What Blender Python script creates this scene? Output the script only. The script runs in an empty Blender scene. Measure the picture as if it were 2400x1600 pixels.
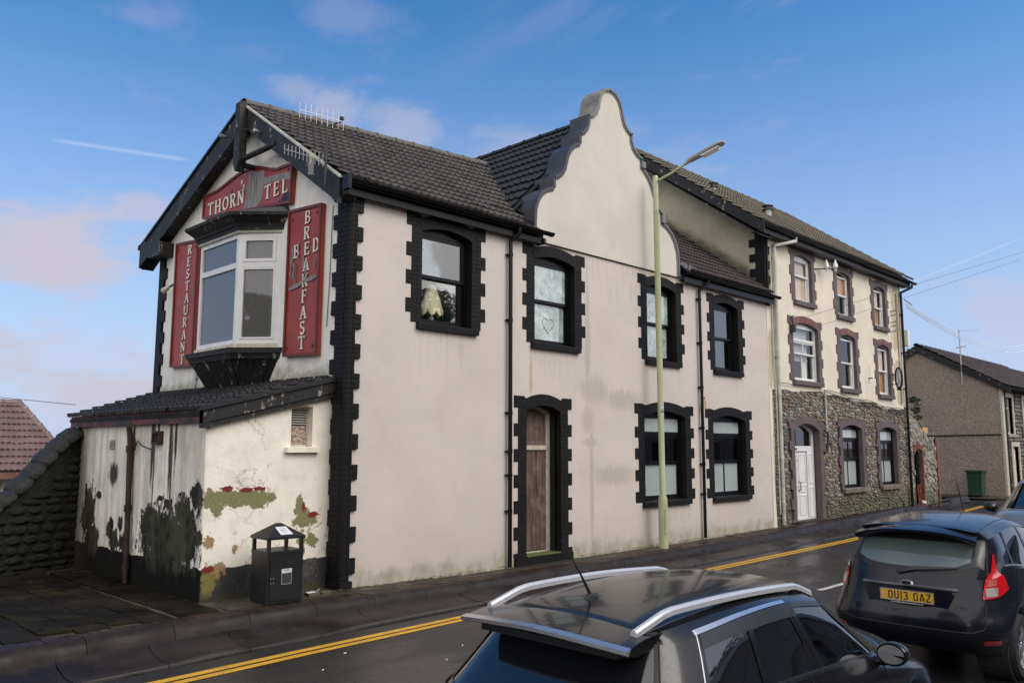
import bpy, math, random
from math import sin, cos, pi, sqrt, radians
from mathutils import Vector, Matrix, geometry

random.seed(7)
S = bpy.context.scene
COL = S.collection

# ------------------------------------------------------------------ camera
cam_d = bpy.data.cameras.new('camera')
cam = bpy.data.objects.new('camera', cam_d)
COL.objects.link(cam)
YAW, PIT, ROL = .792268, .125128, .002712
fwd = Vector((sin(YAW) * cos(PIT), cos(YAW) * cos(PIT), sin(PIT)))
rgt = Vector((cos(YAW), -sin(YAW), 0))
upv = rgt.cross(fwd)
r2 = rgt * cos(ROL) + upv * sin(ROL)
u2 = upv * cos(ROL) - rgt * sin(ROL)
m = Matrix((r2, u2, -fwd)).transposed().to_4x4()
m.translation = Vector((0, 0, 2))
cam.matrix_world = m
cam_d.sensor_width = 36
cam_d.lens = 1930.8 / 2400 * 36
cam_d.clip_start = .05
cam_d.clip_end = 3000
S.camera = cam
S.view_settings.view_transform = 'Standard'
S.view_settings.look = 'None'
S.view_settings.exposure = 0.85
S.view_settings.gamma = 1
S.view_settings.use_curve_mapping = False

# ------------------------------------------------------------------ node helper
class NT:
    def __init__(s, nt):
        s.nt = nt
    def n(s, typ, ins=None, **kw):
        nd = s.nt.nodes.new(typ)
        for k, v in kw.items():
            setattr(nd, k, v)
        for k, v in (ins or {}).items():
            sock = nd.inputs[k]
            if isinstance(v, bpy.types.NodeSocket):
                s.nt.links.new(v, sock)
            else:
                sock.default_value = v
        return nd
    def math(s, op, a, b=0.0, c=None):
        d = {0: a, 1: b}
        if c is not None:
            d[2] = c
        return s.n('ShaderNodeMath', d, operation=op).outputs[0]
    def mix(s, f, a, b):
        nd = s.nt.nodes.new('ShaderNodeMix')
        nd.data_type = 'RGBA'
        for i, v in ((0, f), (6, a), (7, b)):
            if isinstance(v, bpy.types.NodeSocket):
                s.nt.links.new(v, nd.inputs[i])
            else:
                if i and len(v) == 3:
                    v = (*v, 1)
                nd.inputs[i].default_value = v
        return nd.outputs[2]
    def noise(s, vec, scale, detail=4, rough=.55):
        return s.n('ShaderNodeTexNoise', {'Vector': vec, 'Scale': scale, 'Detail': detail, 'Roughness': rough}).outputs[0]
    def ramp(s, f, a, b):            # smooth 0..1 between a and b
        nd = s.n('ShaderNodeMapRange', {0: f, 1: a, 2: b, 3: 0.0, 4: 1.0}, interpolation_type='SMOOTHSTEP')
        return nd.outputs[0]
    def scalev(s, vec, k):
        return s.n('ShaderNodeVectorMath', {0: vec, 1: k}, operation='MULTIPLY').outputs[0]
    def addv(s, a, b):
        return s.n('ShaderNodeVectorMath', {0: a, 1: b}, operation='ADD').outputs[0]
    def sep(s, v):
        return s.n('ShaderNodeSeparateXYZ', {0: v}).outputs

def pbr(name, base, rough=.8, var=.15, scale=2.5, bump=.15, bscale=60, metal=0, spec=.5, extra=None,
        coat=0, fine=.06, obj=False, bdist=.01, wet=None):
    """plain procedural surface: two octaves of colour noise, fine relief, optional extra(N, pos, col, rough)->(col, rough, height)"""
    mt = bpy.data.materials.new(name)
    mt.use_nodes = True
    nt = mt.node_tree
    nt.nodes.clear()
    N = NT(nt)
    if obj:
        pos = N.n('ShaderNodeTexCoord').outputs['Object']
    else:
        pos = N.n('ShaderNodeNewGeometry').outputs['Position']
    a = tuple(max(0, c * (1 - var)) for c in base)
    b = tuple(min(1, c * (1 + var)) for c in base)
    f = N.ramp(N.noise(pos, scale, 5, .6), .3, .7)
    col = N.mix(f, a, b)
    f2 = N.ramp(N.noise(pos, scale * 14, 3), .3, .7)
    col = N.mix(N.math('MULTIPLY', f2, fine * 4), col, tuple(c * .6 for c in base))
    rs = rough
    h = N.noise(pos, bscale, 4, .6)
    if wet:
        rs = N.n('ShaderNodeMapRange', {0: N.noise(pos, wet[2], 4, .6), 1: .35, 2: .65, 3: wet[0], 4: wet[1]}).outputs[0]
    if extra:
        r = extra(N, pos, col, rs)
        col = r[0]
        if r[1] is not None: rs = r[1]
        if len(r) > 2 and r[2] is not None: h = N.math('ADD', h, r[2])
    bs = nt.nodes.new('ShaderNodeBsdfPrincipled')
    nt.links.new(col, bs.inputs['Base Color'])
    if isinstance(rs, bpy.types.NodeSocket):
        nt.links.new(rs, bs.inputs['Roughness'])
    else:
        bs.inputs['Roughness'].default_value = rs
    bs.inputs['Metallic'].default_value = metal
    bs.inputs['Specular IOR Level'].default_value = spec
    if coat:
        bs.inputs['Coat Weight'].default_value = coat
        bs.inputs['Coat Roughness'].default_value = .02
    if bump:
        bp = N.n('ShaderNodeBump', {'Strength': bump, 'Distance': bdist, 'Height': h})
        nt.links.new(bp.outputs[0], bs.inputs['Normal'])
    out = nt.nodes.new('ShaderNodeOutputMaterial')
    nt.links.new(bs.outputs[0], out.inputs[0])
    return mt

def glass(name, tint=(.9, .95, .95), refl=.12, fk=1.1, base=None, rough=.02, cover=0.0, smear=None):
    """window glass: transmits what stands behind it, mirrors sky and street by Fresnel; cover = share of film or dirt on it"""
    mt = bpy.data.materials.new(name)
    mt.use_nodes = True
    nt = mt.node_tree
    nt.nodes.clear()
    N = NT(nt)
    pos = N.n('ShaderNodeNewGeometry').outputs['Position']
    wob = N.n('ShaderNodeBump', {'Strength': .04, 'Distance': .01, 'Height': N.noise(pos, 2.2, 1)}).outputs[0]
    tr = N.n('ShaderNodeBsdfTransparent', {0: (*tint, 1)}).outputs[0]
    gl = N.n('ShaderNodeBsdfGlossy', {'Color': (1, 1, 1, 1), 'Roughness': rough, 'Normal': wob}).outputs[0]
    body = tr
    if base:
        c = base
        if smear:
            q = N.addv(pos, N.n('ShaderNodeTexNoise', {'Vector': pos, 'Scale': 3.0}).outputs[1])
            c = N.mix(N.ramp(N.noise(q, smear[1], 8, .7), .3, .7), (*base, 1), (*smear[0], 1))
        df = N.n('ShaderNodeBsdfDiffuse', {0: c if smear else (*base, 1)}).outputs[0]
        body = N.n('ShaderNodeMixShader', {0: cover, 1: tr, 2: df}).outputs[0]
    fr = N.n('ShaderNodeFresnel', {0: 1.5}).outputs[0]
    fac = N.math('MINIMUM', N.math('ADD', N.math('MULTIPLY', fr, fk), refl), 1.0)
    mx = N.n('ShaderNodeMixShader', {0: fac, 1: body, 2: gl}).outputs[0]
    N.n('ShaderNodeOutputMaterial', {0: mx})
    return mt

# ------------------------------------------------------------------ sky and sun
SUN_EL, SUN_AZ = radians(44), radians(160)      # azimuth clockwise from +y (the wall faces -y)
W = bpy.data.worlds.new('World')
S.world = W
W.use_nodes = True
W.node_tree.nodes.clear()
N = NT(W.node_tree)
sky = N.n('ShaderNodeTexSky', sky_type='NISHITA')
sky.sun_disc = False
sky.sun_elevation = SUN_EL
sky.sun_rotation = SUN_AZ
sky.altitude = 100
sky.air_density = 1.0
sky.dust_density = .6
sky.ozone_density = 2.5
dirv = N.n('ShaderNodeTexCoord').outputs['Generated']
dz = N.sep(dirv)[2]
blue = N.n('ShaderNodeHueSaturation', {'Saturation': 1.32, 'Value': .90, 'Color': sky.outputs[0]}).outputs[0]
CLOUDS = [(0.252, 0.945, 0.208, 0.12, 0.95), (0.295, 0.934, 0.2, 0.08, 0.95), (0.339, 0.906, 0.255, 0.035, 0.6), (0.32, 0.945, 0.064, 0.16, 0.9), (0.253, 0.963, 0.093, 0.12, 0.9), (0.493, 0.782, 0.38, 0.06, 0.5), (0.461, 0.794, 0.397, 0.05, 0.35), (0.296, 0.845, 0.445, 0.078, 0.2), (0.48, 0.741, 0.47, 0.065, 0.2), (0.413, 0.804, 0.428, 0.052000000000000005, 0.125), (0.567, 0.734, 0.373, 0.045, 0.45), (0.538, 0.753, 0.378, 0.035, 0.35), (0.94, 0.293, 0.174, 0.05, 0.65), (0.954, 0.247, 0.172, 0.04, 0.5), (0.963, 0.232, 0.135, 0.08, 0.4)]
# pale haze low down, thin broken cloud in front, closing to an overcast behind the photographer
haze = N.math('MULTIPLY', N.ramp(dz, .52, -.04), .93)
c1 = N.mix(haze, blue, (2.45, 2.95, 4.25))
q = N.scalev(dirv, (1.5, 1.5, 4.2))
q = N.addv(q, (3.1, 1.7, .4))
n1 = N.noise(q, 1.5, 11, .60)
n2 = N.noise(N.addv(q, (7, 3, 1)), .6, 3, .5)
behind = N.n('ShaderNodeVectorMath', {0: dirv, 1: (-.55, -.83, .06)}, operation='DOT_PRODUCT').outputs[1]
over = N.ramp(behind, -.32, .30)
low = N.ramp(dz, .42, .02)
thr = N.math('ADD', N.math('ADD', n1, N.math('MULTIPLY', n2, .5)), N.math('SUBTRACT', N.math('MULTIPLY', low, .085), .80))
cl = N.math('MULTIPLY', N.ramp(thr, 0.02, .20), .55)
nf = N.noise(N.scalev(dirv, (5, 5, 11)), 1.0, 10, .62)
# cloud banks where the photograph has them, broken up by the same noise
for (vx, vy, vz, rad, amp) in CLOUDS:
    dd = N.n('ShaderNodeVectorMath', {0: N.n('ShaderNodeVectorMath', {0: dirv, 1: (vx, vy, vz)}, operation='SUBTRACT').outputs[0], 1: (1, 1, 1.9)}, operation='MULTIPLY').outputs[0]
    ln = N.n('ShaderNodeVectorMath', {0: dd}, operation='LENGTH').outputs[1]
    g_ = N.math('MULTIPLY', N.ramp(N.math('ADD', ln, N.math('MULTIPLY', N.math('SUBTRACT', nf, .5), rad * -5.0)), rad * .95, rad * -.1), amp)
    cl = N.math('MAXIMUM', cl, g_)
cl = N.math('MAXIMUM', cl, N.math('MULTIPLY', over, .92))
# streaky high cirrus, rising to the right
def dt(v): return N.n('ShaderNodeVectorMath', {0: dirv, 1: v}, operation='DOT_PRODUCT').outputs[1]
sa, sb, sc_ = dt((.60, -.67, .43)), dt((-.34, .26, .90)), dt((.71, .70, .08))
cv = N.n('ShaderNodeCombineXYZ', {0: N.math('MULTIPLY', sa, 2.4), 1: N.math('MULTIPLY', sb, 11.0), 2: N.math('MULTIPLY', sc_, 2.0)}).outputs[0]
cir = N.ramp(N.noise(cv, 1.1, 9, .62), .50, .78)
cir = N.math('MULTIPLY', cir, N.math('MULTIPLY', N.ramp(dt((.70, -.71, 0)), -.15, .30), .42))
cl = N.math('MAXIMUM', cl, cir)
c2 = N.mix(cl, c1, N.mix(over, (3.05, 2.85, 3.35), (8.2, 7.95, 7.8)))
# vapour trails: thin bands of cloud along great circles
def trail(P, Q, w, a):
    P, Q = Vector(P).normalized(), Vector(Q).normalized()
    nn = P.cross(Q).normalized(); mid = (P + Q).normalized()
    d = N.n('ShaderNodeVectorMath', {0: dirv, 1: tuple(nn)}, operation='DOT_PRODUCT').outputs[1]
    e = N.n('ShaderNodeVectorMath', {0: dirv, 1: tuple(mid)}, operation='DOT_PRODUCT').outputs[1]
    lim = P.dot(mid)
    return N.math('MULTIPLY', N.math('MULTIPLY', N.ramp(N.math('ABSOLUTE', d), w, 0.0), N.ramp(e, lim, lim + (1 - lim) * .5)), a)
tr = trail((.288, 1.078, .367), (.416, .953, .341), .0035, .26)
tr = N.math('MAXIMUM', tr, trail((1.031, .355, .192), (1.131, .243, .252), .0018, .22))
c2 = N.mix(tr, c2, (3.9, 4.0, 4.9))
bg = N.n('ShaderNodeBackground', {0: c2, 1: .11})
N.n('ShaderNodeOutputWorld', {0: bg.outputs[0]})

sd = bpy.data.lights.new('sun', 'SUN')
sd.energy = 1.0
sd.angle = radians(34)
sd.color = (1, .95, .89)
sun = bpy.data.objects.new('sun', sd)
COL.objects.link(sun)
sv = Vector((sin(SUN_AZ) * cos(SUN_EL), cos(SUN_AZ) * cos(SUN_EL), sin(SUN_EL)))
sun.rotation_euler = sv.to_track_quat('Z', 'Y').to_euler()
sun.location = sv * 50

# ------------------------------------------------------------------ mesh helpers
class MB:
    def __init__(s):
        s.v = []; s.f = []; s.smooth = False
    def add(s, vs, fs):
        k = len(s.v)
        s.v += [tuple(p) for p in vs]
        s.f += [tuple(i + k for i in f) for f in fs]
        return s
    def box(s, x0, x1, y0, y1, z0, z1, M=None):
        vs = [(x, y, z) for x in (x0, x1) for y in (y0, y1) for z in (z0, z1)]
        if M: vs = [M(*p) if callable(M) else M @ Vector(p) for p in vs]
        return s.add(vs, [(0, 1, 3, 2), (4, 6, 7, 5), (0, 4, 5, 1), (2, 3, 7, 6), (0, 2, 6, 4), (1, 5, 7, 3)])
    def prism(s, loop, a, b, M):
        """2-D loop (u,v) extruded from w=a to w=b through mapping M(u,v,w); fills caps"""
        n = len(loop)
        k = len(s.v)
        s.v += [tuple(M(u, v, a)) for u, v in loop] + [tuple(M(u, v, b)) for u, v in loop]
        tris = geometry.tessellate_polygon([[Vector((u, v, 0)) for u, v in loop]])
        for t in tris:
            s.f.append(tuple(k + i for i in t)); s.f.append(tuple(k + n + i for i in reversed(t)))
        for i in range(n):
            j = (i + 1) % n
            s.f.append((k + i, k + j, k + n + j, k + n + i))
        return s
    def slab(s, outer, holes, a, b, M):
        """polygon with holes extruded a..b"""
        loops = [outer] + holes
        flat = [p for l in loops for p in l]
        n = len(flat); k = len(s.v)
        s.v += [tuple(M(u, v, a)) for u, v in flat] + [tuple(M(u, v, b)) for u, v in flat]
        for t in geometry.tessellate_polygon([[Vector((u, v, 0)) for u, v in l] for l in loops]):
            s.f.append(tuple(k + i for i in t)); s.f.append(tuple(k + n + i for i in reversed(t)))
        o = 0
        for l in loops:
            for i in range(len(l)):
                j = (i + 1) % len(l)
                s.f.append((k + o + i, k + o + j, k + n + o + j, k + n + o + i))
            o += len(l)
        return s
    def tube(s, pts, r, n=10, caps=True):
        pts = [Vector(p) for p in pts]
        rs = r if isinstance(r, (list, tuple)) else [r] * len(pts)
        k = len(s.v)
        up = None
        for i, p in enumerate(pts):
            d = (pts[min(i + 1, len(pts) - 1)] - pts[max(i - 1, 0)]).normalized()
            if up is None:
                up = Vector((0, 0, 1)) if abs(d.z) < .9 else Vector((0, 1, 0))
            a = d.cross(up).normalized(); b = a.cross(d).normalized(); up = b
            for j in range(n):
                t = 2 * pi * j / n
                s.v.append(tuple(p + (a * cos(t) + b * sin(t)) * rs[i]))
        for i in range(len(pts) - 1):
            for j in range(n):
                j2 = (j + 1) % n
                s.f.append((k + i * n + j, k + i * n + j2, k + (i + 1) * n + j2, k + (i + 1) * n + j))
        if caps:
            s.f.append(tuple(k + j for j in reversed(range(n))))
            s.f.append(tuple(k + (len(pts) - 1) * n + j for j in range(n)))
        return s
    def loft(s, secs, closed=False, caps=False):
        n = len(secs[0]); k = len(s.v)
        for q_ in secs: s.v += [tuple(p) for p in q_]
        for i in range(len(secs) - 1):
            for j in range(n if closed else n - 1):
                j2 = (j + 1) % n
                s.f.append((k + i * n + j, k + i * n + j2, k + (i + 1) * n + j2, k + (i + 1) * n + j))
        if caps:
            s.f.append(tuple(k + j for j in reversed(range(n))))
            s.f.append(tuple(k + (len(secs) - 1) * n + j for j in range(n)))
        return s
    def mesh(s, name, mat=None, smooth=None, recalc=True):
        me = bpy.data.meshes.new(name)
        me.from_pydata(s.v, [], s.f)
        if recalc:
            import bmesh
            bm = bmesh.new(); bm.from_mesh(me)
            bmesh.ops.recalc_face_normals(bm, faces=bm.faces)
            bm.to_mesh(me); bm.free()
        if smooth or (smooth is None and s.smooth):
            me.polygons.foreach_set('use_smooth', [True] * len(me.polygons))
            try: me.set_sharp_from_angle(angle=radians(38))
            except Exception: pass
        if mat: me.materials.append(mat)
        return me
    def build(s, name, mat, parent=None, smooth=None, label=None, cat=None, group=None, kind=None, recalc=True):
        return link(name, s.mesh(name, mat, smooth, recalc), parent, label, cat, group, kind)

def link(name, me, parent=None, label=None, cat=None, group=None, kind=None, matrix=None):
    o = bpy.data.objects.new(name, me)
    COL.objects.link(o)
    if parent is not None:
        o.parent = parent
        if parent.type == 'EMPTY' and not parent.get('_local'):
            o.location = -parent.location
    if matrix is not None:
        o.matrix_basis = matrix if not (parent is not None and parent.type == 'EMPTY' and not parent.get('_local')) else Matrix.Translation(-parent.location) @ matrix
    return tag(o, label, cat, group, kind)

def tag(o, label=None, cat=None, group=None, kind=None):
    if label: o['label'] = label
    if cat: o['category'] = cat
    if group: o['group'] = group
    if kind: o['kind'] = kind
    return o

def thing(name, loc, label, cat, group=None, rz=0, local=False):
    o = bpy.data.objects.new(name, None)
    COL.objects.link(o)
    o.location = loc
    o.rotation_euler = (0, 0, rz)
    o.empty_display_size = .2
    if local: o['_local'] = 1
    return tag(o, label, cat, group)

_cache = {}
def chamfer_box(w, d, h, c, mat):
    """cached chamfered box centred on its own origin"""
    key = (round(w, 3), round(d, 3), round(h, 3), c, mat.name)
    if key in _cache: return _cache[key]
    vs = []; fs = []
    X, Y, Z = w / 2, d / 2, h / 2
    def ring(axis, sgn):
        pass
    b = MB()
    for z, k in ((-Z, c), (-Z + c, 0), (Z - c, 0), (Z, c)):
        x, y = X - k, Y - k
        cc = c * .6 if k == 0 else c * .3
        b.v += [(-x + cc, -y, z), (x - cc, -y, z), (x, -y + cc, z), (x, y - cc, z), (x - cc, y, z), (-x + cc, y, z), (-x, y - cc, z), (-x, -y + cc, z)]
    for i in range(3):
        for j in range(8):
            b.f.append((i * 8 + j, i * 8 + (j + 1) % 8, (i + 1) * 8 + (j + 1) % 8, (i + 1) * 8 + j))
    b.f.append(tuple(reversed(range(8)))); b.f.append(tuple(24 + j for j in range(8)))
    me = b.mesh('block', mat)
    _cache[key] = me
    return me

CAMP = Vector((0, 0, 2))
class Pool:
    """alike pieces: the nearest ones become objects that share mesh data, the rest one joined 'stuff' part per parent"""
    def __init__(s, name, limit=300):
        s.name, s.limit, s.items = name, limit, []
    def add(s, me, matrix, parent, size=1.0):
        s.items.append((me, matrix, parent, size))
    def flush(s, restname=None, restmat=None):
        its = sorted(s.items, key=lambda t: (t[1].translation - CAMP).length / t[3])
        for me, mx, par, _ in its[:s.limit]:
            link(s.name, me, par, matrix=mx)
        rest = {}
        for me, mx, par, _ in its[s.limit:]:
            rest.setdefault(par.name, (par, me, MB()))
            mb = rest[par.name][2]
            mb.add([mx @ v.co for v in me.vertices], [tuple(p.vertices) for p in me.polygons])
        for par, me, mb in rest.values():
            mb.build(restname or s.name + '_rows', me.materials[0], par, kind='stuff', recalc=False, smooth=any(p.use_smooth for p in me.polygons))

def F(u, v, w=0.0):        # front walls: u along x, v up, w into the wall
    return Vector((u, 10 + w, v))
def basis(M, u, v, w):
    """4x4 of the mapping's local frame at a point"""
    o = M(u, v, w)
    a = (M(u + 1, v, w) - o); b = (M(u, v, w + 1) - o); c = (M(u, v + 1, w) - o)
    m_ = Matrix((a, b, c)).transposed().to_4x4(); m_.translation = o
    return m_
# ------------------------------------------------------------------ materials
def blobs(N, a, b, lst, wob, namp=1.6):
    """max over ellipses of 1-distance in the (a,b) plane, with ragged edges"""
    r = None
    for (ca, cb, ra, rb) in lst:
        x = N.math('DIVIDE', N.math('SUBTRACT', a, ca), ra)
        y = N.math('DIVIDE', N.math('SUBTRACT', b, cb), rb)
        d = N.math('SUBTRACT', 1.0, N.math('SQRT', N.math('ADD', N.math('MULTIPLY', x, x), N.math('MULTIPLY', y, y))))
        r = d if r is None else N.math('MAXIMUM', r, d)
    return N.math('ADD', r, N.math('MULTIPLY', N.math('SUBTRACT', wob, .5), namp))

def moss_base(N, pos, col, z, hi, colr=(.20, .19, .07)):
    w = N.noise(N.scalev(pos, (1, 1, .6)), 3.5, 6, .65)
    f = N.ramp(N.math('ADD', z, N.math('MULTIPLY', w, -.55)), hi - .12, hi - .34)
    w2 = N.ramp(N.noise(N.scalev(pos, (1, 1, .5)), 4, 6, .6), .35, .65)
    return N.mix(N.math('MULTIPLY', f, N.math('ADD', .22, N.math('MULTIPLY', w2, .5))), col, colr)

def ex_facade(N, pos, col, rs):
    x, y, z = N.sep(pos)
    col = moss_base(N, pos, col, z, .13)
    # rusty runs under the lower edge of the shaped gable
    st = N.noise(N.scalev(pos, (1, 1, .05)), 22, 3, .6)
    m = N.math('MULTIPLY', N.ramp(st, .48, .72), N.ramp(z, 4.4, 5.68))
    m = N.math('MULTIPLY', m, N.math('MULTIPLY', N.ramp(x, 10.7, 11.4), N.ramp(x, 15.3, 14.4)))
    m = N.math('MULTIPLY', m, N.ramp(z, 5.70, 5.685))
    col = N.mix(N.math('MULTIPLY', m, .40), col, (.20, .155, .09))
    # rubbed damp patches
    p = blobs(N, x, z, [(12.4, 3.05, .5, .3), (13.3, 2.9, .7, .22), (12.2, 2.5, .22, .3), (13.0, 1.42, .8, .22), (12.25, 2.05, .25, .1), (12.2, 4.0, .1, 1.4), (12.3, 1.2, .07, 1.4)],
              N.noise(N.scalev(pos, (1, 1, .25)), 9, 6, .7))
    p = N.math('MULTIPLY', N.ramp(p, -.25, .6), .40)
    col = N.mix(p, col, (.27, .235, .175))
    # ochre wash above the upper openings of the gable
    o = blobs(N, x, z, [(11.5, 5.62, .75, .1), (14.7, 5.62, .75, .1), (10.62, 3.2, .05, .5), (10.62, 4.0, .03, .6)], N.noise(pos, 5, 4))
    col = N.mix(N.math('MULTIPLY', N.ramp(o, -.1, .5), .6), col, (.36, .28, .13))
    # broad trowel tone
    t = N.ramp(N.noise(pos, .7, 3), .3, .7)
    col = N.mix(N.math('MULTIPLY', t, .10), col, (.62, .50, .43))
    lowdirt = N.math('MULTIPLY', N.ramp(z, 1.0, .1), N.noise(N.scalev(pos, (1, 1, .12)), 5, 5, .7))
    col = N.mix(N.math('MULTIPLY', lowdirt, .35), col, (.30, .25, .21))
    # runs below the sills and faint old repairs
    for (sx0, sx1, sz) in ((8.0, 9.3, 3.78), (10.6, 11.95, 3.7), (14.05, 15.4, 3.66), (16.75, 18.1, 3.62), (13.9, 15.7, .74), (16.6, 18.3, .72)):
        inx = N.math('MULTIPLY', N.ramp(x, sx0 - .05, sx0 + .05), N.ramp(x, sx1 + .05, sx1 - .05))
        fall = N.math('MULTIPLY', N.ramp(z, sz - 1.1, sz), N.ramp(z, sz + .01, sz))
        rn = N.ramp(N.noise(N.scalev(pos, (1, 1, .04)), 17, 4, .6), .50, .74)
        col = N.mix(N.math('MULTIPLY', N.math('MULTIPLY', inx, fall), N.math('MULTIPLY', rn, .32)), col, (.24, .20, .16))
    pt = N.ramp(N.noise(N.scalev(pos, (1, 1, 1.4)), 1.6, 7, .75), .50, .62)
    col = N.mix(N.math('MULTIPLY', pt, .13), col, (.42, .36, .31))
    return col, None

def ex_gable(N, pos, col, rs):
    x, y, z = N.sep(pos)
    w = N.noise(pos, 4, 6, .65)
    f = N.math('MULTIPLY', N.ramp(N.math('ADD', z, N.math('MULTIPLY', w, -.7)), 2.95, 2.60), .75)
    col = N.mix(f, col, (.16, .15, .075))
    st = N.ramp(N.noise(N.scalev(pos, (1, 1, .07)), 12, 4, .6), .5, .78)
    col = N.mix(N.math('MULTIPLY', st, .30), col, (.26, .25, .19))
    return col, None

def ex_front(N, pos, col, rs):      # lean-to, street side: flaking render over older green and red coats
    pos = N.scalev(N.addv(pos, (0, 0, .066)), (1 / 1.033, 1 / 1.033, 1 / 1.033))
    x, y, z = N.sep(pos)
    wob = N.noise(pos, 7.5, 9, .78)
    green = [(4.83, 1.32, .18, .13), (5.06, 1.33, .2, .13), (5.29, 1.32, .2, .13), (5.51, 1.31, .16, .11), (4.88, 1.18, .1, .1), (5.44, 1.23, .1, .07),
             (6.05, 1.2, .06, .13), (6.13, .99, .18, .17), (6.26, .71, .11, .1), (6.11, .71, .07, .07), (6.12, .58, .05, .06)]
    tan = [(4.79, .81, .09, .1), (5.14, .69, .04, .05), (4.89, .44, .13, .11)]
    yel = [(4.80, .28, .11, .18)]
    red = [(4.81, .47, .08, .05), (5.02, 1.44, .09, .04), (5.25, 1.42, .12, .035), (5.46, 1.43, .1, .03), (6.27, 1.06, .07, .05), (6.12, 1.15, .03, .07)]
    speck = N.ramp(N.noise(pos, 38, 5, .7), .35, .7)
    pl = N.math('ADD', z, N.math('MULTIPLY', N.math('SUBTRACT', N.noise(pos, 5, 5, .6), .5), .10))
    col = N.mix(N.ramp(pl, .475, .465), col, N.mix(speck, (.045, .045, .052), (.03, .029, .03)))
    dirt = N.math('MULTIPLY', N.ramp(N.noise(pos, 3, 6, .7), .45, .75), .28)
    col = N.mix(dirt, col, (.33, .26, .17))
    # hairline cracks
    v = N.n('ShaderNodeTexVoronoi', {'Vector': N.addv(pos, N.n('ShaderNodeTexNoise', {'Vector': pos, 'Scale': 3.0, 'Detail': 5}).outputs[1]), 'Scale': 1.15}, feature='DISTANCE_TO_EDGE').outputs[0]
    cr = N.math('MULTIPLY', N.ramp(v, .012, .003), N.ramp(N.noise(pos, 1.2, 2), .47, .55))
    col = N.mix(N.math('MULTIPLY', cr, .55), col, (.2, .15, .1))
    edges = None
    hsum = None
    for lst, c1, c2 in ((green, (.235, .225, .095), (.15, .155, .09)), (tan, (.36, .24, .12), (.27, .18, .09)), (yel, (.24, .19, .055), (.16, .145, .055)), (red, (.22, .025, .02), (.15, .03, .02))):
        b = blobs(N, x, z, lst, wob, 4.2)
        f = N.ramp(b, .10, .13)
        rim = N.math('MULTIPLY', N.ramp(b, .02, .09), N.ramp(b, .16, .11))
        col = N.mix(f, col, N.mix(speck, c1, c2))
        col = N.mix(N.math('MULTIPLY', rim, .5), col, (.12, .08, .05))
        hsum = f if hsum is None else N.math('MAXIMUM', hsum, f)
    low = N.ramp(N.math('ADD', z, N.math('MULTIPLY', N.noise(pos, 7, 4), -.2)), .12, -.02)
    col = N.mix(N.math('MULTIPLY', low, .8), col, (.06, .055, .025))
    return col, None, N.math('MULTIPLY', hsum, -2.0)

def ex_left(N, pos, col, rs):       # lean-to, side wall: runs of soot and big bare patches
    pos = N.scalev(N.addv(pos, (0, 0, .066)), (1 / 1.033, 1 / 1.033, 1 / 1.033))
    x, y, z = N.sep(pos)
    wob = N.noise(N.scalev(pos, (1, 1, .6)), 7.0, 9, .78)
    big = [(10.97, .75, .80, .38), (10.56, 1.11, .25, .2), (10.18, 1.36, .15, .15), (11.54, .95, .33, .18), (13.95, .94, .25, .36), (13.76, .53, .28, .22),
           (13.0, .75, .11, .13), (12.63, .86, .08, .1), (12.85, .6, .15, .15), (12.47, .59, .15, .12), (10.33, .76, .18, .28), (10.09, .83, .1, .1), (13.55, 1.22, .09, .05), (11.02, 1.21, .1, .05), (11.28, 1.28, .06, .03)]
    sp = N.ramp(N.noise(N.scalev(pos, (1, 1, .35)), 9, 6, .7), .35, .65)
    st = N.ramp(N.noise(N.scalev(pos, (1, 1, .05)), 7, 5, .65), .42, .75)
    col = N.mix(N.math('MULTIPLY', st, .55), col, (.26, .21, .13))
    yel_ = N.math('MULTIPLY', N.ramp(N.noise(N.scalev(pos, (1, 1, .5)), 2.3, 6, .7), .42, .68), .38)
    col = N.mix(yel_, col, (.30, .25, .14))
    runs = blobs(N, y, z, [(11.62, 2.05, .07, .75), (11.55, 1.6, .03, .8), (11.45, 2.25, .05, .35), (11.04, 1.95, .06, .8), (10.98, 1.5, .03, .8), (10.88, 2.1, .04, .55), (13.0, 1.55, .22, .2), (12.3, 1.9, .05, .6)],
                 N.noise(N.scalev(pos, (1, 1, .2)), 16, 6, .7))
    col = N.mix(N.math('MULTIPLY', N.ramp(runs, -.1, .45), .93), col, (.018, .015, .012))
    pl = N.math('ADD', z, N.math('MULTIPLY', N.math('SUBTRACT', N.noise(pos, 4, 5, .6), .5), .14))
    col = N.mix(N.ramp(pl, .475, .465), col, (.008, .008, .010))
    b = blobs(N, y, z, big, wob, 4.0)
    f = N.ramp(b, -.22, -.18)
    col = N.mix(f, col, N.mix(sp, (.060, .055, .038), (.010, .010, .008)))
    g = N.ramp(N.noise(pos, 2.2, 3), .5, .7)
    col = N.mix(N.math('MULTIPLY', N.math('MULTIPLY', f, g), .5), col, (.11, .11, .07))
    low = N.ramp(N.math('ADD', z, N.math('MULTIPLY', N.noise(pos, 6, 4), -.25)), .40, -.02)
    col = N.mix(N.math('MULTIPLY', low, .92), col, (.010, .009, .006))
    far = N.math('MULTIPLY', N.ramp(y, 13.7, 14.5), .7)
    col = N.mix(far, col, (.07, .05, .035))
    return col, None, N.math('MULTIPLY', f, -2.0)

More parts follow.
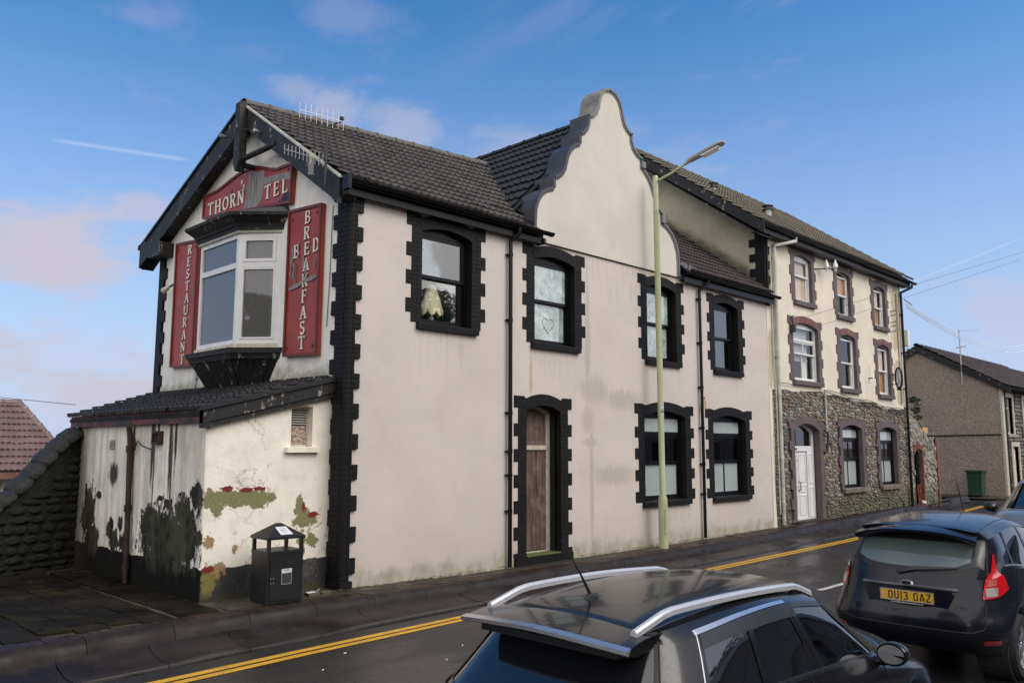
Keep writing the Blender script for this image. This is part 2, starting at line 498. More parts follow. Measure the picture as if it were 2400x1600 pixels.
def ex_tile(mosscol, amt, sc=2.2):
    def f(N, pos, col, rs):
        a = N.ramp(N.noise(pos, sc, 7, .72), .50, .66)
        b = N.ramp(N.noise(pos, 30, 4, .6), .35, .6)
        col = N.mix(N.math('MULTIPLY', N.math('MULTIPLY', a, b), amt), col, mosscol)
        v = N.n('ShaderNodeTexVoronoi', {'Vector': N.addv(pos, (0, 0, 0)), 'Scale': 3.3}, feature='F1').outputs[1]
        return N.mix(.10, col, v) if False else col, None
    return f

def ex_stonewall(N, pos, col, rs):
    x, y, z = N.sep(pos)
    w = N.noise(pos, 4, 5)
    f = N.ramp(N.math('ADD', z, N.math('MULTIPLY', w, -.8)), .4, -.1)
    col = N.mix(N.math('MULTIPLY', f, .7), col, (.07, .075, .03))
    return col, None

def ex_upper(N, pos, col, rs):      # cream painted render with bare and stained areas at the far end
    x, y, z = N.sep(pos)
    wob = N.noise(N.scalev(pos, (1, 1, .5)), 3.5, 6, .7)
    b = blobs(N, x, z, [(28.5, 6.2, .55, 1.3), (28.3, 4.4, .35, .5), (28.4, 3.6, .25, .3), (19.55, 4.3, .12, .9), (19.6, 2.0, .08, 1.5)], wob)
    col = N.mix(N.math('MULTIPLY', N.ramp(b, .02, .16), .7), col, (.38, .28, .17))
    st = N.math('MULTIPLY', N.ramp(N.noise(N.scalev(pos, (1, 1, .06)), 7, 4), .5, .8), .22)
    return N.mix(st, col, (.42, .33, .2)), None

def ex_sidegable(N, pos, col, rs):
    x, y, z = N.sep(pos)
    w = N.noise(pos, 3, 6, .7)
    # dirty band where the lower roof meets the wall
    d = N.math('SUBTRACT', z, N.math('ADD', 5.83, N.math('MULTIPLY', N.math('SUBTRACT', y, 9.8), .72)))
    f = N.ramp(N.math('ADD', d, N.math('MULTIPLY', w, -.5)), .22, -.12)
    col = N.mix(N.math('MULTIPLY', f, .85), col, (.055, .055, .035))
    sp = N.ramp(N.noise(pos, 5, 8, .8), .60, .68)
    col = N.mix(N.math('MULTIPLY', sp, .5), col, (.10, .105, .07))
    return col, None

def ex_pebble(N, pos, col, rs):
    v = N.n('ShaderNodeTexVoronoi', {'Vector': pos, 'Scale': 28.0}, feature='F1').outputs[0]
    col = N.mix(N.ramp(v, .2, .7), col, (.24, .185, .15))
    return col, None, N.math('MULTIPLY', v, -1.2)

def ex_gloss_black(N, pos, col, rs):
    return N.mix(N.math('MULTIPLY', N.ramp(N.noise(N.scalev(pos, (1, 1, .3)), 9, 6, .7), .58, .72), .22), col, (.12, .11, .09)), None

def ex_flake(N, pos, col, rs):      # black paint flaking off timber
    f = N.ramp(N.noise(N.scalev(pos, (1, 1, .5)), 7.5, 7, .72), .60, .63)
    return N.mix(f, col, (.26, .22, .18)), None

def ex_fascia(N, pos, col, rs):     # old red showing through black
    f = N.ramp(N.noise(N.scalev(pos, (1, .5, 1)), 5, 7, .7), .46, .54)
    g = N.ramp(N.noise(pos, 14, 5, .7), .6, .66)
    return N.mix(g, N.mix(f, col, (.13, .03, .025)), (.3, .26, .25)), None

def ex_wood(N, pos, col, rs):
    x, y, z = N.sep(pos)
    g = N.noise(N.scalev(pos, (1, 1, .05)), 26, 6, .7)
    col = N.mix(N.ramp(g, .3, .7), (.045, .028, .02), (.16, .105, .08))
    h = N.ramp(N.noise(pos, 3.2, 4), .45, .7)
    col = N.mix(N.math('MULTIPLY', h, .6), col, (.22, .18, .15))
    return col, None, N.math('MULTIPLY', g, 1.0)

def ex_sign(N, pos, col, rs):
    f = N.ramp(N.noise(pos, 2.2, 6, .7), .5, .72)
    col = N.mix(N.math('MULTIPLY', f, .35), col, (.12, .015, .012))
    g = N.ramp(N.noise(N.scalev(pos, (1, 1, .4)), 17, 5, .7), .68, .74)
    return N.mix(N.math('MULTIPLY', g, .5), col, (.25, .2, .19)), None

def ex_greyply(N, pos, col, rs):
    g = N.noise(N.scalev(pos, (1, 1, .08)), 24, 5, .65)
    return N.mix(N.ramp(g, .35, .7), (.16, .145, .145), (.34, .31, .31)), None

def ex_asphalt(N, pos, col, rs):
    v = N.noise(pos, 160, 3, .6)
    col = N.mix(N.ramp(v, .60, .80), col, (.06, .058, .056))
    big = N.ramp(N.noise(N.scalev(pos, (.35, 1, 1)), 1.1, 5, .6), .42, .62)
    r = N.n('ShaderNodeMapRange', {0: big, 1: 0.0, 2: 1.0, 3: .42, 4: .11}).outputs[0]
    return N.mix(N.math('MULTIPLY', big, .35), col, (.018, .018, .019)), r

def ex_wornpaint(N, pos, col, rs):
    f = N.ramp(N.noise(pos, 26, 8, .8), .56, .64)
    g = N.ramp(N.noise(pos, 3, 4, .7), .5, .7)
    col = N.mix(N.math('MULTIPLY', g, .3), col, (.30, .16, .02))
    return N.mix(N.math('MULTIPLY', f, .85), col, (.03, .026, .022)), None

def ex_moor(N, pos, col, rs):
    g = N.ramp(N.noise(pos, 9, 6, .75), .48, .66)
    return N.mix(N.math('MULTIPLY', g, .6), col, (.022, .028, .008)), None

m_upfacade = pbr('gable_front_render', (.585, .545, .48), .88, .05, .9, .35, 190, extra=ex_facade, fine=.015, bdist=.004)
m_facade = pbr('facade_render', (.575, .515, .475), .88, .05, .9, .35, 190, extra=ex_facade, fine=.015, bdist=.004)
m_gable = pbr('gable_render', (.82, .80, .74), .85, .07, 1.4, .8, 26, extra=ex_gable, fine=.03, bdist=.012)
m_front = pbr('flaking_cream_render', (.84, .785, .67), .85, .06, 2.0, .5, 90, spec=.2, extra=ex_front, fine=.035, bdist=.006)
m_left = pbr('stained_white_render', (.84, .80, .72), .85, .12, 1.6, .5, 40, spec=.15, extra=ex_left, fine=.05, bdist=.008)
m_black = pbr('black_masonry_paint', (.0095, .0092, .0100), .6, .22, 3, .6, 55, spec=.2, fine=.03, bdist=.004)
m_gap = pbr('black_mortar', (.006, .006, .0065), .8, .2, 3, .3, 60)
m_bplastic = pbr('black_plastic', (.005, .005, .006), .32, .1, 3, .05, 20, spec=.25, fine=.02)
m_bwood = pbr('black_timber', (.007, .0068, .007), .5, .3, 3, .5, 30, extra=ex_gloss_black)
m_flake = pbr('flaking_black_timber', (.008, .0075, .0075), .6, .2, 3, .5, 30, extra=ex_flake)
m_fascia = pbr('worn_fascia', (.02, .016, .015), .6, .3, 3, .5, 30, extra=ex_fascia)
m_lead = pbr('dark_coping', (.05, .05, .056), .33, .25, 2, .25, 8, extra=ex_tile((.28, .24, .10), .0), wet=(.22, .5, 3))
m_copface = pbr('coping_face_grey', (.17, .165, .175), .5, .12, 3, .2, 40)
m_coplichen = pbr('weathered_coping', (.17, .165, .16), .6, .3, 3, .4, 20, extra=ex_tile((.38, .34, .10), .9, 5))
m_tile = pbr('grey_concrete_tile', (.078, .068, .060), .42, .4, 2.4, .5, 70, spec=.5, extra=ex_tile((.12, .10, .04), .8, 3.2), wet=(.30, .60, 6), bdist=.004)
m_tile2 = pbr('new_slate_grey_tile', (.026, .0255, .026), .5, .2, 2.4, .4, 70, spec=.3, wet=(.35, .65, 5), bdist=.004)
m_tile3 = pbr('brown_concrete_tile', (.055, .038, .032), .45, .25, 2.4, .5, 70, extra=ex_tile((.05, .05, .04), .6), wet=(.3, .6, 5), bdist=.004)
m_tile4 = pbr('mossy_brown_tile', (.12, .105, .08), .7, .3, 1.4, .6, 50, extra=ex_tile((.17, .15, .06), .8, 1.6), bdist=.006)
m_redtile = pbr('dusty_red_tile', (.19, .12, .11), .45, .2, 1.6, .3, 60, fine=.08, bdist=.004)
m_ridge = pbr('lichened_ridge_tile', (.10, .09, .07), .7, .3, 4, .6, 40, extra=ex_tile((.19, .15, .06), .9, 5))
m_white = pbr('white_upvc', (.74, .74, .73), .35, .05, 3, .05, 30, fine=.03)
m_whitedoor = pbr('white_gloss_door', (.78, .76, .77), .32, .04, 3, .08, 30, fine=.02)
m_cream = pbr('peeling_cream_paint', (.52, .47, .38), .6, .2, 8, .5, 60, extra=ex_flake if False else None)
m_upper = pbr('cream_painted_render', (.72, .65, .53), .8, .06, 1.0, .35, 120, extra=ex_upper, fine=.03, bdist=.005)
m_sidegab = pbr('stained_ochre_render', (.50, .455, .32), .85, .14, 1.2, .6, 40, extra=ex_sidegable, bdist=.01)
m_purple = pbr('dull_purple_paint', (.115, .085, .088), .7, .16, 5, .3, 60)
m_redpurple = pbr('worn_red_purple_paint', (.18, .075, .06), .7, .3, 5, .3, 60)
m_mortar = pbr('rubble_mortar', (.10, .088, .075), .9, .3, 5, .8, 60, extra=ex_stonewall)
m_stones = [pbr('rubble_' + nm, c, .82, .35, 7, .9, 45, extra=ex_stonewall, bdist=.012) for nm, c in
            (('grey', (.19, .18, .17)), ('buff', (.27, .225, .165)), ('brown', (.17, .14, .115)), ('pale', (.33, .295, .25)), ('rust', (.22, .155, .11)), ('blue_grey', (.14, .14, .14)))]
m_darkstone = pbr('wet_dark_coping_stone', (.010, .0088, .0075), .6, .4, 6, 1.0, 25, extra=ex_moor, bdist=.03)
m_darkwall = pbr('mossy_dark_rubble', (.008, .007, .005), .8, .4, 4, 1.0, 20, extra=ex_moor, bdist=.03)
m_pebble = pbr('pebbledash', (.50, .385, .31), .9, .10, .8, .9, 60, extra=ex_pebble, fine=.05, bdist=.01)
m_wood = pbr('weathered_brown_board', (.12, .08, .06), .6, .3, 3, .6, 30, extra=ex_wood)
m_sign = pbr('faded_red_board', (.34, .042, .020), .45, .14, 3, .15, 40, extra=ex_sign)
m_signedge = pbr('dark_red_moulding', (.14, .018, .010), .45, .2, 3, .15, 40)
m_letter = pbr('off_white_letter', (.78, .74, .64), .5, .08, 6, .1, 40)
m_lshadow = pbr('letter_shade_line', (.03, .012, .01), .5, .1, 6, .05, 40)
m_grey = pbr('bare_grey_ply', (.25, .23, .23), .8, .1, 3, .3, 40, extra=ex_greyply)
m_road = pbr('wet_asphalt', (.0115, .0105, .0105), .4, .25, .8, .5, 130, spec=.5, extra=ex_asphalt, fine=.03, bdist=.006)
m_yellow = pbr('yellow_road_paint', (.60, .32, .02), .45, .12, 5, .3, 120, fine=.09, extra=ex_wornpaint)
m_roadwhite = pbr('worn_white_road_paint', (.42, .41, .37), .5, .35, 12, .3, 120)
m_kerb = pbr('wet_brown_kerbstone', (.020, .0145, .012), .4, .4, 5, .5, 60, spec=.22, wet=(.36, .65, 3), bdist=.006)
m_channel = pbr('wet_channel_stone', (.020, .0155, .014), .3, .3, 2, .4, 60, spec=.35, wet=(.2, .5, 2), bdist=.005)
m_slab = pbr('wet_paving_slab', (.012, .0095, .007), .4, .6, 1.3, .4, 60, spec=.06, extra=ex_tile((.05, .05, .02), .5, 1.5), wet=(.4, .8, 1.5), bdist=.005)
m_bed = pbr('mossy_joint_bed', (.036, .032, .022), .8, .5, 6, .5, 60, extra=ex_tile((.11, .09, .03), .9, 4))
m_paver = pbr('red_brown_paver', (.026, .0155, .012), .5, .5, 4, .4, 60, spec=.2, wet=(.3, .6, 3), bdist=.004)
m_pave = pbr('damp_pavement', (.028, .022, .015), .65, .4, 3, .5, 50, extra=ex_tile((.12, .10, .035), .8, 3))
m_earth = pbr('earth', (.06, .055, .035), .9, .4, .6, .6, 4, extra=ex_moor)
m_post = pbr('pale_green_lamp_paint', (.43, .46, .27), .42, .08, 2, .08, 20)
m_alu = pbr('brushed_grey_metal', (.42, .41, .38), .4, .1, 5, .1, 40, metal=.3)
m_steel = pbr('dull_galvanised_wire', (.5, .47, .42), .45, .1, 5, .05, 40, metal=.4)
m_rust = pbr('rusty_pipe', (.035, .014, .010), .65, .5, 6, .5, 40)
m_pipewhite = pbr('old_white_pipe', (.50, .49, .43), .5, .2, 4, .3, 40)
m_bin = pbr('black_bin_steel', (.010, .0105, .0125), .42, .15, 3, .1, 40)
m_paper = pbr('paper_notice', (.62, .63, .66), .5, .05, 20, .02, 40)
m_green = pbr('green_bin_plastic', (.02, .06, .03), .45, .1, 3, .1, 40)
m_leaf = pbr('leaf_green', (.035, .06, .018), .6, .5, 12, .1, 40)
m_moss = pbr('moss_green', (.10, .11, .03), .9, .5, 10, .5, 60)
m_shade = pbr('cream_lampshade', (.92, .86, .58), .8, .05, 6, .1, 40)
m_room = pbr('dim_room', (.030, .028, .027), .9, .2, 2, 0, 20)
m_blind = pbr('pale_blind', (.46, .48, .50), .9, .04, 2, 0, 20)
m_curtain = pbr('white_curtain', (.75, .75, .73), .9, .08, 3, 0, 20)
m_ply = pbr('orange_chipboard', (.60, .33, .13), .8, .25, 16, .2, 60)
m_tanboard = pbr('pink_tan_board', (.75, .60, .50), .8, .1, 3, .05, 60)
m_film = pbr('frosted_film', (.42, .47, .45), .25, .05, 2, .03, 20)
m_cable = pbr('black_cable', (.02, .02, .02), .5, .1, 3, 0, 20)
m_palecable = pbr('pale_cable', (.85, .87, .9), .5, .1, 3, 0, 20)
g_clear = glass('clear_glass', (.8, .84, .84), .06)
g_lamp = glass('lamp_window_glass', (.98, .98, .97), .0, fk=.75)
g_blind = glass('sky_lit_glass', (.60, .66, .70), .13)
g_old = glass('old_dusty_glass', (.97, .96, .94), .0, fk=.22)
g_frost = glass('steamed_glass', (.8, .85, .85), .10, base=(.20, .27, .26), cover=.88, smear=((.60, .68, .66), 3.4))
g_film = glass('filmed_glass', (.8, .85, .85), .10, base=(.40, .46, .45), cover=.96, smear=((.44, .50, .49), .5))
g_bay = glass('bay_glass', (.55, .58, .58), .02, base=(.33, .32, .31), cover=.30)

# ------------------------------------------------------------------ shared piece meshes
def tile_mesh(w=.30, l=.37, mat=None, rolls=2, amp=.022, lip=.034, cols=5):
    b = MB()
    prof = []
    for r in range(rolls):
        for i in range(cols):
            t = i / cols
            prof.append(((r + t) / rolls * w, amp * max(0, sin(pi * t * 1.9)) if t < .53 else 0.0))
    prof.append((w - .001, 0.0))
    top = [(x - w / 2, 0, z + lip) for x, z in prof]; bot = [(x - w / 2, l, z) for x, z in prof]; und = [(x - w / 2, .004, z * .5 - .012) for x, z in prof]
    b.loft([und, top, bot])
    return b.mesh('roof_tile', mat, smooth=True, recalc=False)

def lay_tiles(pool, parent, P00, P10, P01, P11, mat, gauge=.33, width=.30, skip=None, jitter=.004, rolls=2, lipmesh=None, seed=1, amp=.030):
    """tiles on the bilinear patch: P00 eave start, P10 eave end, P01/P11 ridge"""
    rnd = random.Random(seed)
    me = lipmesh or tile_mesh(width, gauge + .05, mat, rolls, amp)
    P00, P10, P01, P11 = map(Vector, (P00, P10, P01, P11))
    nu = max(1, round((P10 - P00).length / width)); nv = max(1, round((P01 - P00).length / gauge))
    for j in range(nv):
        for i in range(nu):
            u = (i + .5) / nu; v = j / nv
            def at(u, v):
                return (P00 * (1 - u) + P10 * u) * (1 - v) + (P01 * (1 - u) + P11 * u) * v
            p = at(u, v)
            mid = at(u, v + .5 / nv)
            if skip and skip(mid): continue
            a = (at(u + .01, v) - at(u - .01, v)).normalized()
            c = (at(u, v + .01) - p).normalized()
            n = a.cross(c).normalized()
            if n.z < 0: n = -n
            c = n.cross(a) if (n.cross(a)).dot(c) > 0 else -n.cross(a)
            mx = Matrix((a, c, n)).transposed().to_4x4()
            mx = mx @ Matrix.Rotation(-.045 + rnd.uniform(-.006, .006), 4, 'X') @ Matrix.Rotation(rnd.uniform(-.012, .012), 4, 'Z')
            mx.translation = p + n * (.016 + rnd.uniform(0, jitter)) + c * rnd.uniform(-.008, .008)
            if rnd.random() < .035:      # a slipped or lifted tile
                mx = mx @ Matrix.Translation((rnd.uniform(-.012, .012), -rnd.uniform(.01, .035), rnd.uniform(0, .008))) @ Matrix.Rotation(rnd.uniform(-.05, .05), 4, 'Z')
            sx = (P10 - P00).length / nu / width
            mx = mx @ Matrix.Diagonal((sx, 1, 1, 1))
            pool.add(me, mx, parent)

def arc(x0, x1, zs, rise, n=12, extra=0.0):
    """points of a segmental arch from x0 to x1 springing at zs; extra = offset outwards"""
    c = (x1 - x0) / 2
    R = (c * c + rise * rise) / (2 * rise)
    cx, cz = (x0 + x1) / 2, zs + rise - R
    a = math.asin(c / R)
    R2 = R + extra
    return [(cx + R2 * sin(-a + 2 * a * i / n), cz + R2 * cos(-a + 2 * a * i / n)) for i in range(n + 1)], (cx, cz, R, a)

def opening_loop(x0, x1, z0, zs, rise):
    pts, _ = arc(x0, x1, zs, rise)
    return [(x0, z0), (x1, z0)] + list(reversed(pts))

def surround(parent, pool, M, x0, x1, z0, zs, rise, wl=.32, ws=.21, ct=.20, mat=m_black, back=m_gap, reveal=.13, proud=.012, course=.0725, base=0, ears=True, label=None):
    """toothed brick surround round an opening: a backing in the shape of the teeth, bricks and arch bricks on it"""
    ztop = zs + .26
    n = int(round((zs - z0) / course))
    course = (zs - z0) / n
    blk = lambda k: ((n - 1 - k) // 3) % 2 == 1        # long or short block
    def side(s, x):
        pts = []
        k = 0
        while k < n:
            L = wl if blk(k) else ws
            k2 = k
            while k2 < n and blk(k2) == blk(k): k2 += 1
            pts += [(x + s * L, z0 + k * course), (x + s * L, z0 + k2 * course)]
            k = k2
        return pts
    lt, rt = side(-1, x0), side(1, x1)
    ao, (cx, cz, R, a) = arc(x0, x1, zs, rise, 12, ct)
    earL = [(x0 - wl, zs + .05), (x0 - wl, ztop)]
    earR = [(x1 + wl, ztop), (x1 + wl, zs + .05)]
    outer = lt + [(x0 - ws, zs), (x0 - ws, zs + .05)] + earL + [(x0 - .06, ztop - .01)] + ao[1:-1] + [(x1 + .06, ztop - .01)] + earR + [(x1 + ws, zs + .05), (x1 + ws, zs)] + list(reversed(rt))
    inner = list(reversed(arc(x0, x1, zs, rise)[0]))
    loop = outer + [(x1, z0)] + inner + [(x0, z0)]
    b = MB().prism(loop, -proud + .005, reveal, M)
    part = b.build('window_surround', back, parent, label=label)
    if pool is None:
        return part
    g = .004
    rnd = random.Random(int(x0 * 100))
    def brick(xa, xb, za, zb, d=reveal - .006):
        me = chamfer_box(xb - xa - g, d, zb - za - g, .004, mat)
        mx = basis(M, (xa + xb) / 2, (za + zb) / 2, d / 2 - proud + rnd.uniform(-.002, .002))
        pool.add(me, mx, part)
    for s, x in ((-1, x0), (1, x1)):
        for k in range(n):
            L = wl if blk(k) else ws
            cuts = [0, .1025, L] if (k % 2 == 0) == (L > .25) else [0, min(.215, L), L]
            cuts = sorted(set(cuts))
            for c0, c1 in zip(cuts, cuts[1:]):
                if c1 - c0 < .03: continue
                xa, xb = sorted((x + s * c0, x + s * c1))
                brick(xa, xb, z0 + k * course, z0 + (k + 1) * course, .12 if c0 == 0 else .05)
        for k in range(3):      # ear courses
            za = zs + .05 + k * .07
            for c0, c1 in ((.0, .105), (.105, wl)) if k != 1 else ((.0, .2), (.2, wl)):
                if k == 0 and c0 == 0: c0 = .07
                xa, xb = sorted((x + s * max(c0, .05), x + s * c1))
                brick(xa, xb, za, za + .07, .05)
    nb = max(9, int(round(2 * a * (R + ct / 2) / .082)))
    for i in range(nb):
        t0, t1 = -a + 2 * a * (i + .04) / nb, -a + 2 * a * (i + .96) / nb
        P = [(cx + r * sin(t), cz + r * cos(t)) for r, t in ((R, t0), (R + ct - .004, t0), (R + ct - .004, t1), (R, t1))]
        c = basis(M, P[0][0], P[0][1], 0)
        inv = c.inverted()
        me = MB().prism(P, -proud - rnd.uniform(0, .003), .11, lambda u, v, w: inv @ M(u, v, w)).mesh('brick', mat)
        pool.add(me, c, part)
    return part

def frame_rect(b, M, xa, xb, za, zb, t, wa, wb):
    """rectangular frame of bars t wide"""
    for (p, q, r, s) in ((xa, xa + t, za, zb), (xb - t, xb, za, zb), (xa + t, xb - t, za, za + t), (xa + t, xb - t, zb - t, zb)):
        b.prism([(p, r), (q, r), (q, s), (p, s)], wa, wb, M)

def sash_window(parent, M, x0, x1, z0, zs, rise, mat=m_bplastic, gtop=g_clear, gbot=g_clear, split=None, w0=.12, t=.055, mull=False, toplight=None, gtl=None, backing=m_room, archedglass=False, meet_hi=False, name='window'):
    """sliding sash in an arched opening: outer frame, two sashes, panes; a dim room behind"""
    b = MB()
    top = zs if not archedglass else zs + rise
    outer = opening_loop(x0, x1, z0, zs, rise)
    f = .05
    hole = [(x0 + f, z0 + f), (x1 - f, z0 + f), (x1 - f, zs - f * .4), (x0 + f, zs - f * .4)] if not archedglass else opening_loop(x0 + f, x1 - f, z0 + f, zs - f * .3, rise)
    b.slab(outer, [hole], w0, w0 + .07, M)
    fr = b.build(name, mat, parent)
    xa, xb, za, zb = x0 + f, x1 - f, z0 + f, (zs - f * .4)
    split = split or (za + zb) / 2
    tlz = zb
    if toplight:
        tlz = toplight
        b = MB().prism([(xa, tlz), (xb, tlz), (xb, tlz + .07), (xa, tlz + .07)], w0 - .005, w0 + .07, M)
        b.build('transom', mat, fr)
        b = MB().prism([(xa + .02, tlz + .07), (xb - .02, tlz + .07), (xb - .02, zb), (xa + .02, zb)] if not archedglass else [(xa + .01, tlz + .07), (xb - .01, tlz + .07)] + list(reversed(arc(xa + .01, xb - .01, zs - f * .3, rise)[0])), w0 + .03, w0 + .036, M)
        b.build('pane', gtl or gtop, fr)
    b = MB(); frame_rect(b, M, xa, xb, split, tlz, t, w0 + .012, w0 + .05)
    b.build('upper_sash', mat, fr)
    b = MB(); frame_rect(b, M, xa, xb, za, split + t * .7, t, w0 + .052, w0 + .09)
    b.build('lower_sash', mat, fr)
    if archedglass and not toplight:
        b = MB().prism([(xa + .01, split + .02), (xb - .01, split + .02)] + list(reversed(arc(xa + .01, xb - .01, zs - f * .3, rise)[0])), w0 + .03, w0 + .036, M)
    else:
        b = MB().prism([(xa + t * .8, split + t * .8), (xb - t * .8, split + t * .8), (xb - t * .8, tlz - t * .8), (xa + t * .8, tlz - t * .8)], w0 + .03, w0 + .036, M)
    b.build('pane', gtop, fr)
    b = MB().prism([(xa + t * .8, za + t * .8), (xb - t * .8, za + t * .8), (xb - t * .8, split + t * .2), (xa + t * .8, split + t * .2)], w0 + .07, w0 + .076, M)
    b.build('pane', gbot, fr)
    if mull:
        cx = (x0 + x1) / 2
        for lo, hi, w in ((split + t, tlz - t, w0 + .014), (za + t, split, w0 + .054)):
            MB().prism([(cx - .018, lo), (cx + .018, lo), (cx + .018, hi), (cx - .018, hi)], w, w + .03, M).build('glazing_bar', mat, fr)
    # the room behind
    b = MB()
    xA, xB, zA, zB, wA, wB = x0 - .3, x1 + .3, z0 - .3, zs + rise + .15, w0 + .26, w0 + 1.6
    b.prism([(xA, zA), (xB, zA), (xB, zB), (xA, zB)], wB, wB + .05, M)
    b.prism([(xA - .05, zA), (xA, zA), (xA, zB), (xA - .05, zB)], wA, wB, M)
    b.prism([(xB, zA), (xB + .05, zA), (xB + .05, zB), (xB, zB)], wA, wB, M)
    b.prism([(xA, zA - .05), (xB, zA - .05), (xB, zA), (xA, zA)], wA, wB, M)
    b.prism([(xA, zB), (xB, zB), (xB, zB + .05), (xA, zB + .05)], wA, wB, M)
    b.build('room', backing, fr)
    return fr

def sill(parent, M, xa, xb, za, zb, mat, proud=.07, label=None):
    b = MB().prism([(-proud, za), (.10, za), (.10, zb + .015), (-proud, zb), (-proud - .004, zb - .01)], xa, xb, lambda a, b_, c: M(c, b_, a))
    return b.build('window_sill', mat, parent, label=label)
# ------------------------------------------------------------------ ground, road, pavement
def ykerb(x):       # face line of the kerb
    P = [(-6, 9.02), (0, 9.05), (2.7, 9.13), (5, 9.24), (8, 9.34), (12.7, 9.27), (18, 9.4), (23, 9.55), (28, 9.85), (33, 10.2), (36.2, 10.35)]
    for (a, b), (c, d) in zip(P, P[1:]):
        if x <= c: return b + (d - b) * (x - a) / (c - a)
    return 10.35
def zroad(y, x=0):
    t = max(0, min(1, (8.55 - y) / 3.6))
    r = -.25 - (.205 - .175 * max(0, min(1, (x - 4) / 5))) * t
    return r + max(0, x - 20) * .006

b = MB()
xs = [-700, -60, -20, 60, 120, 900]; ys = [-700, -40, 1.0, 8.0, 60, 140, 900]
for i, x in enumerate(xs):
    for j, y in enumerate(ys):
        b.v.append((x, y, -1.3 if (14 < y < 200 and x < 6) else -.62))
for i in range(len(xs) - 1):
    for j in range(len(ys) - 1):
        k = i * len(ys) + j
        b.f.append((k, k + len(ys), k + len(ys) + 1, k + 1))
b.build('ground', m_earth, kind='structure')

b = MB()      # road surface, cambered, on to the junction
X = [-12 + 1.0 * i for i in range(0, 73)]
secs = []
for x in X:
    yy = [ykerb(x) - .62, 8.0, 6.5, 5.0, 3.0, 1.4]
    if x > 33.5: yy[0] = ykerb(33.5) - .62 + (x - 33.5) * .05
    secs.append([(x, y, zroad(y, x)) for y in yy])
b.loft(secs); b.smooth = True
road = b.build('road', m_road, kind='structure')
b = MB()      # side street beyond the gateway wall
b.loft([[(31.6, 9.5 + 2 * i, -.21 + .0 * i), (39.6, 9.5 + 2 * i, -.19)] for i in range(12)])
b.build('side_street', m_road, kind='structure')
b = MB()
b.loft([[(-12 + 2 * i, 1.45, -.25), (-12 + 2 * i, 1.40, -.24), (-12 + 2 * i, -3.0, -.2)] for i in range(30)])
b.loft([[(-12 + 2 * i, 1.45, -.45), (-12 + 2 * i, 1.45, -.25)] for i in range(30)])
b.build('near_pavement', m_pave, kind='structure')

def strip(name, f0, f1, x0, x1, mat, dz=.004, step=1.0):
    b = MB(); secs = []
    n = int((x1 - x0) / step) + 1
    for i in range(n):
        x = x0 + step * i
        row = []
        for k in range(3):
            y = f0(x) + (f1(x) - f0(x)) * k / 2
            row.append((x, y, zroad(y, x) + dz))
        secs.append(row)
    b.loft(secs)
    return b.build(name, mat, road, kind=None)
strip('yellow_line', lambda x: ykerb(x) - .90, lambda x: ykerb(x) - .995, -11, 34, m_yellow)
strip('yellow_line', lambda x: ykerb(x) - 1.035, lambda x: ykerb(x) - 1.125, -11, 34, m_yellow)
for i in range(9):      # broken line along the middle
    x0 = 13.0 - 4 * 6 + i * 6
    b = MB().loft([[(x0 + 2.6 * k / 4, 5.92, zroad(5.92, x0 + 2.6 * k / 4) + .006), (x0 + 2.6 * k / 4, 6.02, zroad(6.02, x0 + 2.6 * k / 4) + .006)] for k in range(5)])
    b.build('centre_dash', m_roadwhite, road)

# pavement bed
b = MB()
X = [-12 + .8 * i for i in range(58)]
def zp(x):
    return .03 - .07 * max(0, min(1, (x - 5) / 4)) + .12 * max(0, min(1, (x - 16) / 12))
b.loft([[(x, ykerb(x) + .06, zp(x) - .03), (x, 10.05, zp(x) - .012)] for x in X])
b.loft([[(x, 10.05, zp(x) - .012), (x, 15.2, -.02)] for x in X if x < 7.7])
b.build('pavement', m_bed, kind='structure')
pav = bpy.data.objects['pavement']

kerb = thing('kerb', (0, 9.2, 0), 'long wet rounded brown stone kerb stepping down to the road in front of the buildings', 'kerb')
def kerb_prof(x):
    y = ykerb(x); z = zp(x)
    return [(x, y + .16, z - .25), (x, y + .16, z), (x, y + .09, z + .008), (x, y + .03, z - .012), (x, y - .005, z - .05), (x, y - .025, z - .10), (x, y - .04, z - .15), (x, y - .06, z - .22)]
xk = -6.0; rnd = random.Random(3)
while xk < 35.5:
    L = .915
    o = rnd.uniform(-.004, .004)
    s = [[(p[0], p[1] + o, p[2] + o) for p in kerb_prof(x)] for x in (xk + .004, xk + L / 3, xk + L * 2 / 3, xk + L - .004)]
    MB().loft(s, caps=True).build('kerbstone', m_kerb, kerb, smooth=True)
    xk += L
chan = thing('gutter_channel', (0, 8.8, -.2), 'wet stone gutter channel with a raised lip between kerb and yellow lines', 'gutter channel')
xk = -6.3
while xk < 34.0:
    L = .915
    def pr_(x):
        y = ykerb(x)
        return [(x, y - .02, zp(x) - .26), (x, y - .035, zp(x) * .6 - .135), (x, y - .10, zp(x) * .4 - .175), (x, y - .3, -.212), (x, y - .46, -.222), (x, y - .54, -.213), (x, y - .585, -.224), (x, y - .60, -.26), (x, y - .60, -.30)]
    o = rnd.uniform(-.003, .003)
    MB().loft([[(p[0], p[1], p[2] + o) for p in pr_(x)] for x in (xk + .004, xk + L / 2, xk + L - .004)], caps=False).build('channel_stone', m_channel, chan, smooth=True)
    xk += L

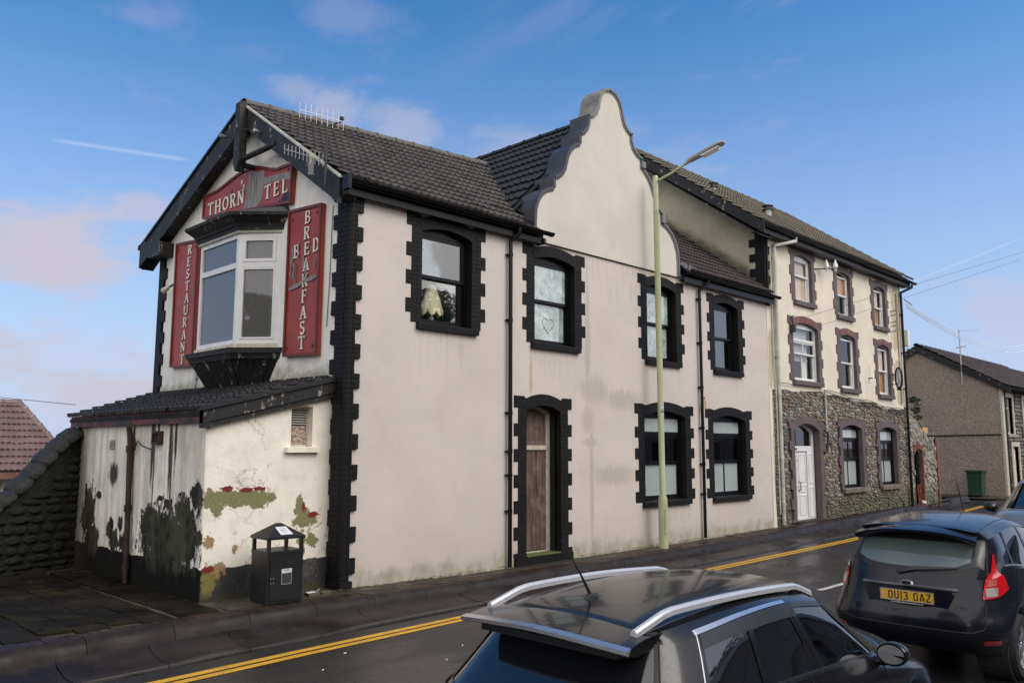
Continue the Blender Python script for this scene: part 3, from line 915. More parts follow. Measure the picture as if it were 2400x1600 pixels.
# brick edging behind the kerb, and slabs
pool = Pool('paver_brick')
x = 1.2; rnd = random.Random(5)
while x < 31.5:
    me = chamfer_box(.104, .205, .06, .005, m_paver)
    y = ykerb(x) + .272
    mx = Matrix.Translation((x, y, zp(x) - .03 + rnd.uniform(-.003, .004))) @ Matrix.Rotation(rnd.uniform(-.02, .02), 4, 'Z')
    pool.add(me, mx, pav)
    x += .112
pool.flush('brick_edging')
pool = Pool('paving_slab')
for c in range(-8, 12):
    x = 2.85 + .345 * c - .345 / 2 - .345 * 2
    off = .21 if c % 2 else 0
    for r in range(15):
        y = 9.72 + .385 * r + off * .8
        if x > 4.28 and y > 9.62: continue
        if x < -1.2 or y > 14.4 or x > 4.3: continue
        me = chamfer_box(.332, .372, .05, .006, m_slab)
        mx = Matrix.Translation((x, y, -.002 + zp(x) * .6 + rnd.uniform(-.006, .008))) @ Matrix.Rotation(rnd.uniform(-.012, .012), 4, 'X') @ Matrix.Rotation(rnd.uniform(-.012, .012), 4, 'Y')
        pool.add(me, mx, pav)
for r in range(17):      # narrow band of small flags along the lean-to
    me = chamfer_box(.50, .262, .05, .006, m_slab)
    pool.add(me, Matrix.Translation((4.57, 9.80 + .275 * r, .0 + rnd.uniform(-.006, .006))) @ Matrix.Rotation(rnd.uniform(-.02, .02), 4, 'Z'), pav)
x = 4.9
while x < 19.2:
    L = .58
    me = chamfer_box(L - .012, .36, .05, .005, m_pave)
    y = (ykerb(x) + .385 + 9.99) / 2
    d = 9.99 - (ykerb(x) + .385)
    if d > .12:
        me = chamfer_box(L - .012, round(d, 2), .05, .005, m_pave)
        pool.add(me, Matrix.Translation((x + L / 2, y, zp(x) - .025 + rnd.uniform(-.003, .004))), pav)
    x += L
pool.flush()

# ------------------------------------------------------------------ the hotel
H = thing('hotel_building', (13, 11.5, 0), 'two-storey pale pink-beige rendered hotel with black toothed brick trim, shaped gable and gable-end oriel', 'hotel building')
bricks = Pool('brick', 300)
tiles = Pool('roof_tile', 300)

ops = {  # x0, x1, z0, zs, rise
    'W1': (8.10, 9.17, 3.90, 5.38, .10), 'W2': (10.71, 11.82, 3.82, 5.36, .10), 'W3': (14.17, 15.26, 3.78, 5.32, .10), 'W4': (16.85, 17.94, 3.74, 5.27, .10),
    'D': (10.50, 11.40, .10, 2.60, .11), 'G1': (14.01, 15.53, .86, 2.60, .12), 'G2': (16.68, 18.14, .84, 2.58, .12)}
holes = []
for k, (x0, x1, z0, zs, r) in ops.items():
    holes.append(opening_loop(x0 - .05, x1 + .05, z0 - (.06 if k != 'D' else .2), zs, r + .04))
# profile of the shaped gable (x, z), left then right side
LP = [(10.64, 5.71), (10.64, 6.04), (10.66, 6.30), (10.73, 6.48), (10.85, 6.64), (11.0, 6.74), (11.17, 6.80), (11.17, 7.02), (11.30, 7.06), (11.41, 7.15), (11.49, 7.27), (11.53, 7.42), (11.57, 7.54), (11.66, 7.68), (11.79, 7.80), (11.94, 7.87), (11.94, 8.08), (12.07, 8.14), (12.17, 8.26), (12.22, 8.38), (12.22, 8.53), (12.36, 8.57), (12.46, 8.66), (12.53, 8.80), (12.56, 8.96), (12.62, 9.10), (12.75, 9.23), (12.95, 9.29)]
RP = [(13.13, 9.25), (13.27, 9.14), (13.35, 8.98), (13.40, 8.80), (13.46, 8.66), (13.56, 8.57), (13.69, 8.53), (13.69, 8.36), (13.75, 8.24), (13.86, 8.15), (14.05, 8.08), (14.06, 7.88), (14.18, 7.80), (14.32, 7.67), (14.41, 7.54), (14.47, 7.42), (14.53, 7.26), (14.62, 7.13), (14.76, 7.03), (14.77, 6.82), (14.95, 6.76), (15.12, 6.64), (15.25, 6.48), (15.34, 6.28), (15.37, 6.04), (15.37, 5.71)]
wall_loop = [(6.75, -.35), (19.40, -.35), (19.40, 5.80), (6.75, 5.80)]
MB().slab(wall_loop, holes, 0, .25, F).build('front_wall', m_facade, H)
gab = LP + RP
cx_, cz_ = 13.0, 7.2
def inset(P, d):
    out = []
    n = len(P)
    for i, p in enumerate(P):
        a = P[max(i - 1, 0)]; c = P[min(i + 1, n - 1)]
        t = Vector((c[0] - a[0], c[1] - a[1])).normalized()
        nn = Vector((t.y, -t.x))
        out.append((p[0] + nn.x * d, p[1] + nn.y * d))
    return out
gi = inset(gab, .07)
gi[0] = (gi[0][0], 5.70); gi[-1] = (gi[-1][0], 5.70)
MB().prism([(10.56, 5.69)] + gi[1:-1] + [(15.42, 5.69)] if False else [(10.62, 5.695)] + gi[1:-1] + [(15.39, 5.695)], -.035, .30, F).build('shaped_gable', m_upfacade, H)
b = MB().prism([(10.62, 5.682), (15.39, 5.682), (15.39, 5.694), (10.62, 5.694)], -.03, .02, F)
b.build('shadow_strip', m_gap, H)  # black strip stands in for the shadow under the gable's proud lower edge
# coping: a ribbon following the profile, 0.47 deep with a moulded front edge
cop = H
def ribbon(P, mat, name, t0=-.075, t1=0.0, y0=9.93, y1=10.42, label=None):
    o = inset(P, 0); i_ = inset(P, .085)
    secs = []
    for (a, c), (d, e) in zip(o, i_):
        m_ = ((a + d) / 2, (c + e) / 2)
        secs.append([(d, y0 + .045, e), (d, y0 + .02, e), (m_[0], y0 + .02, m_[1]), (m_[0], y0, m_[1]), (a, y0, c), (a, y1, c), (d, y1, e)])
    bb = MB().loft(secs, closed=True, caps=True)
    return bb.build(name, mat, cop, label=label)
steps = [6, 15, 20]
def seg(P, idx, mat, name, lbl=None):
    return ribbon(P[idx[0]:idx[1] + 1], mat, name, label=lbl)
full = LP + RP
cuts = [0, 6, 7, 15, 16, 19, 20, 27, 33, 34, 37, 38, 46, 47, 53]
for a, c in zip(cuts, cuts[1:]):
    mat = m_lead
    if (a, c) == (20, 27): mat = m_coplichen
    if a >= 27: mat = m_copface
    o = ribbon(full[a:c + 1], mat, 'coping', label='weathered top of the coping with ochre lichen' if mat is m_coplichen else None)
MB().box(13.98, 14.10, 9.90, 10.0, 7.86, 8.0).build('coping_block', m_copface, H)
MB().box(14.70, 14.81, 9.90, 10.0, 6.80, 6.99).build('coping_block', m_copface, H)

# surrounds, windows, sills
for k, (x0, x1, z0, zs, r) in ops.items():
    surround(H, bricks, F, x0, x1, z0, zs, r, back=m_black, wl=.315 if x1 - x0 < 1.3 else .33, base={'W1': 0, 'W2': 1}.get(k, 2))
for k in ('W1', 'W2', 'W3', 'W4', 'G1', 'G2'):
    x0, x1, z0, zs, r = ops[k]
    sill(H, F, x0 - .1, x1 + .12, z0 - .10, z0, m_black)
W1 = sash_window(H, F, *ops['W1'], gtop=g_blind, gbot=g_lamp, split=4.66)
sash_window(H, F, *ops['W2'], gtop=g_frost, gbot=g_frost, split=4.60)
sash_window(H, F, *ops['W3'], gtop=g_frost, gbot=g_frost, split=4.56)
W4 = sash_window(H, F, *ops['W4'], gtop=g_blind, gbot=g_blind, split=4.50)
x0, x1, z0, zs, r = ops['W4']
MB().prism([(x0 + .1, z0 + .1), (x1 - .1, z0 + .1), (x1 - .1, zs - .05), (x0 + .1, zs - .05)], .24, .25, F).build('blind', m_blind, W4)
MB().prism([(x0 + .1, z0 + .1), (x1 - .1, z0 + .1), (x1 - .1, z0 + .34), (x0 + .1, z0 + .34)], .20, .203, F).build('steamed_strip', m_film, W4)
x0, x1, z0, zs, r = ops['W1']
MB().prism([(x0 + .05, 4.72), (x1 - .05, 4.72), (x1 - .05, zs), (x0 + .05, zs)], .30, .31, F).build('blind', m_blind, W1)
MB().prism([(8.20, 5.14), (8.27, 5.12), (8.27, 5.17), (8.20, 5.19)], .143, .146, F).build('sticker', m_paper, W1)
def frame_heart(M, cx, cz, s, w, parent):
    pts = []
    for i in range(19):
        t = .25 + (2 * pi - .7) * i / 18
        pts.append(M(cx + s * sin(t) ** 3, cz + s * (.81 * cos(t) - .31 * cos(2 * t) - .12 * cos(3 * t) - .06 * cos(4 * t)), w))
    return MB().tube(pts, .006, 5, False).build('finger_drawn_heart', m_pebble, parent)
W2f = [o for o in H.children if o.name.startswith('window') and 'sill' not in o.name and 'surround' not in o.name][1]
frame_heart(F, 11.28, 4.22, .16, .188, W2f)
sash_window(H, F, *ops['G1'], gtop=g_clear, gbot=g_film, gtl=g_film, split=1.62, toplight=2.22)
sash_window(H, F, *ops['G2'], gtop=g_clear, gbot=g_film, gtl=g_film, split=1.62, toplight=2.22, mull=True)

# boarded side door
x0, x1, z0, zs, r = ops['D']
dfr = MB().slab(opening_loop(x0, x1, z0, zs, r), [opening_loop(x0 + .04, x1 - .10, z0 + .03, zs - .05, r)], .26, .33, F).build('door_frame', m_cream, H)
MB().prism([(x0 + .04, 1.92), (x1 - .1, 1.92), (x1 - .1, 2.0), (x0 + .04, 2.0)], .245, .33, F).build('transom', m_cream, dfr)
for i in range(3):
    w = (x1 - .1 - x0 - .04) / 3
    a = x0 + .04 + w * i
    MB().prism([(a + .004, z0 + .05), (a + w - .004, z0 + .05), (a + w - .004, 1.915), (a + .004, 1.915)], .275 + .004 * (i % 2), .31, F).build('plank', m_wood, dfr)
MB().prism([(x0 + .04, 2.003), (x1 - .1, 2.003)] + list(reversed(arc(x0 + .04, x1 - .1, zs - .05, r)[0])), .29, .31, F).build('boarded_fanlight', m_wood, dfr)
b = MB().slab(opening_loop(x0 - .02, x1 + .02, z0 - .1, zs, r), [opening_loop(x0, x1, z0, zs, r)], .10, .34, F)
b.build('door_reveal', m_gap, H)
MB().box(x0 - .30, x1 + .30, 9.955, 10.35, -.12, .095).build('doorstep', m_black, H)
MB().box(x0 + .01, x1 - .01, 9.975, 10.34, .096, .112).build('mossy_tread', m_moss, H)

# corner quoin of the gable end: bullnosed brick teeth on both faces
nq = 79; course = .0725
def qblk(k): return (k // 3) % 2 == 1
Gm = lambda u, v, w=0.0: Vector((6.75 + w, u, v))          # gable wall: u along y, w into the wall
def teeth(x, s, L1, L2, z0, n, off=0):
    pts = []; k = 0
    while k < n:
        L = L1 if (((k + off) // 3) % 2 == 0) else L2
        k2 = k
        while k2 < n and (((k2 + off) // 3) % 2 == 0) == (((k + off) // 3) % 2 == 0): k2 += 1
        pts += [(x + s * L, z0 + k * course), (x + s * L, z0 + k2 * course)]
        k = k2
    return pts
q = MB()
lp = teeth(6.80, 1, .15, .05, -.02, nq, 3)
q.prism([(6.80, -.02)] + lp + [(6.80, -.02 + nq * course)], -.030, .1, F)
lp = teeth(10.05, 1, .35, .24, -.02, nq, 0)
q.prism([(10.05, -.02)] + lp + [(10.05, -.02 + nq * course)], -.030, .1, Gm)
q.tube([(6.80, 10.05, -.02), (6.80, 10.05, -.02 + nq * course)], .079, 20)
qo = q.build('quoin', m_black, H)
rndq = random.Random(2)
for k in range(nq):
    z = -.02 + k * course
    L = .145 if qblk(k) else .045
    cuts = [0, .05, L] if (k % 2 and L > .1) else [0, L]
    cuts = [c for c in cuts if c <= L]
    if L - cuts[-1] < .04: cuts[-1] = L
    for a, c in zip(cuts, cuts[1:]):
        me = chamfer_box(c - a - .004, .06, course - .004, .003, m_black)
        bricks.add(me, basis(F, 6.81 + (a + c) / 2, z + course / 2, -.010 + rndq.uniform(-.0025, .0025)), qo)
    L = .345 if not qblk(k) else .235
    cuts = [0, .12, L] if k % 2 else [0, L]
    for a, c in zip(cuts, cuts[1:]):
        if z > 2.9 or True:
            me = chamfer_box(c - a - .004, .06, course - .004, .003, m_black)
            bricks.add(me, basis(Gm, 10.06 + (a + c) / 2, z + course / 2, -.010 + rndq.uniform(-.0025, .0025)), qo, .8 if z > 2.9 else .3)
    if True:      # rounded nose brick
        key = 'nose'
        if key not in _cache:
            nb_ = MB()
            ringp = [(cos(t) * .087, sin(t) * .087) for t in [pi * (.98 + .54 * i / 6) for i in range(7)]] + [(.0, .0)]
            nb_.prism(ringp, -.0335, .0335, lambda u, v, w: Vector((u, v, w)))
            _cache[key] = nb_.mesh('brick', m_black)
        bricks.add(_cache[key], Matrix.Translation((6.80, 10.05, z + course / 2)), qo)
MB().box(6.70, 6.90, 9.945, 10.32, -.25, .10).build('quoin_base', m_black, H)
# back quoin at the far corner of the gable
b = MB()
lp = teeth(16.72, -1, .30, .17, 2.7, 42, 0)
b.prism([(16.78, 2.7)] + lp + [(16.78, 2.7 + 42 * course)], -.03, .1, Gm)
b.build('quoin', m_black, H)

# gable end wall
MB().slab([(10.03, -.35), (16.75, -.35), (16.75, 5.9), (13.02, 7.9), (10.03, 5.8)], [[(12.3, 3.62), (14.3, 3.62), (14.3, 5.35), (12.3, 5.35)]], 0, .25, Gm).build('gable_wall', m_gable, H)
MB().prism([(6.75, -.35), (19.4, -.35), (19.4, 5.8), (6.75, 5.8)], 16.5, 16.75, lambda u, v, w: Vector((u, w, v))).build('back_wall', m_facade, H)

# roof deck + tiles
EA, EB, RA, RB = (6.52, 9.78, 5.84), (19.40, 9.78, 5.84), (6.52, 13.05, 7.93), (19.40, 13.3, 8.42)
b = MB()
b.loft([[EA, (6.52, 10.25, 6.13), RA, (6.52, 17.2, 5.98)], [(10.75, 9.78, 5.84), (10.75, 10.25, 6.16), (10.75, 13.22, 8.27), (10.75, 17.2, 5.98)]])
b.loft([[(10.751, 10.25, 6.16), (10.751, 13.22, 8.27), (10.751, 17.2, 5.98)], [(15.4, 10.25, 6.18), (15.4, 13.3, 8.42), (15.4, 17.2, 5.98)]])
b.loft([[(15.401, 9.78, 5.84), (15.401, 13.3, 8.42), (15.401, 17.2, 5.98)], [EB, RB, (19.4, 17.2, 5.98)]])
sh = [(x, y, z - .10) for x, y, z in b.v]
b.v = [(x, y, z - .02) for x, y, z in b.v]
b.add(sh, [(f[3], f[2], f[1], f[0]) for f in b.f[:]])
roof = b.build('roof', m_gap, H)
cross = MB().loft([[(10.1, 10.3, 5.87), (10.1, 15.5, 5.87)], [(13, 10.3, 8.75), (13, 15.5, 8.75)], [(15.9, 10.3, 5.87), (15.9, 15.5, 5.87)]]).build('cross_roof', m_gap, H)
def zcross(x): return 8.77 - abs(13 - x) * 1.0
mid_ridge = 12.6
def zskip(p):
    return 10.4 < p.x < 15.6 and zcross(p.x) > p.z + .10
lay_tiles(tiles, roof, EA, (12.88, 9.78, 5.84), RA, (12.88, 13.3, 8.42), m_tile, skip=lambda p: zskip(p) or (p.x > 10.95 and p.y < 10.3), gauge=.305, width=.29)
lay_tiles(tiles, roof, (13.02, 9.78, 5.84), (19.38, 9.78, 5.84), (13.02, 13.3, 8.42), (19.38, 13.3, 8.42), m_tile3, skip=lambda p: zskip(p) or p.x < 15.3, gauge=.305, width=.29, seed=2)
def mskip(p):
    zm = 5.84 + (p.y - 9.78) / 3.52 * 2.55
    return p.y < 13.3 and zm > p.z + .12
lay_tiles(tiles, cross, (10.1, 15.3, 5.87), (10.1, 10.44, 5.87), (12.98, 15.3, 8.75), (12.98, 10.44, 8.75), m_tile2, skip=mskip, gauge=.34, width=.33, seed=3)
tiles.flush('roof_tile_rows')
rt = MB()
HALF = [pi * i / 6 for i in range(7)]
def ridge_run(P0, P1, parent, mat, L=.45, r=.11):
    P0, P1 = Vector(P0), Vector(P1)
    d = (P1 - P0); n = int(d.length / L); d = d / n
    side = Vector((0, 0, 1)).cross(d).normalized()
    for i in range(n):
        a = P0 + d * i; c = P0 + d * (i + .985)
        s = []
        for p, rr in ((a, r), (a + d * .1, r + .006), (a + d * .12, r - .008), (c, r - .008)):
            s.append([p + side * (cos(t) * rr * 1.2) + Vector((0, 0, sin(t) * rr - .03 + random.uniform(0, .002))) for t in HALF])
        MB().loft(s).build('ridge_tile', mat, parent, smooth=True)
ridge_run((6.5, 13.05, 7.93), (12.75, 13.3, 8.40), roof, m_ridge)
ridge_run((13, 10.4, 8.77), (13, 15.3, 8.77), cross, m_tile2)
b = MB()      # lead in the valley
V0, V1 = Vector((10.62, 10.2, 6.22)), Vector((12.86, 13.7, 8.66))
for sx, dx in ((1, .12),):
    b.loft([[V0 + (V1 - V0) * t + Vector((-.10, .02, .04)), V0 + (V1 - V0) * t + Vector((0, 0, .0)), V0 + (V1 - V0) * t + Vector((.07, 0, .09))] for t in (0, .25, .5, .75, 1)])
b.build('valley_lead', m_alu if False else m_lead, roof)

# gutters, fascias and downpipes along the front
def gutter(x0, x1, y, z, parent, mat=m_bplastic, r=.062):
    secs = [[(x, y + r * cos(t) * 1.05, z + r * sin(t)) for t in [pi + pi * i / 8 for i in range(9)]] + [(x, y + (r - .006) * cos(t) * 1.05, z + (r - .006) * sin(t) + .001) for t in [2 * pi - pi * i / 8 for i in range(9)]] for x in (x0, x1)]
    o = MB().loft(secs, closed=True, caps=True).build('gutter', mat, parent, smooth=True)
    n = int((x1 - x0) / .9)
    for i in range(n + 1):
        x = x0 + .05 + (x1 - x0 - .1) * i / max(n, 1)
        MB().loft([[(xx, y + (r + .006) * cos(t) * 1.05, z + (r + .006) * sin(t)) for t in [pi + pi * k / 8 for k in range(9)]] for xx in (x - .015, x + .015)]).build('gutter_bracket', mat, o)
    return o
MB().box(6.60, 10.80, 9.865, 9.885, 5.62, 5.81).build('fascia', m_bplastic, H)
MB().box(6.60, 10.80, 9.886, 10.0, 5.655, 5.67).build('soffit', m_bplastic, H)
MB().box(15.42, 19.62, 9.865, 9.885, 5.60, 5.81).build('fascia', m_bplastic, H)
MB().box(15.42, 19.62, 9.886, 10.0, 5.645, 5.66).build('soffit', m_bplastic, H)
gutter(6.50, 10.98, 9.795, 5.83, H)
gutter(15.36, 19.75, 9.795, 5.80, H)
b = MB()
rnd = random.Random(9)
for i in range(34):
    x = rnd.uniform(15.40, 15.95); y = rnd.uniform(9.80, 9.98)
    b.box(x, x + rnd.uniform(.03, .10), y, y + rnd.uniform(.02, .06), 5.86 + (y - 9.8) * .8, 5.90 + (y - 9.8) * .8 + rnd.uniform(0, .04))
b.build('loose_mortar', m_copface, H, kind='stuff')
def downpipe(x, y, ztop, zbot, parent, mat=m_bplastic, r=.036, gy=9.80, gz=5.78, brk=(4.9, 3.4, 2.2, 1.1), gx=None, label=None):
    gx = x if gx is None else gx
    pts = [(gx, gy, gz), (gx, gy, gz - .10), (x, y, ztop - .05), (x, y, ztop - .14), (x, y, zbot)]
    o = MB().tube(pts, r, 12).build('downpipe', mat, parent, smooth=True, label=label)
    for z in brk:
        MB().tube([(x, y, z - .03), (x, y, z + .03)], r + .008, 12).build('pipe_collar', mat, o, smooth=True)
        MB().box(x - .07, x + .07, y + .02, 10.0, z - .01, z + .01).build('pipe_bracket', mat, o)
    return o
downpipe(10.03, 9.93, 5.60, -.02, H, gx=10.12, brk=(5.3, 4.15, 2.55, 1.9, 1.5, .9))
downpipe(16.13, 9.93, 5.55, .0, H, gx=16.32, brk=(5.3, 4.3, 3.3, 2.4, 1.6, .95))
MB().box(6.5, 6.56, 9.72, 9.87, 5.66, 5.88).build('gutter_end', m_bplastic, H)
MB().box(10.78, 10.84, 9.83, 9.99, 5.62, 5.72).build('fascia_end', m_bplastic, H)

# bargeboards, king post and struts of the gable end
def board(P, Q, h, x0, x1, mat, name, parent=H):
    """sloping board from P to Q (y,z at its top edge)"""
    (ya, za), (yb, zb) = P, Q
    return MB().prism([(ya, za), (yb, zb), (yb, zb - h), (ya, za - h)], x0, x1, lambda u, v, w: Vector((w, u, v))).build(name, mat, parent)
board((9.95, 5.86), (13.02, 7.88), .38, 6.50, 6.545, m_flake, 'bargeboard')
board((17.3, 6.02), (13.02, 7.88), .40, 6.50, 6.545, m_flake, 'bargeboard')
board((9.93, 5.90), (13.02, 7.925), .04, 6.47, 6.60, m_pipewhite, 'verge_strip')
board((17.34, 6.05), (13.02, 7.925), .05, 6.47, 6.60, m_bplastic, 'verge_strip')
board((10.0, 5.62), (13.02, 7.60), .03, 6.546, 6.76, m_flake, 'verge_soffit')
board((17.0, 5.80), (13.02, 7.60), .03, 6.546, 6.76, m_flake, 'verge_soffit')
board((17.3, 5.72), (15.3, 6.75), .12, 6.55, 6.80, m_gap, 'eaves_soffit')
b = MB().prism([(17.35, 6.08), (17.05, 6.14), (16.2, 6.0), (16.2, 5.72), (16.75, 5.74)], 6.47, 6.80, lambda u, v, w: Vector((w, u, v)))
b.build('eaves_box', m_flake, H)
MB().prism([(9.86, 5.86), (10.2, 5.95), (10.2, 5.60), (9.98, 5.55), (9.88, 5.62)], 6.545, 6.78, lambda u, v, w: Vector((w, u, v))).build('eaves_box', m_flake, H)
MB().prism([(-.07, 7.86), (.09, 7.86), (.10, 6.80), (.03, 6.64), (-.03, 6.64), (-.10, 6.80)], 6.36, 6.50, lambda u, v, w: Vector((w, 12.93 + u, v))).build('king_post', m_flake, H)
MB().tube([(6.44, 12.9, 6.84), (6.48, 12.4, 6.86), (6.52, 11.85, 6.88)], .05, 10).build('tie_strut', m_flake, H, smooth=True)
MB().tube([(6.44, 12.9, 6.76), (6.76, 12.85, 6.74)], .05, 10).build('wall_strut', m_flake, H, smooth=True)
MB().tube([(6.36, 13.62, 7.46), (6.33, 13.0, 7.42), (6.40, 12.40, 7.22)], .006, 6).build('stay_wire', m_cable, H)
for p in ((6.42, 13.62, 7.46), (6.42, 12.38, 7.21)):
    MB().tube([(p[0] - .05, p[1], p[2]), (p[0] - .035, p[1], p[2]), (p[0], p[1], p[2]), (p[0] + .08, p[1], p[2])], [.012, .035, .035, .015], 10).build('insulator', m_alu, H, smooth=True)

# oriel window on the gable end
xo = 6.30
plan = [(6.75, 14.5), (xo, 13.95), (xo, 12.55), (6.75, 12.0)]        # left foot, left front, right front, right foot
ori = H
def plan_off(P, d):
    (a, b_), (c, e), (f, g_), (h, i_) = P
    return [(a, b_ + d * 1.1), (c - d, e + d * .55), (f - d, g_ - d * .55), (h, i_ - d * 1.1)]
def lay(z0, z1, d0, d1, name, mat, label=None):
    A = [(x, y, z0) for x, y in plan_off(plan, d0)]; B = [(x, y, z1) for x, y in plan_off(plan, d1)]
    return MB().loft([A, B], closed=True, caps=True).build(name, mat, ori, label=label)
frame_parts = []
# posts and rails per face
def face_map(A, B):
    A = Vector((*A, 0)); B = Vector((*B, 0)); d = (B - A); L = d.length; d.normalize()
    n = Vector((0, 0, 1)).cross(d)
    return (lambda u, v, w: A + d * u + n * w + Vector((0, 0, v))), L
for fi, (A, B) in enumerate(zip(plan, plan[1:])):
    M_, L = face_map(A, B)
    if M_(L / 2, 0, .1).x < M_(L / 2, 0, 0).x:
        M0 = M_; M_ = (lambda u, v, w, M0=M0: M0(u, v, -w))
    b = MB(); frame_rect(b, M_, .0, L, 3.62, 5.46, .075, 0, .07)
    fr = b.build('window', m_white, ori)
    zt = 4.93
    if fi != 0 or True:
        MB().prism([(.075, zt - .045), (L - .075, zt - .045), (L - .075, zt + .045), (.075, zt + .045)], -.006, .06, M_).build('transom', m_white, fr)
    if fi == 2:
        b = MB(); frame_rect(b, M_, .075, L - .075, zt + .05, 5.38, .05, -.014, .05); b.build('casement', m_white, fr)
        b = MB(); frame_rect(b, M_, .075, L - .075, 3.70, zt - .05, .03, -.008, .05); b.build('casement', m_white, fr)
    for za, zb in ((3.69, zt - .04), (zt + .04, 5.39)):
        MB().prism([(.07, za), (L - .07, za), (L - .07, zb), (.07, zb)], .03, .036, M_).build('pane', g_bay, fr)
lay(3.545, 3.625, .045, .03, 'window_sill', m_cream)
lay(3.46, 3.545, .15, .16, 'oriel_base_board', m_flake, 'black base board with worn red patches')
lay(3.37, 3.46, .09, .12, 'base_moulding', m_flake)
A = [(x, y, 3.37) for x, y in plan_off(plan, .05)]
Bq = [(6.75, 14.05, 2.72), (6.60, 13.75, 2.72), (6.60, 12.78, 2.72), (6.75, 12.45, 2.72)]
MB().loft([A, Bq], closed=True, caps=True).build('corbel', m_flake, ori)
A_, B_ = [Vector(p) for p in A], [Vector(p) for p in Bq]
for (i, j, n) in ((1, 2, 17), (2, 3, 6), (0, 1, 6)):
    for k in range(n):
        t0, t1 = (k + .12) / n, (k + .88) / n
        pa, pb = A_[i].lerp(A_[j], t0), A_[i].lerp(A_[j], t1)
        qa, qb = B_[i].lerp(B_[j], t0), B_[i].lerp(B_[j], t1)
        nrm = (pb - pa).cross(qa - pa).normalized()
        if nrm.x > 0: nrm = -nrm
        b = MB(); o = nrm * .018
        vs = [pa, pb, qb, qa]
        b.add([v - nrm * .004 for v in vs] + [v + o for v in vs], [(4, 5, 6, 7), (0, 1, 5, 4), (1, 2, 6, 5), (2, 3, 7, 6), (3, 0, 4, 7)])
        b.build('corbel_board', m_flake, ori)
# cornice over it
for z0, z1, d0, d1, nm, mt in ((5.46, 5.50, .04, .05, 'head_strip', m_pipewhite), (5.50, 5.54, .07, .08, 'cornice_mould', m_flake), (5.54, 5.61, .08, .11, 'frieze', m_flake), (5.61, 5.71, .12, .22, 'cornice', m_flake), (5.71, 5.76, .25, .26, 'cornice_top', m_flake)):
    lay(z0, z1, d0, d1, nm, mt)
A = [(x, y, 5.761) for x, y in plan_off(plan, .25)]
MB().loft([A, [(6.74, 14.7, 5.87), (6.70, 14.0, 5.87), (6.70, 12.5, 5.87), (6.74, 11.8, 5.87)]], closed=True, caps=True).build('cornice_lead', m_lead, ori)
for k in range(26):     # dentils on the front and right face
    t = k / 25
    y = 13.9 - t * 1.3
    MB().box(xo - .115, xo - .07, y - .016, y + .016, 5.555, 5.60).build('dentil', m_flake, ori)
room = MB()
room.box(7.9, 7.95, 11.2, 15.2, 3.0, 5.9); room.box(6.98, 7.9, 11.2, 11.25, 3.0, 5.9); room.box(6.98, 7.9, 15.15, 15.2, 3.0, 5.9); room.box(6.98, 7.9, 11.2, 15.2, 3.0, 3.05); room.box(6.98, 7.9, 11.2, 15.2, 5.6, 5.65)
room.build('room', m_room, ori)
# curtain, card and flowers inside the oriel
secs = []
for k in range(33):
    t = k / 32
    y = 13.42 - t * .55
    off = .03 * sin(k * 1.35)
    secs.append([(6.50 + off, y - (.12 * (5.3 - z) * (.2 + t) if z < 5 else 0), z) for z in (5.42, 4.9, 4.5, 4.1, 3.66)])
MB().loft(secs).build('curtain', m_curtain, ori, smooth=True)
MB().box(6.50, 6.53, 13.68, 13.74, 3.6, 5.45).build('curtain_edge', m_curtain, ori)
bricks.flush('brickwork')
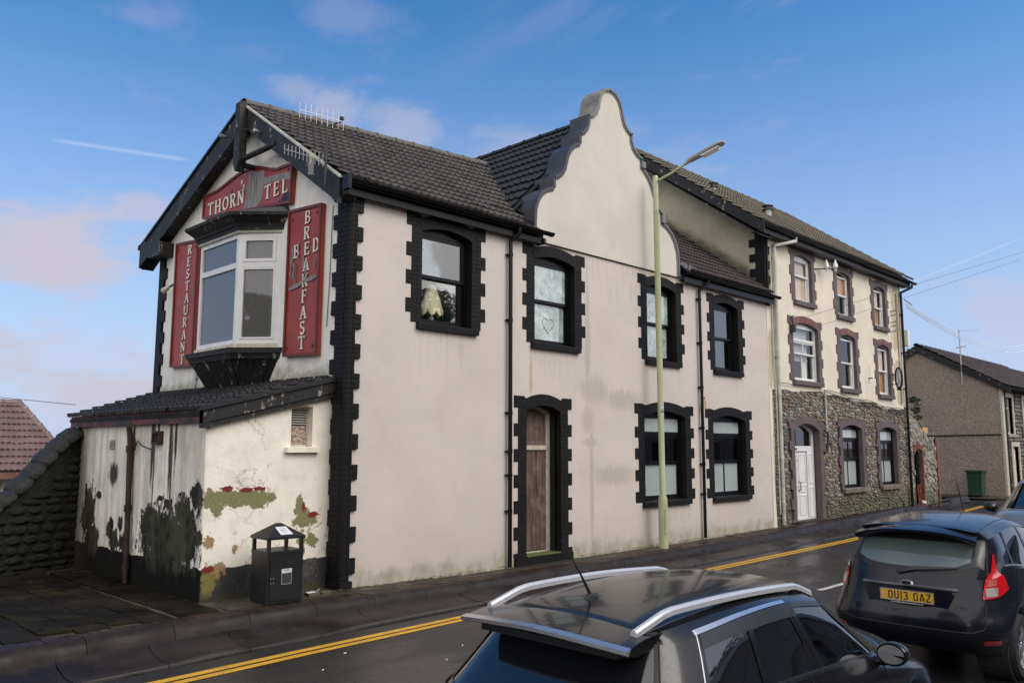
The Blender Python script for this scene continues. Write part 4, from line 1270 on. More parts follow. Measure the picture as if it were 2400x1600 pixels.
# ------------------------------------------------------------------ lettering
def arcp(cx, cy, rx, ry, a0, a1, n=14):
    return [(cx + rx * cos(radians(a0 + (a1 - a0) * i / n)), cy + ry * sin(radians(a0 + (a1 - a0) * i / n))) for i in range(n + 1)]
ST, TH, SF = .15, .075, .06
def serif(x, y, hw=.13): return ([(x - hw, y), (x + hw, y)], SF)
GL = {
 'T': (.74, [([(.37, .02), (.37, .98)], ST), ([(.03, .955), (.71, .955)], TH), ([(.055, .98), (.055, .80)], .06), ([(.685, .98), (.685, .80)], .06), serif(.37, .03, .17)]),
 'H': (.80, [([(.16, .02), (.16, .98)], ST), ([(.64, .02), (.64, .98)], ST), ([(.16, .52), (.64, .52)], TH), serif(.16, .03), serif(.16, .97), serif(.64, .03), serif(.64, .97)]),
 'O': (.78, [(arcp(.39, .5, .29, .44, 0, 360, 28), .12)]),
 'R': (.76, [([(.16, .02), (.16, .98)], ST), (arcp(.34, .74, .22, .22, 90, -90, 14), .11), ([(.16, .955), (.36, .955)], TH), ([(.16, .51), (.36, .51)], TH), ([(.36, .50), (.60, .05)], .13), serif(.16, .03), serif(.11, .97, .09), serif(.65, .03, .09)]),
 'N': (.80, [([(.15, .02), (.15, .98)], .09), ([(.65, .02), (.65, .98)], .09), ([(.15, .95), (.65, .05)], ST), serif(.15, .03), serif(.13, .97), serif(.65, .97)]),
 'E': (.68, [([(.16, .02), (.16, .98)], ST), ([(.08, .955), (.60, .955)], TH), ([(.08, .045), (.62, .045)], TH), ([(.16, .51), (.48, .51)], TH), ([(.59, .98), (.59, .80)], .055), ([(.61, .02), (.61, .22)], .055), ([(.48, .42), (.48, .60)], .05)]),
 'L': (.64, [([(.16, .02), (.16, .98)], ST), ([(.08, .045), (.58, .045)], TH), ([(.57, .02), (.57, .24)], .055), serif(.16, .97)]),
 'S': (.62, [(arcp(.30, .735, .19, .215, 20, 270, 16) + arcp(.30, .265, .20, .235, 90, -160, 16), .12), ([(.48, .80), (.48, .98)], .05), ([(.11, .02), (.11, .20)], .05)]),
 'A': (.80, [([(.14, .03), (.40, .97)], .085), ([(.40, .97), (.66, .03)], ST), ([(.24, .34), (.58, .34)], .065), serif(.14, .03), serif(.66, .03)]),
 'U': (.78, [([(.16, .98), (.16, .30)] + arcp(.40, .30, .24, .25, 180, 360, 12)[1:] + [(.64, .98)], .10), ([(.155, .98), (.155, .32)], ST), serif(.16, .97), serif(.64, .97)]),
 'B': (.72, [([(.16, .02), (.16, .98)], ST), (arcp(.36, .745, .17, .215, 90, -90, 12), .11), (arcp(.36, .275, .22, .235, 90, -90, 12), .11), ([(.06, .955), (.37, .955)], TH), ([(.16, .52), (.37, .52)], TH), ([(.06, .045), (.37, .045)], TH)]),
 'D': (.78, [([(.16, .02), (.16, .98)], ST), (arcp(.34, .5, .30, .455, 90, -90, 18), .11), ([(.06, .955), (.35, .955)], TH), ([(.06, .045), (.35, .045)], TH)]),
 'K': (.78, [([(.16, .02), (.16, .98)], ST), ([(.20, .42), (.58, .94)], .08), ([(.30, .55), (.62, .05)], .14), serif(.16, .03), serif(.16, .97), serif(.58, .97, .1), serif(.64, .03, .1)]),
 'F': (.66, [([(.16, .02), (.16, .98)], ST), ([(.08, .955), (.60, .955)], TH), ([(.16, .53), (.46, .53)], TH), ([(.59, .98), (.59, .80)], .055), ([(.46, .44), (.46, .62)], .05), serif(.16, .03)]),
}
W_ = .15
PL = {   # plain condensed letters of a number plate
 'O': (.62, [([(.10, .24), (.10, .76)] + arcp(.25, .76, .15, .165, 180, 90, 5)[1:] + [(.37, .925)] + arcp(.37, .76, .15, .165, 90, 0, 5)[1:] + [(.52, .24)] + arcp(.37, .24, .15, .165, 0, -90, 5)[1:] + [(.25, .075)] + arcp(.25, .24, .15, .165, -90, -180, 5)[1:], W_)]),
 'U': (.62, [([(.10, 1.0), (.10, .24)] + arcp(.25, .24, .15, .165, 180, 270, 5)[1:] + [(.37, .075)] + arcp(.37, .24, .15, .165, -90, 0, 5)[1:] + [(.52, 1.0)], W_)]),
 '1': (.24, [([(.12, 0), (.12, 1)], W_)]),
 '3': (.60, [([(.04, .925), (.33, .925)] + arcp(.33, .75, .15, .175, 90, -60, 7) + [(.24, .53)], W_), ([(.24, .53)] + arcp(.34, .29, .16, .215, 60, -90, 7) + [(.03, .075)], W_)]),
 'A': (.64, [([(.07, 0), (.29, .97)], W_), ([(.35, .97), (.57, 0)], W_), ([(.16, .27), (.48, .27)], .13)]),
 'Z': (.60, [([(.03, .925), (.55, .925)], W_), ([(.53, .93), (.07, .07)], W_), ([(.05, .075), (.57, .075)], W_)]),
}
def glyph(b, strokes, M, t, k0=0):
    for k, (pts, w) in enumerate(strokes):
        P = [Vector((x, y)) for x, y in pts]
        closed = (P[0] - P[-1]).length < 1e-4
        L, R_ = [], []
        n = len(P)
        for i, p in enumerate(P):
            a = P[i - 1] if i else (P[-2] if closed else None)
            c = P[i + 1] if i < n - 1 else (P[1] if closed else None)
            d = ((p - a).normalized() if a is not None else Vector((0, 0))) + ((c - p).normalized() if c is not None else Vector((0, 0)))
            d.normalize()
            nn = Vector((-d.y, d.x)) * w / 2
            L.append(p + nn); R_.append(p - nn)
        zz = t + k * .0004
        s = [[M(a.x, a.y, 0), M(a.x, a.y, zz), M(c.x, c.y, zz), M(c.x, c.y, 0)] for a, c in zip(L, R_)]
        b.loft(s, closed=True, caps=not closed)

def letter(ch, parent, M, mat, t=.012, table=None, name='letter', shade=None):
    b = MB()
    wd, st = (table or GL)[ch]
    glyph(b, st, M, t)
    o = b.build(name, mat, parent)
    return o

def text_mesh(txt, size, mat, name, parent, mx, shear=0.0):
    cu = bpy.data.curves.new(name, 'FONT')
    cu.body = txt; cu.size = size; cu.shear = shear; cu.extrude = .0006; cu.align_x = 'CENTER'; cu.align_y = 'CENTER'
    cu.resolution_u = 3
    o = bpy.data.objects.new(name, cu); COL.objects.link(o)
    bpy.context.view_layer.update()
    me = bpy.data.meshes.new_from_object(o.evaluated_get(bpy.context.evaluated_depsgraph_get()))
    bpy.data.objects.remove(o)
    me.materials.clear(); me.materials.append(mat)
    return link(name, me, parent, matrix=mx)

# signboards on the gable end (u = y decreasing to the right)
def Sg(u, v, w=0.0, x=6.70): return Vector((x - w, u, v))
def signboard(name, poly, label):
    t = thing(name, (6.7, sum(p[0] for p in poly) / len(poly), min(p[1] for p in poly)), label, 'sign', 'red boards on the gable end')
    MB().prism(poly, -.04, .02, Sg).build('board', m_sign, t)
    n = len(poly); cx = sum(p[0] for p in poly) / n; cz = sum(p[1] for p in poly) / n
    inner = []
    for i, p in enumerate(poly):
        a, c = poly[i - 1], poly[(i + 1) % n]
        d1 = Vector((p[0] - a[0], p[1] - a[1])).normalized(); d2 = Vector((c[0] - p[0], c[1] - p[1])).normalized()
        n1 = Vector((-d1.y, d1.x)); n2 = Vector((-d2.y, d2.x))
        area = sum(poly[k][0] * poly[(k + 1) % n][1] - poly[(k + 1) % n][0] * poly[k][1] for k in range(n))
        s = 1 if area > 0 else -1
        nn = (n1 + n2).normalized() * s * .045 / max(.5, (n1 + n2).normalized().dot(n1))
        inner.append((p[0] + nn.x, p[1] + nn.y))
    MB().slab(poly, [inner], .021, .045, Sg).build('edge_moulding', m_signedge, t)
    return t
def word_down(t, txt, ytop, zs, h, x_adj=None, wsc=1.0):
    """upright letters stacked down the board; zs = list of baseline heights"""
    for i, (ch, z) in enumerate(zip(txt, zs)):
        wd = GL[ch][0]
        y0 = ytop + (x_adj[i] if x_adj else 0)
        Mx = lambda u, v, w, y0=y0, z=z, wd=wd: Sg(y0 + (wd / 2 - u) * h * wsc, z + v * h, .021 + w)
        o = letter(ch, t, Mx, m_letter, .014)
        Ms = lambda u, v, w, y0=y0, z=z, wd=wd: Sg(y0 + (wd / 2 - u) * h * wsc - .011, z + v * h - .011, .0205 + w)
        letter(ch, o, Ms, m_lshadow, .006, name='letter_shade')
def screws(t, pts):
    for (y, z) in pts:
        b = MB()
        for k in range(5):
            a = k * 1.256 + .5
            b.prism([(y + .055 * cos(a), z + .055 * sin(a)), (y + .02 * cos(a + .5), z + .02 * sin(a + .5)), (y - .02 * cos(a), z - .02 * sin(a))], .021, .0225 + .0003 * k, Sg)
        b.build('corner_ornament', m_gap, t)

t1 = signboard('restaurant_sign', [(15.90, 5.93), (14.92, 5.85), (14.92, 3.43), (15.90, 3.47)], 'tall faded red board with RESTAURANT down it, left of the oriel')
word_down(t1, 'RESTAURANT', 15.30, [5.61 - .2335 * k for k in range(10)], .185, [-.04, -.02, 0, .0, .0, .01, .02, .04, .06, .07], 1.35)
screws(t1, [(15.78, 5.78), (15.78, 3.62), (15.03, 5.72)])
t2 = signboard('bed_and_breakfast_sign', [(11.64, 5.74), (10.67, 5.67), (10.69, 3.33), (11.66, 3.37)], 'tall red board reading BREAKFAST crossed by BED, scuffed grey, right of the oriel')
word_down(t2, 'BREAKFAST', 11.06, [5.42, 5.17, 4.92, 4.67, 4.42, 4.17, 3.92, 3.68, 3.45], .205, [.0, .01, 0, .01, .02, .03, .04, .05, .06], 1.2)
for ch, y, z in (('B', 11.36, 4.915), ('D', 10.80, 4.93)):
    word_down(t2, ch, y, [z], .215, None, 1.2)
screws(t2, [(11.52, 5.57), (10.80, 5.55), (11.55, 3.5), (10.82, 3.48)])
rnd = random.Random(4)
def scuff(t, pts, w, x=.036, mat=m_grey, name='scuff'):
    top = []; bot = []
    for (y, z) in pts:
        ww = w * rnd.uniform(.5, 1.1)
        top.append((y, z + ww)); bot.append((y, z - ww))
    MB().prism(top + bot[::-1], x, x + .0015 + rnd.uniform(0, .001), Sg).build(name, mat, t)
scuff(t2, [(11.55 - .80 * k / 12, 4.44 + .11 * k / 12 + rnd.uniform(-.01, .01)) for k in range(13)], .035)
for (y, z, l, w) in ((11.48, 4.95, .3, .025), (11.52, 4.78, .32, .02), (11.42, 4.72, .25, .03), (11.36, 4.66, .3, .015), (11.14, 4.82, .2, .03), (11.06, 4.75, .22, .02), (10.82, 4.75, .18, .012), (11.30, 5.02, .3, .012), (11.10, 4.55, .2, .02)):
    pts = [(y + rnd.uniform(-.012, .012), z - l / 2 + l * k / 5) for k in range(6)]
    L = [(a - w * rnd.uniform(.4, 1.1), c) for a, c in pts]; R_ = [(a + w * rnd.uniform(.4, 1.1), c) for a, c in pts]
    MB().prism(L + R_[::-1], .0365, .0385, Sg).build('scuff', m_grey, t2)
t3 = signboard('hotel_name_sign', [(14.79, 6.21), (14.78, 6.67), (14.5, 6.655), (14.21, 6.66), (13.96, 6.70), (13.71, 6.745), (13.45, 6.785), (13.2, 6.80), (12.95, 6.79), (12.7, 6.745), (12.45, 6.67), (12.25, 6.60), (12.05, 6.555), (11.85, 6.55), (11.56, 6.53), (11.60, 5.86), (12.4, 5.95), (13.6, 6.07)], 'arched red name board reading THORN TEL with a bare grey strip, over the oriel')
for ch, y in zip('THORN', (14.47, 14.17, 13.87, 13.585, 13.30)):
    word_down(t3, ch, y, [6.205 - (14.47 - y) * .015], .255, None, 1.25)
for ch, y in zip('TEL', (12.36, 12.07, 11.80)):
    word_down(t3, ch, y, [6.085 - (12.36 - y) * .03], .245, None, 1.22)
MB().prism([(13.08, 6.70), (12.95, 6.68), (12.50, 6.62), (12.50, 6.49), (11.66, 6.41), (11.64, 6.27), (12.0, 6.33), (12.50, 6.37), (12.52, 6.22), (12.58, 6.10), (12.70, 6.05), (12.75, 5.99), (13.20, 6.05), (13.18, 6.2), (13.10, 6.25), (13.14, 6.42), (13.05, 6.55)], .0215, .024, Sg).build('bare_patch', m_grey, t3)
MB().prism([(11.64, 5.90), (11.64, 6.04), (11.80, 6.06), (11.92, 6.0), (12.0, 5.98), (11.98, 5.93)], .0215, .025, Sg).build('bare_patch', m_flake, t3)
for (y, z) in ((13.30, 6.59), (13.22, 6.50), (13.0, 6.745), (12.93, 6.742)):
    MB().prism([(y - .04, z - .05), (y - .01, z - .01), (y - .045, z + .05), (y, z + .02), (y + .03, z + .05), (y + .02, z), (y + .04, z - .04), (y, z - .015)], .0216, .026, Sg).build('paint_scrap', m_letter, t3) if z < 6.7 else None
screws(t3, [(14.66, 6.57), (11.72, 6.44), (13.66, 6.50)])

# small fittings on the gable end
g1 = thing('cable_box', (6.72, 14.75, 2.85), 'little grey cable box with a hanging wire on the gable wall below the oriel', 'cable box')
MB().box(6.70, 6.75, 14.80, 14.88, 3.20, 3.33).build('box', m_alu, g1)
MB().tube([(6.73, 14.84, 3.2), (6.73, 14.86, 3.05), (6.73, 14.90, 2.95)], .006, 6).build('wire', m_cable, g1)
g2 = thing('loose_wire', (6.74, 10.45, 3.4), 'thin dark wire dangling down the white gable wall right of the tall board', 'wire')
MB().tube([(6.735, 10.46, 5.60), (6.735, 10.48, 5.0), (6.735, 10.5, 4.4), (6.735, 10.54, 3.75)], .006, 6).build('wire', m_cable, g2)
g3 = thing('bulkhead_light', (6.62, 16.2, 5.1), 'small pale bulkhead light on a bracket at the left edge of the gable end', 'lamp')
MB().tube([(6.75, 16.1, 5.15), (6.60, 16.06, 5.05)], .02, 8).build('bracket', m_cable, g3)
MB().tube([(6.62, 16.02, 5.08), (6.60, 16.05, 5.05), (6.55, 16.12, 4.99), (6.53, 16.14, 4.97)], [.02, .05, .06, .03], 10).build('lamp_head', m_pipewhite, g3, smooth=True)

# table lamp in the first-floor window
L = thing('table_lamp', (8.55, 10.33, 3.96), 'cream scalloped fabric table lamp standing in the upper window nearest the gable corner', 'table lamp')
secs = []
n = 40
prof = [(.235, 3.0), (.245, 3.08), (.20, 3.2), (.150, 3.32), (.115, 3.42), (.105, 3.52)]
for r, z in [(.232, -.02)] + [(.24, .04), (.205, .14), (.165, .25), (.13, .34), (.108, .41), (.11, .46)]:
    ring = []
    for i in range(n):
        t = 2 * pi * i / n
        sc = 1 + .05 * abs(sin(4 * t)) * (1 - z / .46)
        zz = 4.15 + z + (.035 * (abs(sin(4 * t)) - 1) * -1 if z < 0 else 0) - (.04 * abs(sin(4 * t)) if z < 0 else 0)
        ring.append((8.58 + r * .92 * sc * cos(t), 10.33 + r * .58 * sc * sin(t), zz))
    secs.append(ring)
MB().loft(secs, closed=True).build('lamp_shade', m_shade, L, smooth=True)
for z, r in ((.03, .236), (.45, .112)):
    MB().tube([(8.58 + r * .93 * cos(2 * pi * i / 24), 10.33 + r * .59 * sin(2 * pi * i / 24), 4.15 + z) for i in range(25)], .007, 6, False).build('trim', m_letter, L)
MB().loft([[(8.58 + r * cos(2 * pi * i / 16), 10.33 + r * sin(2 * pi * i / 16), z) for i in range(16)] for r, z in ((.06, 3.96), (.065, 3.98), (.03, 4.0), (.05, 4.06), (.025, 4.12), (.018, 4.2), (.012, 4.5))], closed=True, caps=True).build('lamp_base', m_curtain, L, smooth=True)

# ------------------------------------------------------------------ lean-to
LT = thing('lean_to', (5.7, 12, 0), 'white peeling single-storey lean-to with dark tiled roof against the gable end of the hotel', 'outhouse')
Lx = lambda u, v, w=0.0: Vector((4.70 + w, u, v))
fl = [(4.715, -.35), (6.76, -.35), (6.76, 2.96), (4.715, 2.30)]
MB().slab(fl, [[(5.885, 1.97), (6.215, 1.97), (6.215, 2.52), (5.885, 2.52)]], 0, .22, F).build('front_wall', m_front, LT)
Lf = MB().slab([(10.003, -.35), (14.7, -.35), (14.7, 2.36), (10.003, 2.36)], [[(13.0, 1.93), (13.22, 1.93), (13.22, 2.06), (13.0, 2.06)]], 0, .2, Lx)
Lf.build('side_wall', m_left, LT)
MB().box(4.72, 6.75, 14.5, 14.7, -.35, 2.4).build('rear_wall', m_left, LT)
w = MB(); frame_rect(w, F, 5.885, 6.215, 1.97, 2.52, .03, .10, .15)
wo = w.build('window', m_cream, LT)
MB().prism([(5.90, 2.0), (6.2, 2.0), (6.2, 2.26), (5.90, 2.26)], .12, .13, F).build('board', m_pebble, wo)
for k in range(7):
    z = 2.275 + k * .034
    MB().prism([(.10, z), (.155, z + .022), (.155, z + .028), (.10, z + .006)], 5.91, 6.19, lambda a, c, u: F(u, c, a)).build('louvre', m_pipewhite, wo)
MB().box(5.80, 6.31, 9.93, 10.08, 1.895, 1.965).build('window_sill', m_front, LT)
MB().box(5.885, 6.215, 10.2, 10.23, 1.97, 2.52).build('dark_backing', m_room, wo)
# verge boards on the street side, fascia on the side wall
vb = lambda u, v, w: Vector((u, 9.93 + w, v))
MB().prism([(4.60, 2.42), (6.78, 2.965), (6.78, 2.80), (4.60, 2.26)], -.035, .07, vb).build('verge_board', m_flake, LT)
MB().prism([(4.58, 2.47), (6.79, 3.02), (6.79, 2.965), (4.58, 2.42)], -.07, .10, vb).build('verge_cap', m_bwood, LT)
MB().prism([(4.62, 2.255), (6.78, 2.795), (6.78, 2.735), (4.62, 2.20)], -.012, .07, vb).build('verge_moulding', m_flake, LT)
MB().box(4.63, 4.66, 10.0, 14.82, 2.27, 2.44).build('fascia', m_fascia, LT)
MB().box(4.60, 4.70, 9.9, 10.0, 2.20, 2.44).build('fascia_return', m_flake, LT)
MB().loft([[(4.62, 9.95, 2.40), (6.75, 9.95, 2.93), (6.75, 9.95, 2.88), (4.62, 9.95, 2.35)], [(4.62, 14.85, 2.40), (6.75, 16.75, 2.96), (6.75, 16.75, 2.88), (4.62, 14.85, 2.35)]], closed=True, caps=True).build('roof', m_gap, LT)
lroof = [o for o in LT.children if o.name.startswith('roof')][0]
pool = Pool('roof_tile')
lay_tiles(pool, lroof, (4.58, 14.85, 2.425), (4.58, 10.0, 2.425), (6.72, 16.7, 2.985), (6.72, 10.0, 2.97), m_tile2, gauge=.36, width=.30, seed=8, amp=.03)
pool.flush()
MB().loft([[(4.60, 14.86, 2.44), (4.60, 14.92, 2.44)], [(6.75, 16.8, 3.02), (6.75, 16.86, 3.02)]]).build('verge_strip', m_pipewhite, LT)
b = MB().tube([(4.62, 12.30, 2.25), (4.64, 12.30, 2.15), (4.64, 12.27, 2.0), (4.64, 12.15, .05), (4.57, 12.14, .0)], .04, 10)
dp = b.build('downpipe', m_rust, LT, smooth=True)
for z in (1.93, 1.1, .3):
    MB().tube([(4.64, 12.28 - (2 - z) * .065, z - .05), (4.64, 12.28 - (2 - z) * .065, z + .05)], .052, 10).build('pipe_collar', m_rust, dp, smooth=True)
vt = MB()
for k in range(4):
    z = 1.935 + k * .032
    vt.box(4.675, 4.73, 13.0, 13.22, z, z + .016)
vt.build('air_brick', m_pipewhite, LT)
v2 = MB(); v2.box(4.64, 4.70, 11.28, 11.54, 2.0, 2.03); v2.box(4.64, 4.70, 11.28, 11.54, 2.15, 2.18); v2.box(4.64, 4.70, 11.28, 11.31, 2.03, 2.15); v2.box(4.64, 4.70, 11.51, 11.54, 2.03, 2.15)
for k in range(6): v2.box(4.66, 4.69, 11.32 + k * .033, 11.335 + k * .033, 2.03, 2.15)
v2.build('vent_grille', m_rust, LT)
MB().tube([(4.67, 12.15, 1.95), (4.66, 12.05, 2.05), (4.66, 11.9, 1.98), (4.67, 11.6, 1.93)], .008, 6).build('wire', m_cable, LT)
MB().tube([(4.66, 12.16, 2.08), (4.66, 12.13, 1.95), (4.66, 12.18, 1.9)], .014, 6).build('hook', m_rust, LT)
# cracked render lip at the plinth of the street side
b = MB()
rnd = random.Random(12)
for i in range(60):
    x = rnd.uniform(4.75, 6.7); s = rnd.uniform(.01, .035)
    b.box(x, x + s, 9.90 - rnd.random() * .1, 9.93 + rnd.random() * .06, .0, s * .6)
tag(b.build('litter', m_bed, None), 'crumbs of render and grit along the foot of the lean-to wall', 'debris', kind='stuff')
tw = thing('broken_white_tile', (6.15, 9.85, .02), 'broken white glazed tile lying on the pavement right of the litter bin', 'tile fragment')
MB().box(6.10, 6.22, 9.80, 9.86, .02, .06).add([(6.2, 9.8, .06), (6.3, 9.82, .10), (6.31, 9.86, .05), (6.2, 9.87, .04)], [(0, 1, 2, 3)]).build('fragment', m_white, tw)
tw = thing('stone_lump', (6.25, 9.82, .0), 'rough brown stone lump on the pavement by the bin', 'stone')
b = MB(); b.box(6.10, 6.26, 9.76, 9.88, -.02, .05); b.box(6.33, 6.45, 9.78, 9.9, -.02, .035, None); b.build('lump', m_stones[2], tw)

# the lean-to is 3 percent larger than drawn above: its street wall stands back from the hotel corner, against the quoin
LT.scale = (1.033, 1.033, 1.033)
LT.location = (5.7 * 1.033, 12 * 1.033, -.066)

# litter bin
B = thing('litter_bin', (5.60, 9.74, 0), 'square black metal litter bin with pyramid lid and white notice in front of the lean-to', 'litter bin', local=True)
ang = -.03
B.rotation_euler = (0, 0, ang)
w_, d_ = .245, .215
def q(x0, x1, y0, y1, z0, z1, nm, mt=m_bin, pr=B): return MB().box(x0, x1, y0, y1, z0, z1).build(nm, mt, pr)
q(-w_, w_, -d_, d_, .03, .66, 'body')
q(-w_ + .03, w_ - .03, -d_ + .03, d_ - .03, -.02, .03, 'plinth')
q(-w_ + .035, w_ - .035, -d_ - .012, -d_ - .001, .07, .60, 'door')
q(-w_ - .004, w_ + .004, -d_ - .006, d_ + .006, .63, .672, 'collar')
for sx in (-1, 1):
    for sy in (-1, 1):
        x = sx * (w_ - .02); y = sy * (d_ - .02)
        MB().box(x - .02, x + .02, y - .02, y + .02, .672, .815).build('corner_post', m_bin, B)
lid = MB().box(-w_ - .02, w_ + .02, -d_ - .02, d_ + .02, .815, .845).build('lid', m_bin, B)
a_, c_ = w_ + .02, d_ + .02
MB().add([(-a_, -c_, .846), (a_, -c_, .846), (a_, c_, .846), (-a_, c_, .846), (-.03, -.02, 1.0), (.03, -.02, 1.0), (.03, .02, 1.0), (-.03, .02, 1.0)], [(0, 1, 5, 4), (1, 2, 6, 5), (2, 3, 7, 6), (3, 0, 4, 7), (4, 5, 6, 7), (3, 2, 1, 0)]).build('lid_roof', m_bin, lid)
def onlid(x, t):      # point on the front slope of the lid, t 0..1 up
    return (x * (1 - t * .2), -c_ + (c_ - .02) * t - .002, .852 + (1.0 - .846) * t)
MB().add([onlid(-.075, .12), onlid(.10, .12), onlid(.065, .70), onlid(-.11, .70)], [(0, 1, 2, 3)]).build('notice', m_paper, lid)
for k in range(3):
    t = .28 + k * .13
    p0 = onlid(-.05, t); p1 = onlid(.04, t); p2 = onlid(.04, t + .035); p3 = onlid(-.05, t + .035)
    MB().add([(p[0], p[1] - .001, p[2] + .001) for p in (p0, p1, p2, p3)], [(0, 1, 2, 3)]).build('notice_print', m_redpurple if k == 1 else m_alu, lid)
st = q(-.055, .085, -d_ - .014, -d_ - .0125, .26, .45, 'sticker', m_alu)
q(-.048, .078, -d_ - .0155, -d_ - .0142, .268, .395, 'sticker_panel', m_lead)
q(-.055, .085, -d_ - .0155, -d_ - .0142, .402, .45, 'sticker_header', m_paper)
text_mesh('PLEASE', .022, m_gap, 'sticker_print', B, Matrix.Translation((.015, -d_ - .0165, .432)) @ Matrix.Rotation(pi / 2, 4, 'X'))
for x in (-.20, -.165):
    for z in (.29, .345):
        MB().tube([(x, -d_ - .017, z), (x, -d_ - .011, z)], .006, 8).build('rivet', m_alu, B)

# lamp post
P = thing('street_lamp', (14.17, 9.72, 0), 'tall pale green steel street lamp at the kerb in front of the hotel', 'street lamp')
b = MB().loft([[(14.19 - .006 * z + r * cos(2 * pi * i / 20), 9.70 + r * sin(2 * pi * i / 20), z) for i in range(20)] for r, z in ((.094, -.1), (.094, .90), (.092, .94), (.062, 1.03), (.061, 4.0), (.060, 6.9), (.062, 6.905), (.062, 6.915), (.058, 6.92), (.056, 7.64), (.05, 7.66))], closed=True, caps=True)
b.build('pole', m_post, P, smooth=True)
MB().box(14.13, 14.25, 9.604, 9.62, .25, .75).build('access_door', m_post, P)
MB().tube([(14.15, 9.67, 7.54), (14.15, 9.3, 7.63), (14.15, 8.93, 7.76), (14.15, 8.82, 7.79)], [.03, .026, .024, .024], 12).build('arm', m_post, P, smooth=True)
MB().tube([(14.15, 8.98, 7.745), (14.15, 8.84, 7.79)], .036, 12).build('arm_sleeve', m_alu, P, smooth=True)
hd = MB().loft([[(14.15 + wx * cos(2 * pi * i / 16), y, z + wz * sin(2 * pi * i / 16) * (1 if sin(2 * pi * i / 16) > 0 else .75)) for i in range(16)] for y, z, wx, wz in ((8.90, 7.78, .05, .03), (8.86, 7.79, .085, .05), (8.60, 7.85, .10, .06), (8.25, 7.93, .11, .065), (8.12, 7.96, .10, .05), (8.05, 7.975, .06, .02))], closed=True, caps=True)
h_ = hd.build('lamp_head', m_alu, P, smooth=True)
MB().box(14.07, 14.23, 8.15, 8.55, 7.79, 7.82, lambda x, y, z: Vector((x, y, z + (8.55 - y) * .23))).build('lamp_lens', g_film, P)
MB().tube([(14.15, 8.17, 7.90), (14.15, 8.17, 7.84)], .022, 10).build('photocell', m_white, P, smooth=True)
n6 = MB().loft([[(14.175 + .064 * sin(a) * 1.0 - .0, 9.70 - .064 * cos(a), z) for a in [(-.95 + 1.1 * i / 6) for i in range(7)]] for z in (2.62, 2.86)]).build('number_plate', m_paper, P)
text_mesh('6', .13, m_gap, 'number', P, Matrix.Translation((14.14, 9.636, 2.70)) @ Matrix.Rotation(-.42, 4, 'Z') @ Matrix.Rotation(pi / 2, 4, 'X'))
text_mesh('A', .06, m_gap, 'number', P, Matrix.Translation((14.14, 9.636, 2.82)) @ Matrix.Rotation(-.42, 4, 'Z') @ Matrix.Rotation(pi / 2, 4, 'X'))
ta = thing('yellow_tape', (16.19, 9.88, 2.9), 'scrap of yellow and red tape on the right-hand downpipe of the hotel front', 'tape')
MB().prism([(16.17, 3.00), (16.24, 2.98), (16.22, 2.80), (16.18, 2.84)], -.115, -.105, F).build('tape', m_yellow, ta)
MB().prism([(16.10, 3.06), (16.17, 3.09), (16.17, 3.03), (16.10, 3.01)], -.12, -.113, F).build('tape_end', m_sign, ta)

# rooftop aerials
def yagi(parent, a, c, n, half, mat, hv=Vector((0, 0, 1))):
    a, c = Vector(a), Vector(c)
    MB().tube([a, c], .008, 6).build('boom', mat, parent)
    for i in range(n):
        p = a.lerp(c, i / (n - 1))
        h = half * (1 + .25 * i / n)
        MB().tube([p - hv * h, p + hv * h], .0045, 5).build('element', mat, parent)
A1 = thing('television_aerial', (6.46, 10.33, 5.7), 'grey television aerial on a short mast at the front of the gable verge', 'aerial')
MB().tube([(6.42, 10.20, 5.78), (6.42, 10.20, 6.60)], .022, 8).build('mast', m_cable, A1, smooth=True)
yagi(A1, (6.36, 11.30, 6.60), (6.40, 10.25, 6.17), 11, .085, m_steel)
b = MB()
for k in range(5):
    b.tube([(6.38, 10.60 - k * .03, 6.02), (6.38, 10.60 - k * .03, 6.34)], .004, 5)
b.tube([(6.38, 10.62, 6.05), (6.38, 10.44, 5.99)], .005, 5)
b.build('reflector', m_steel, A1)
A2 = thing('ridge_aerial', (8.1, 13.3, 8.1), 'pale comb-like aerial standing just above the moss-edged ridge of the hotel', 'aerial')
yagi(A2, (7.36, 12.6, 7.93), (8.28, 12.6, 7.97), 9, .15, m_white)
MB().tube([(8.26, 12.6, 7.97), (8.26, 13.1, 8.02)], .012, 6).build('mast', m_cable, A2)
MB().box(8.22, 8.28, 12.58, 12.64, 8.0, 8.06).build('dipole_box', m_rust, A2)

# low dark rubble wall on the left, stepping up towards the lean-to
WL = thing('retaining_wall', (3.5, 15, 0), 'dark mossy rubble wall with rounded coping stones climbing up to the lean-to', 'stone wall')
wl = lambda u, v, w=0.0: Vector((u, 14.55 + w + (u - 3.7) * .35, v))
MB().prism([(-3, -.3), (4.86, -.3), (4.86, 2.12), (4.62, 1.98), (4.2, 1.55), (3.9, 1.24), (3.6, .98), (3.1, .75), (2, .55), (-3, .5)], 0, .45, wl).build('wall_body', m_darkwall, WL)
rnd = random.Random(21)
pool = Pool('stone')
def stone_mesh(seed, mat):
    r = random.Random(seed)
    n = 8
    out = []
    for i in range(n):
        t = 2 * pi * (i + .5) / n
        k = 1 / max(abs(cos(t)), abs(sin(t)))
        k = (k * .62 + 1.12 * .38) * r.uniform(.88, 1.0)
        out.append((.5 * k * cos(t), .5 * k * sin(t)))
    b = MB()
    b.loft([[(x, .5, z) for x, z in out], [(x, .05 + r.uniform(-.1, .1), z) for x, z in out], [(x * .88, -.28 + r.uniform(-.1, .1), z * .86) for x, z in out], [(x * .55 + r.uniform(-.04, .04), -.46, z * .5) for x, z in out]], closed=True, caps=True)
    return b.mesh('stone', mat, smooth=False)
dk = [stone_mesh(s, m_darkwall) for s in range(5)]
z = -.05
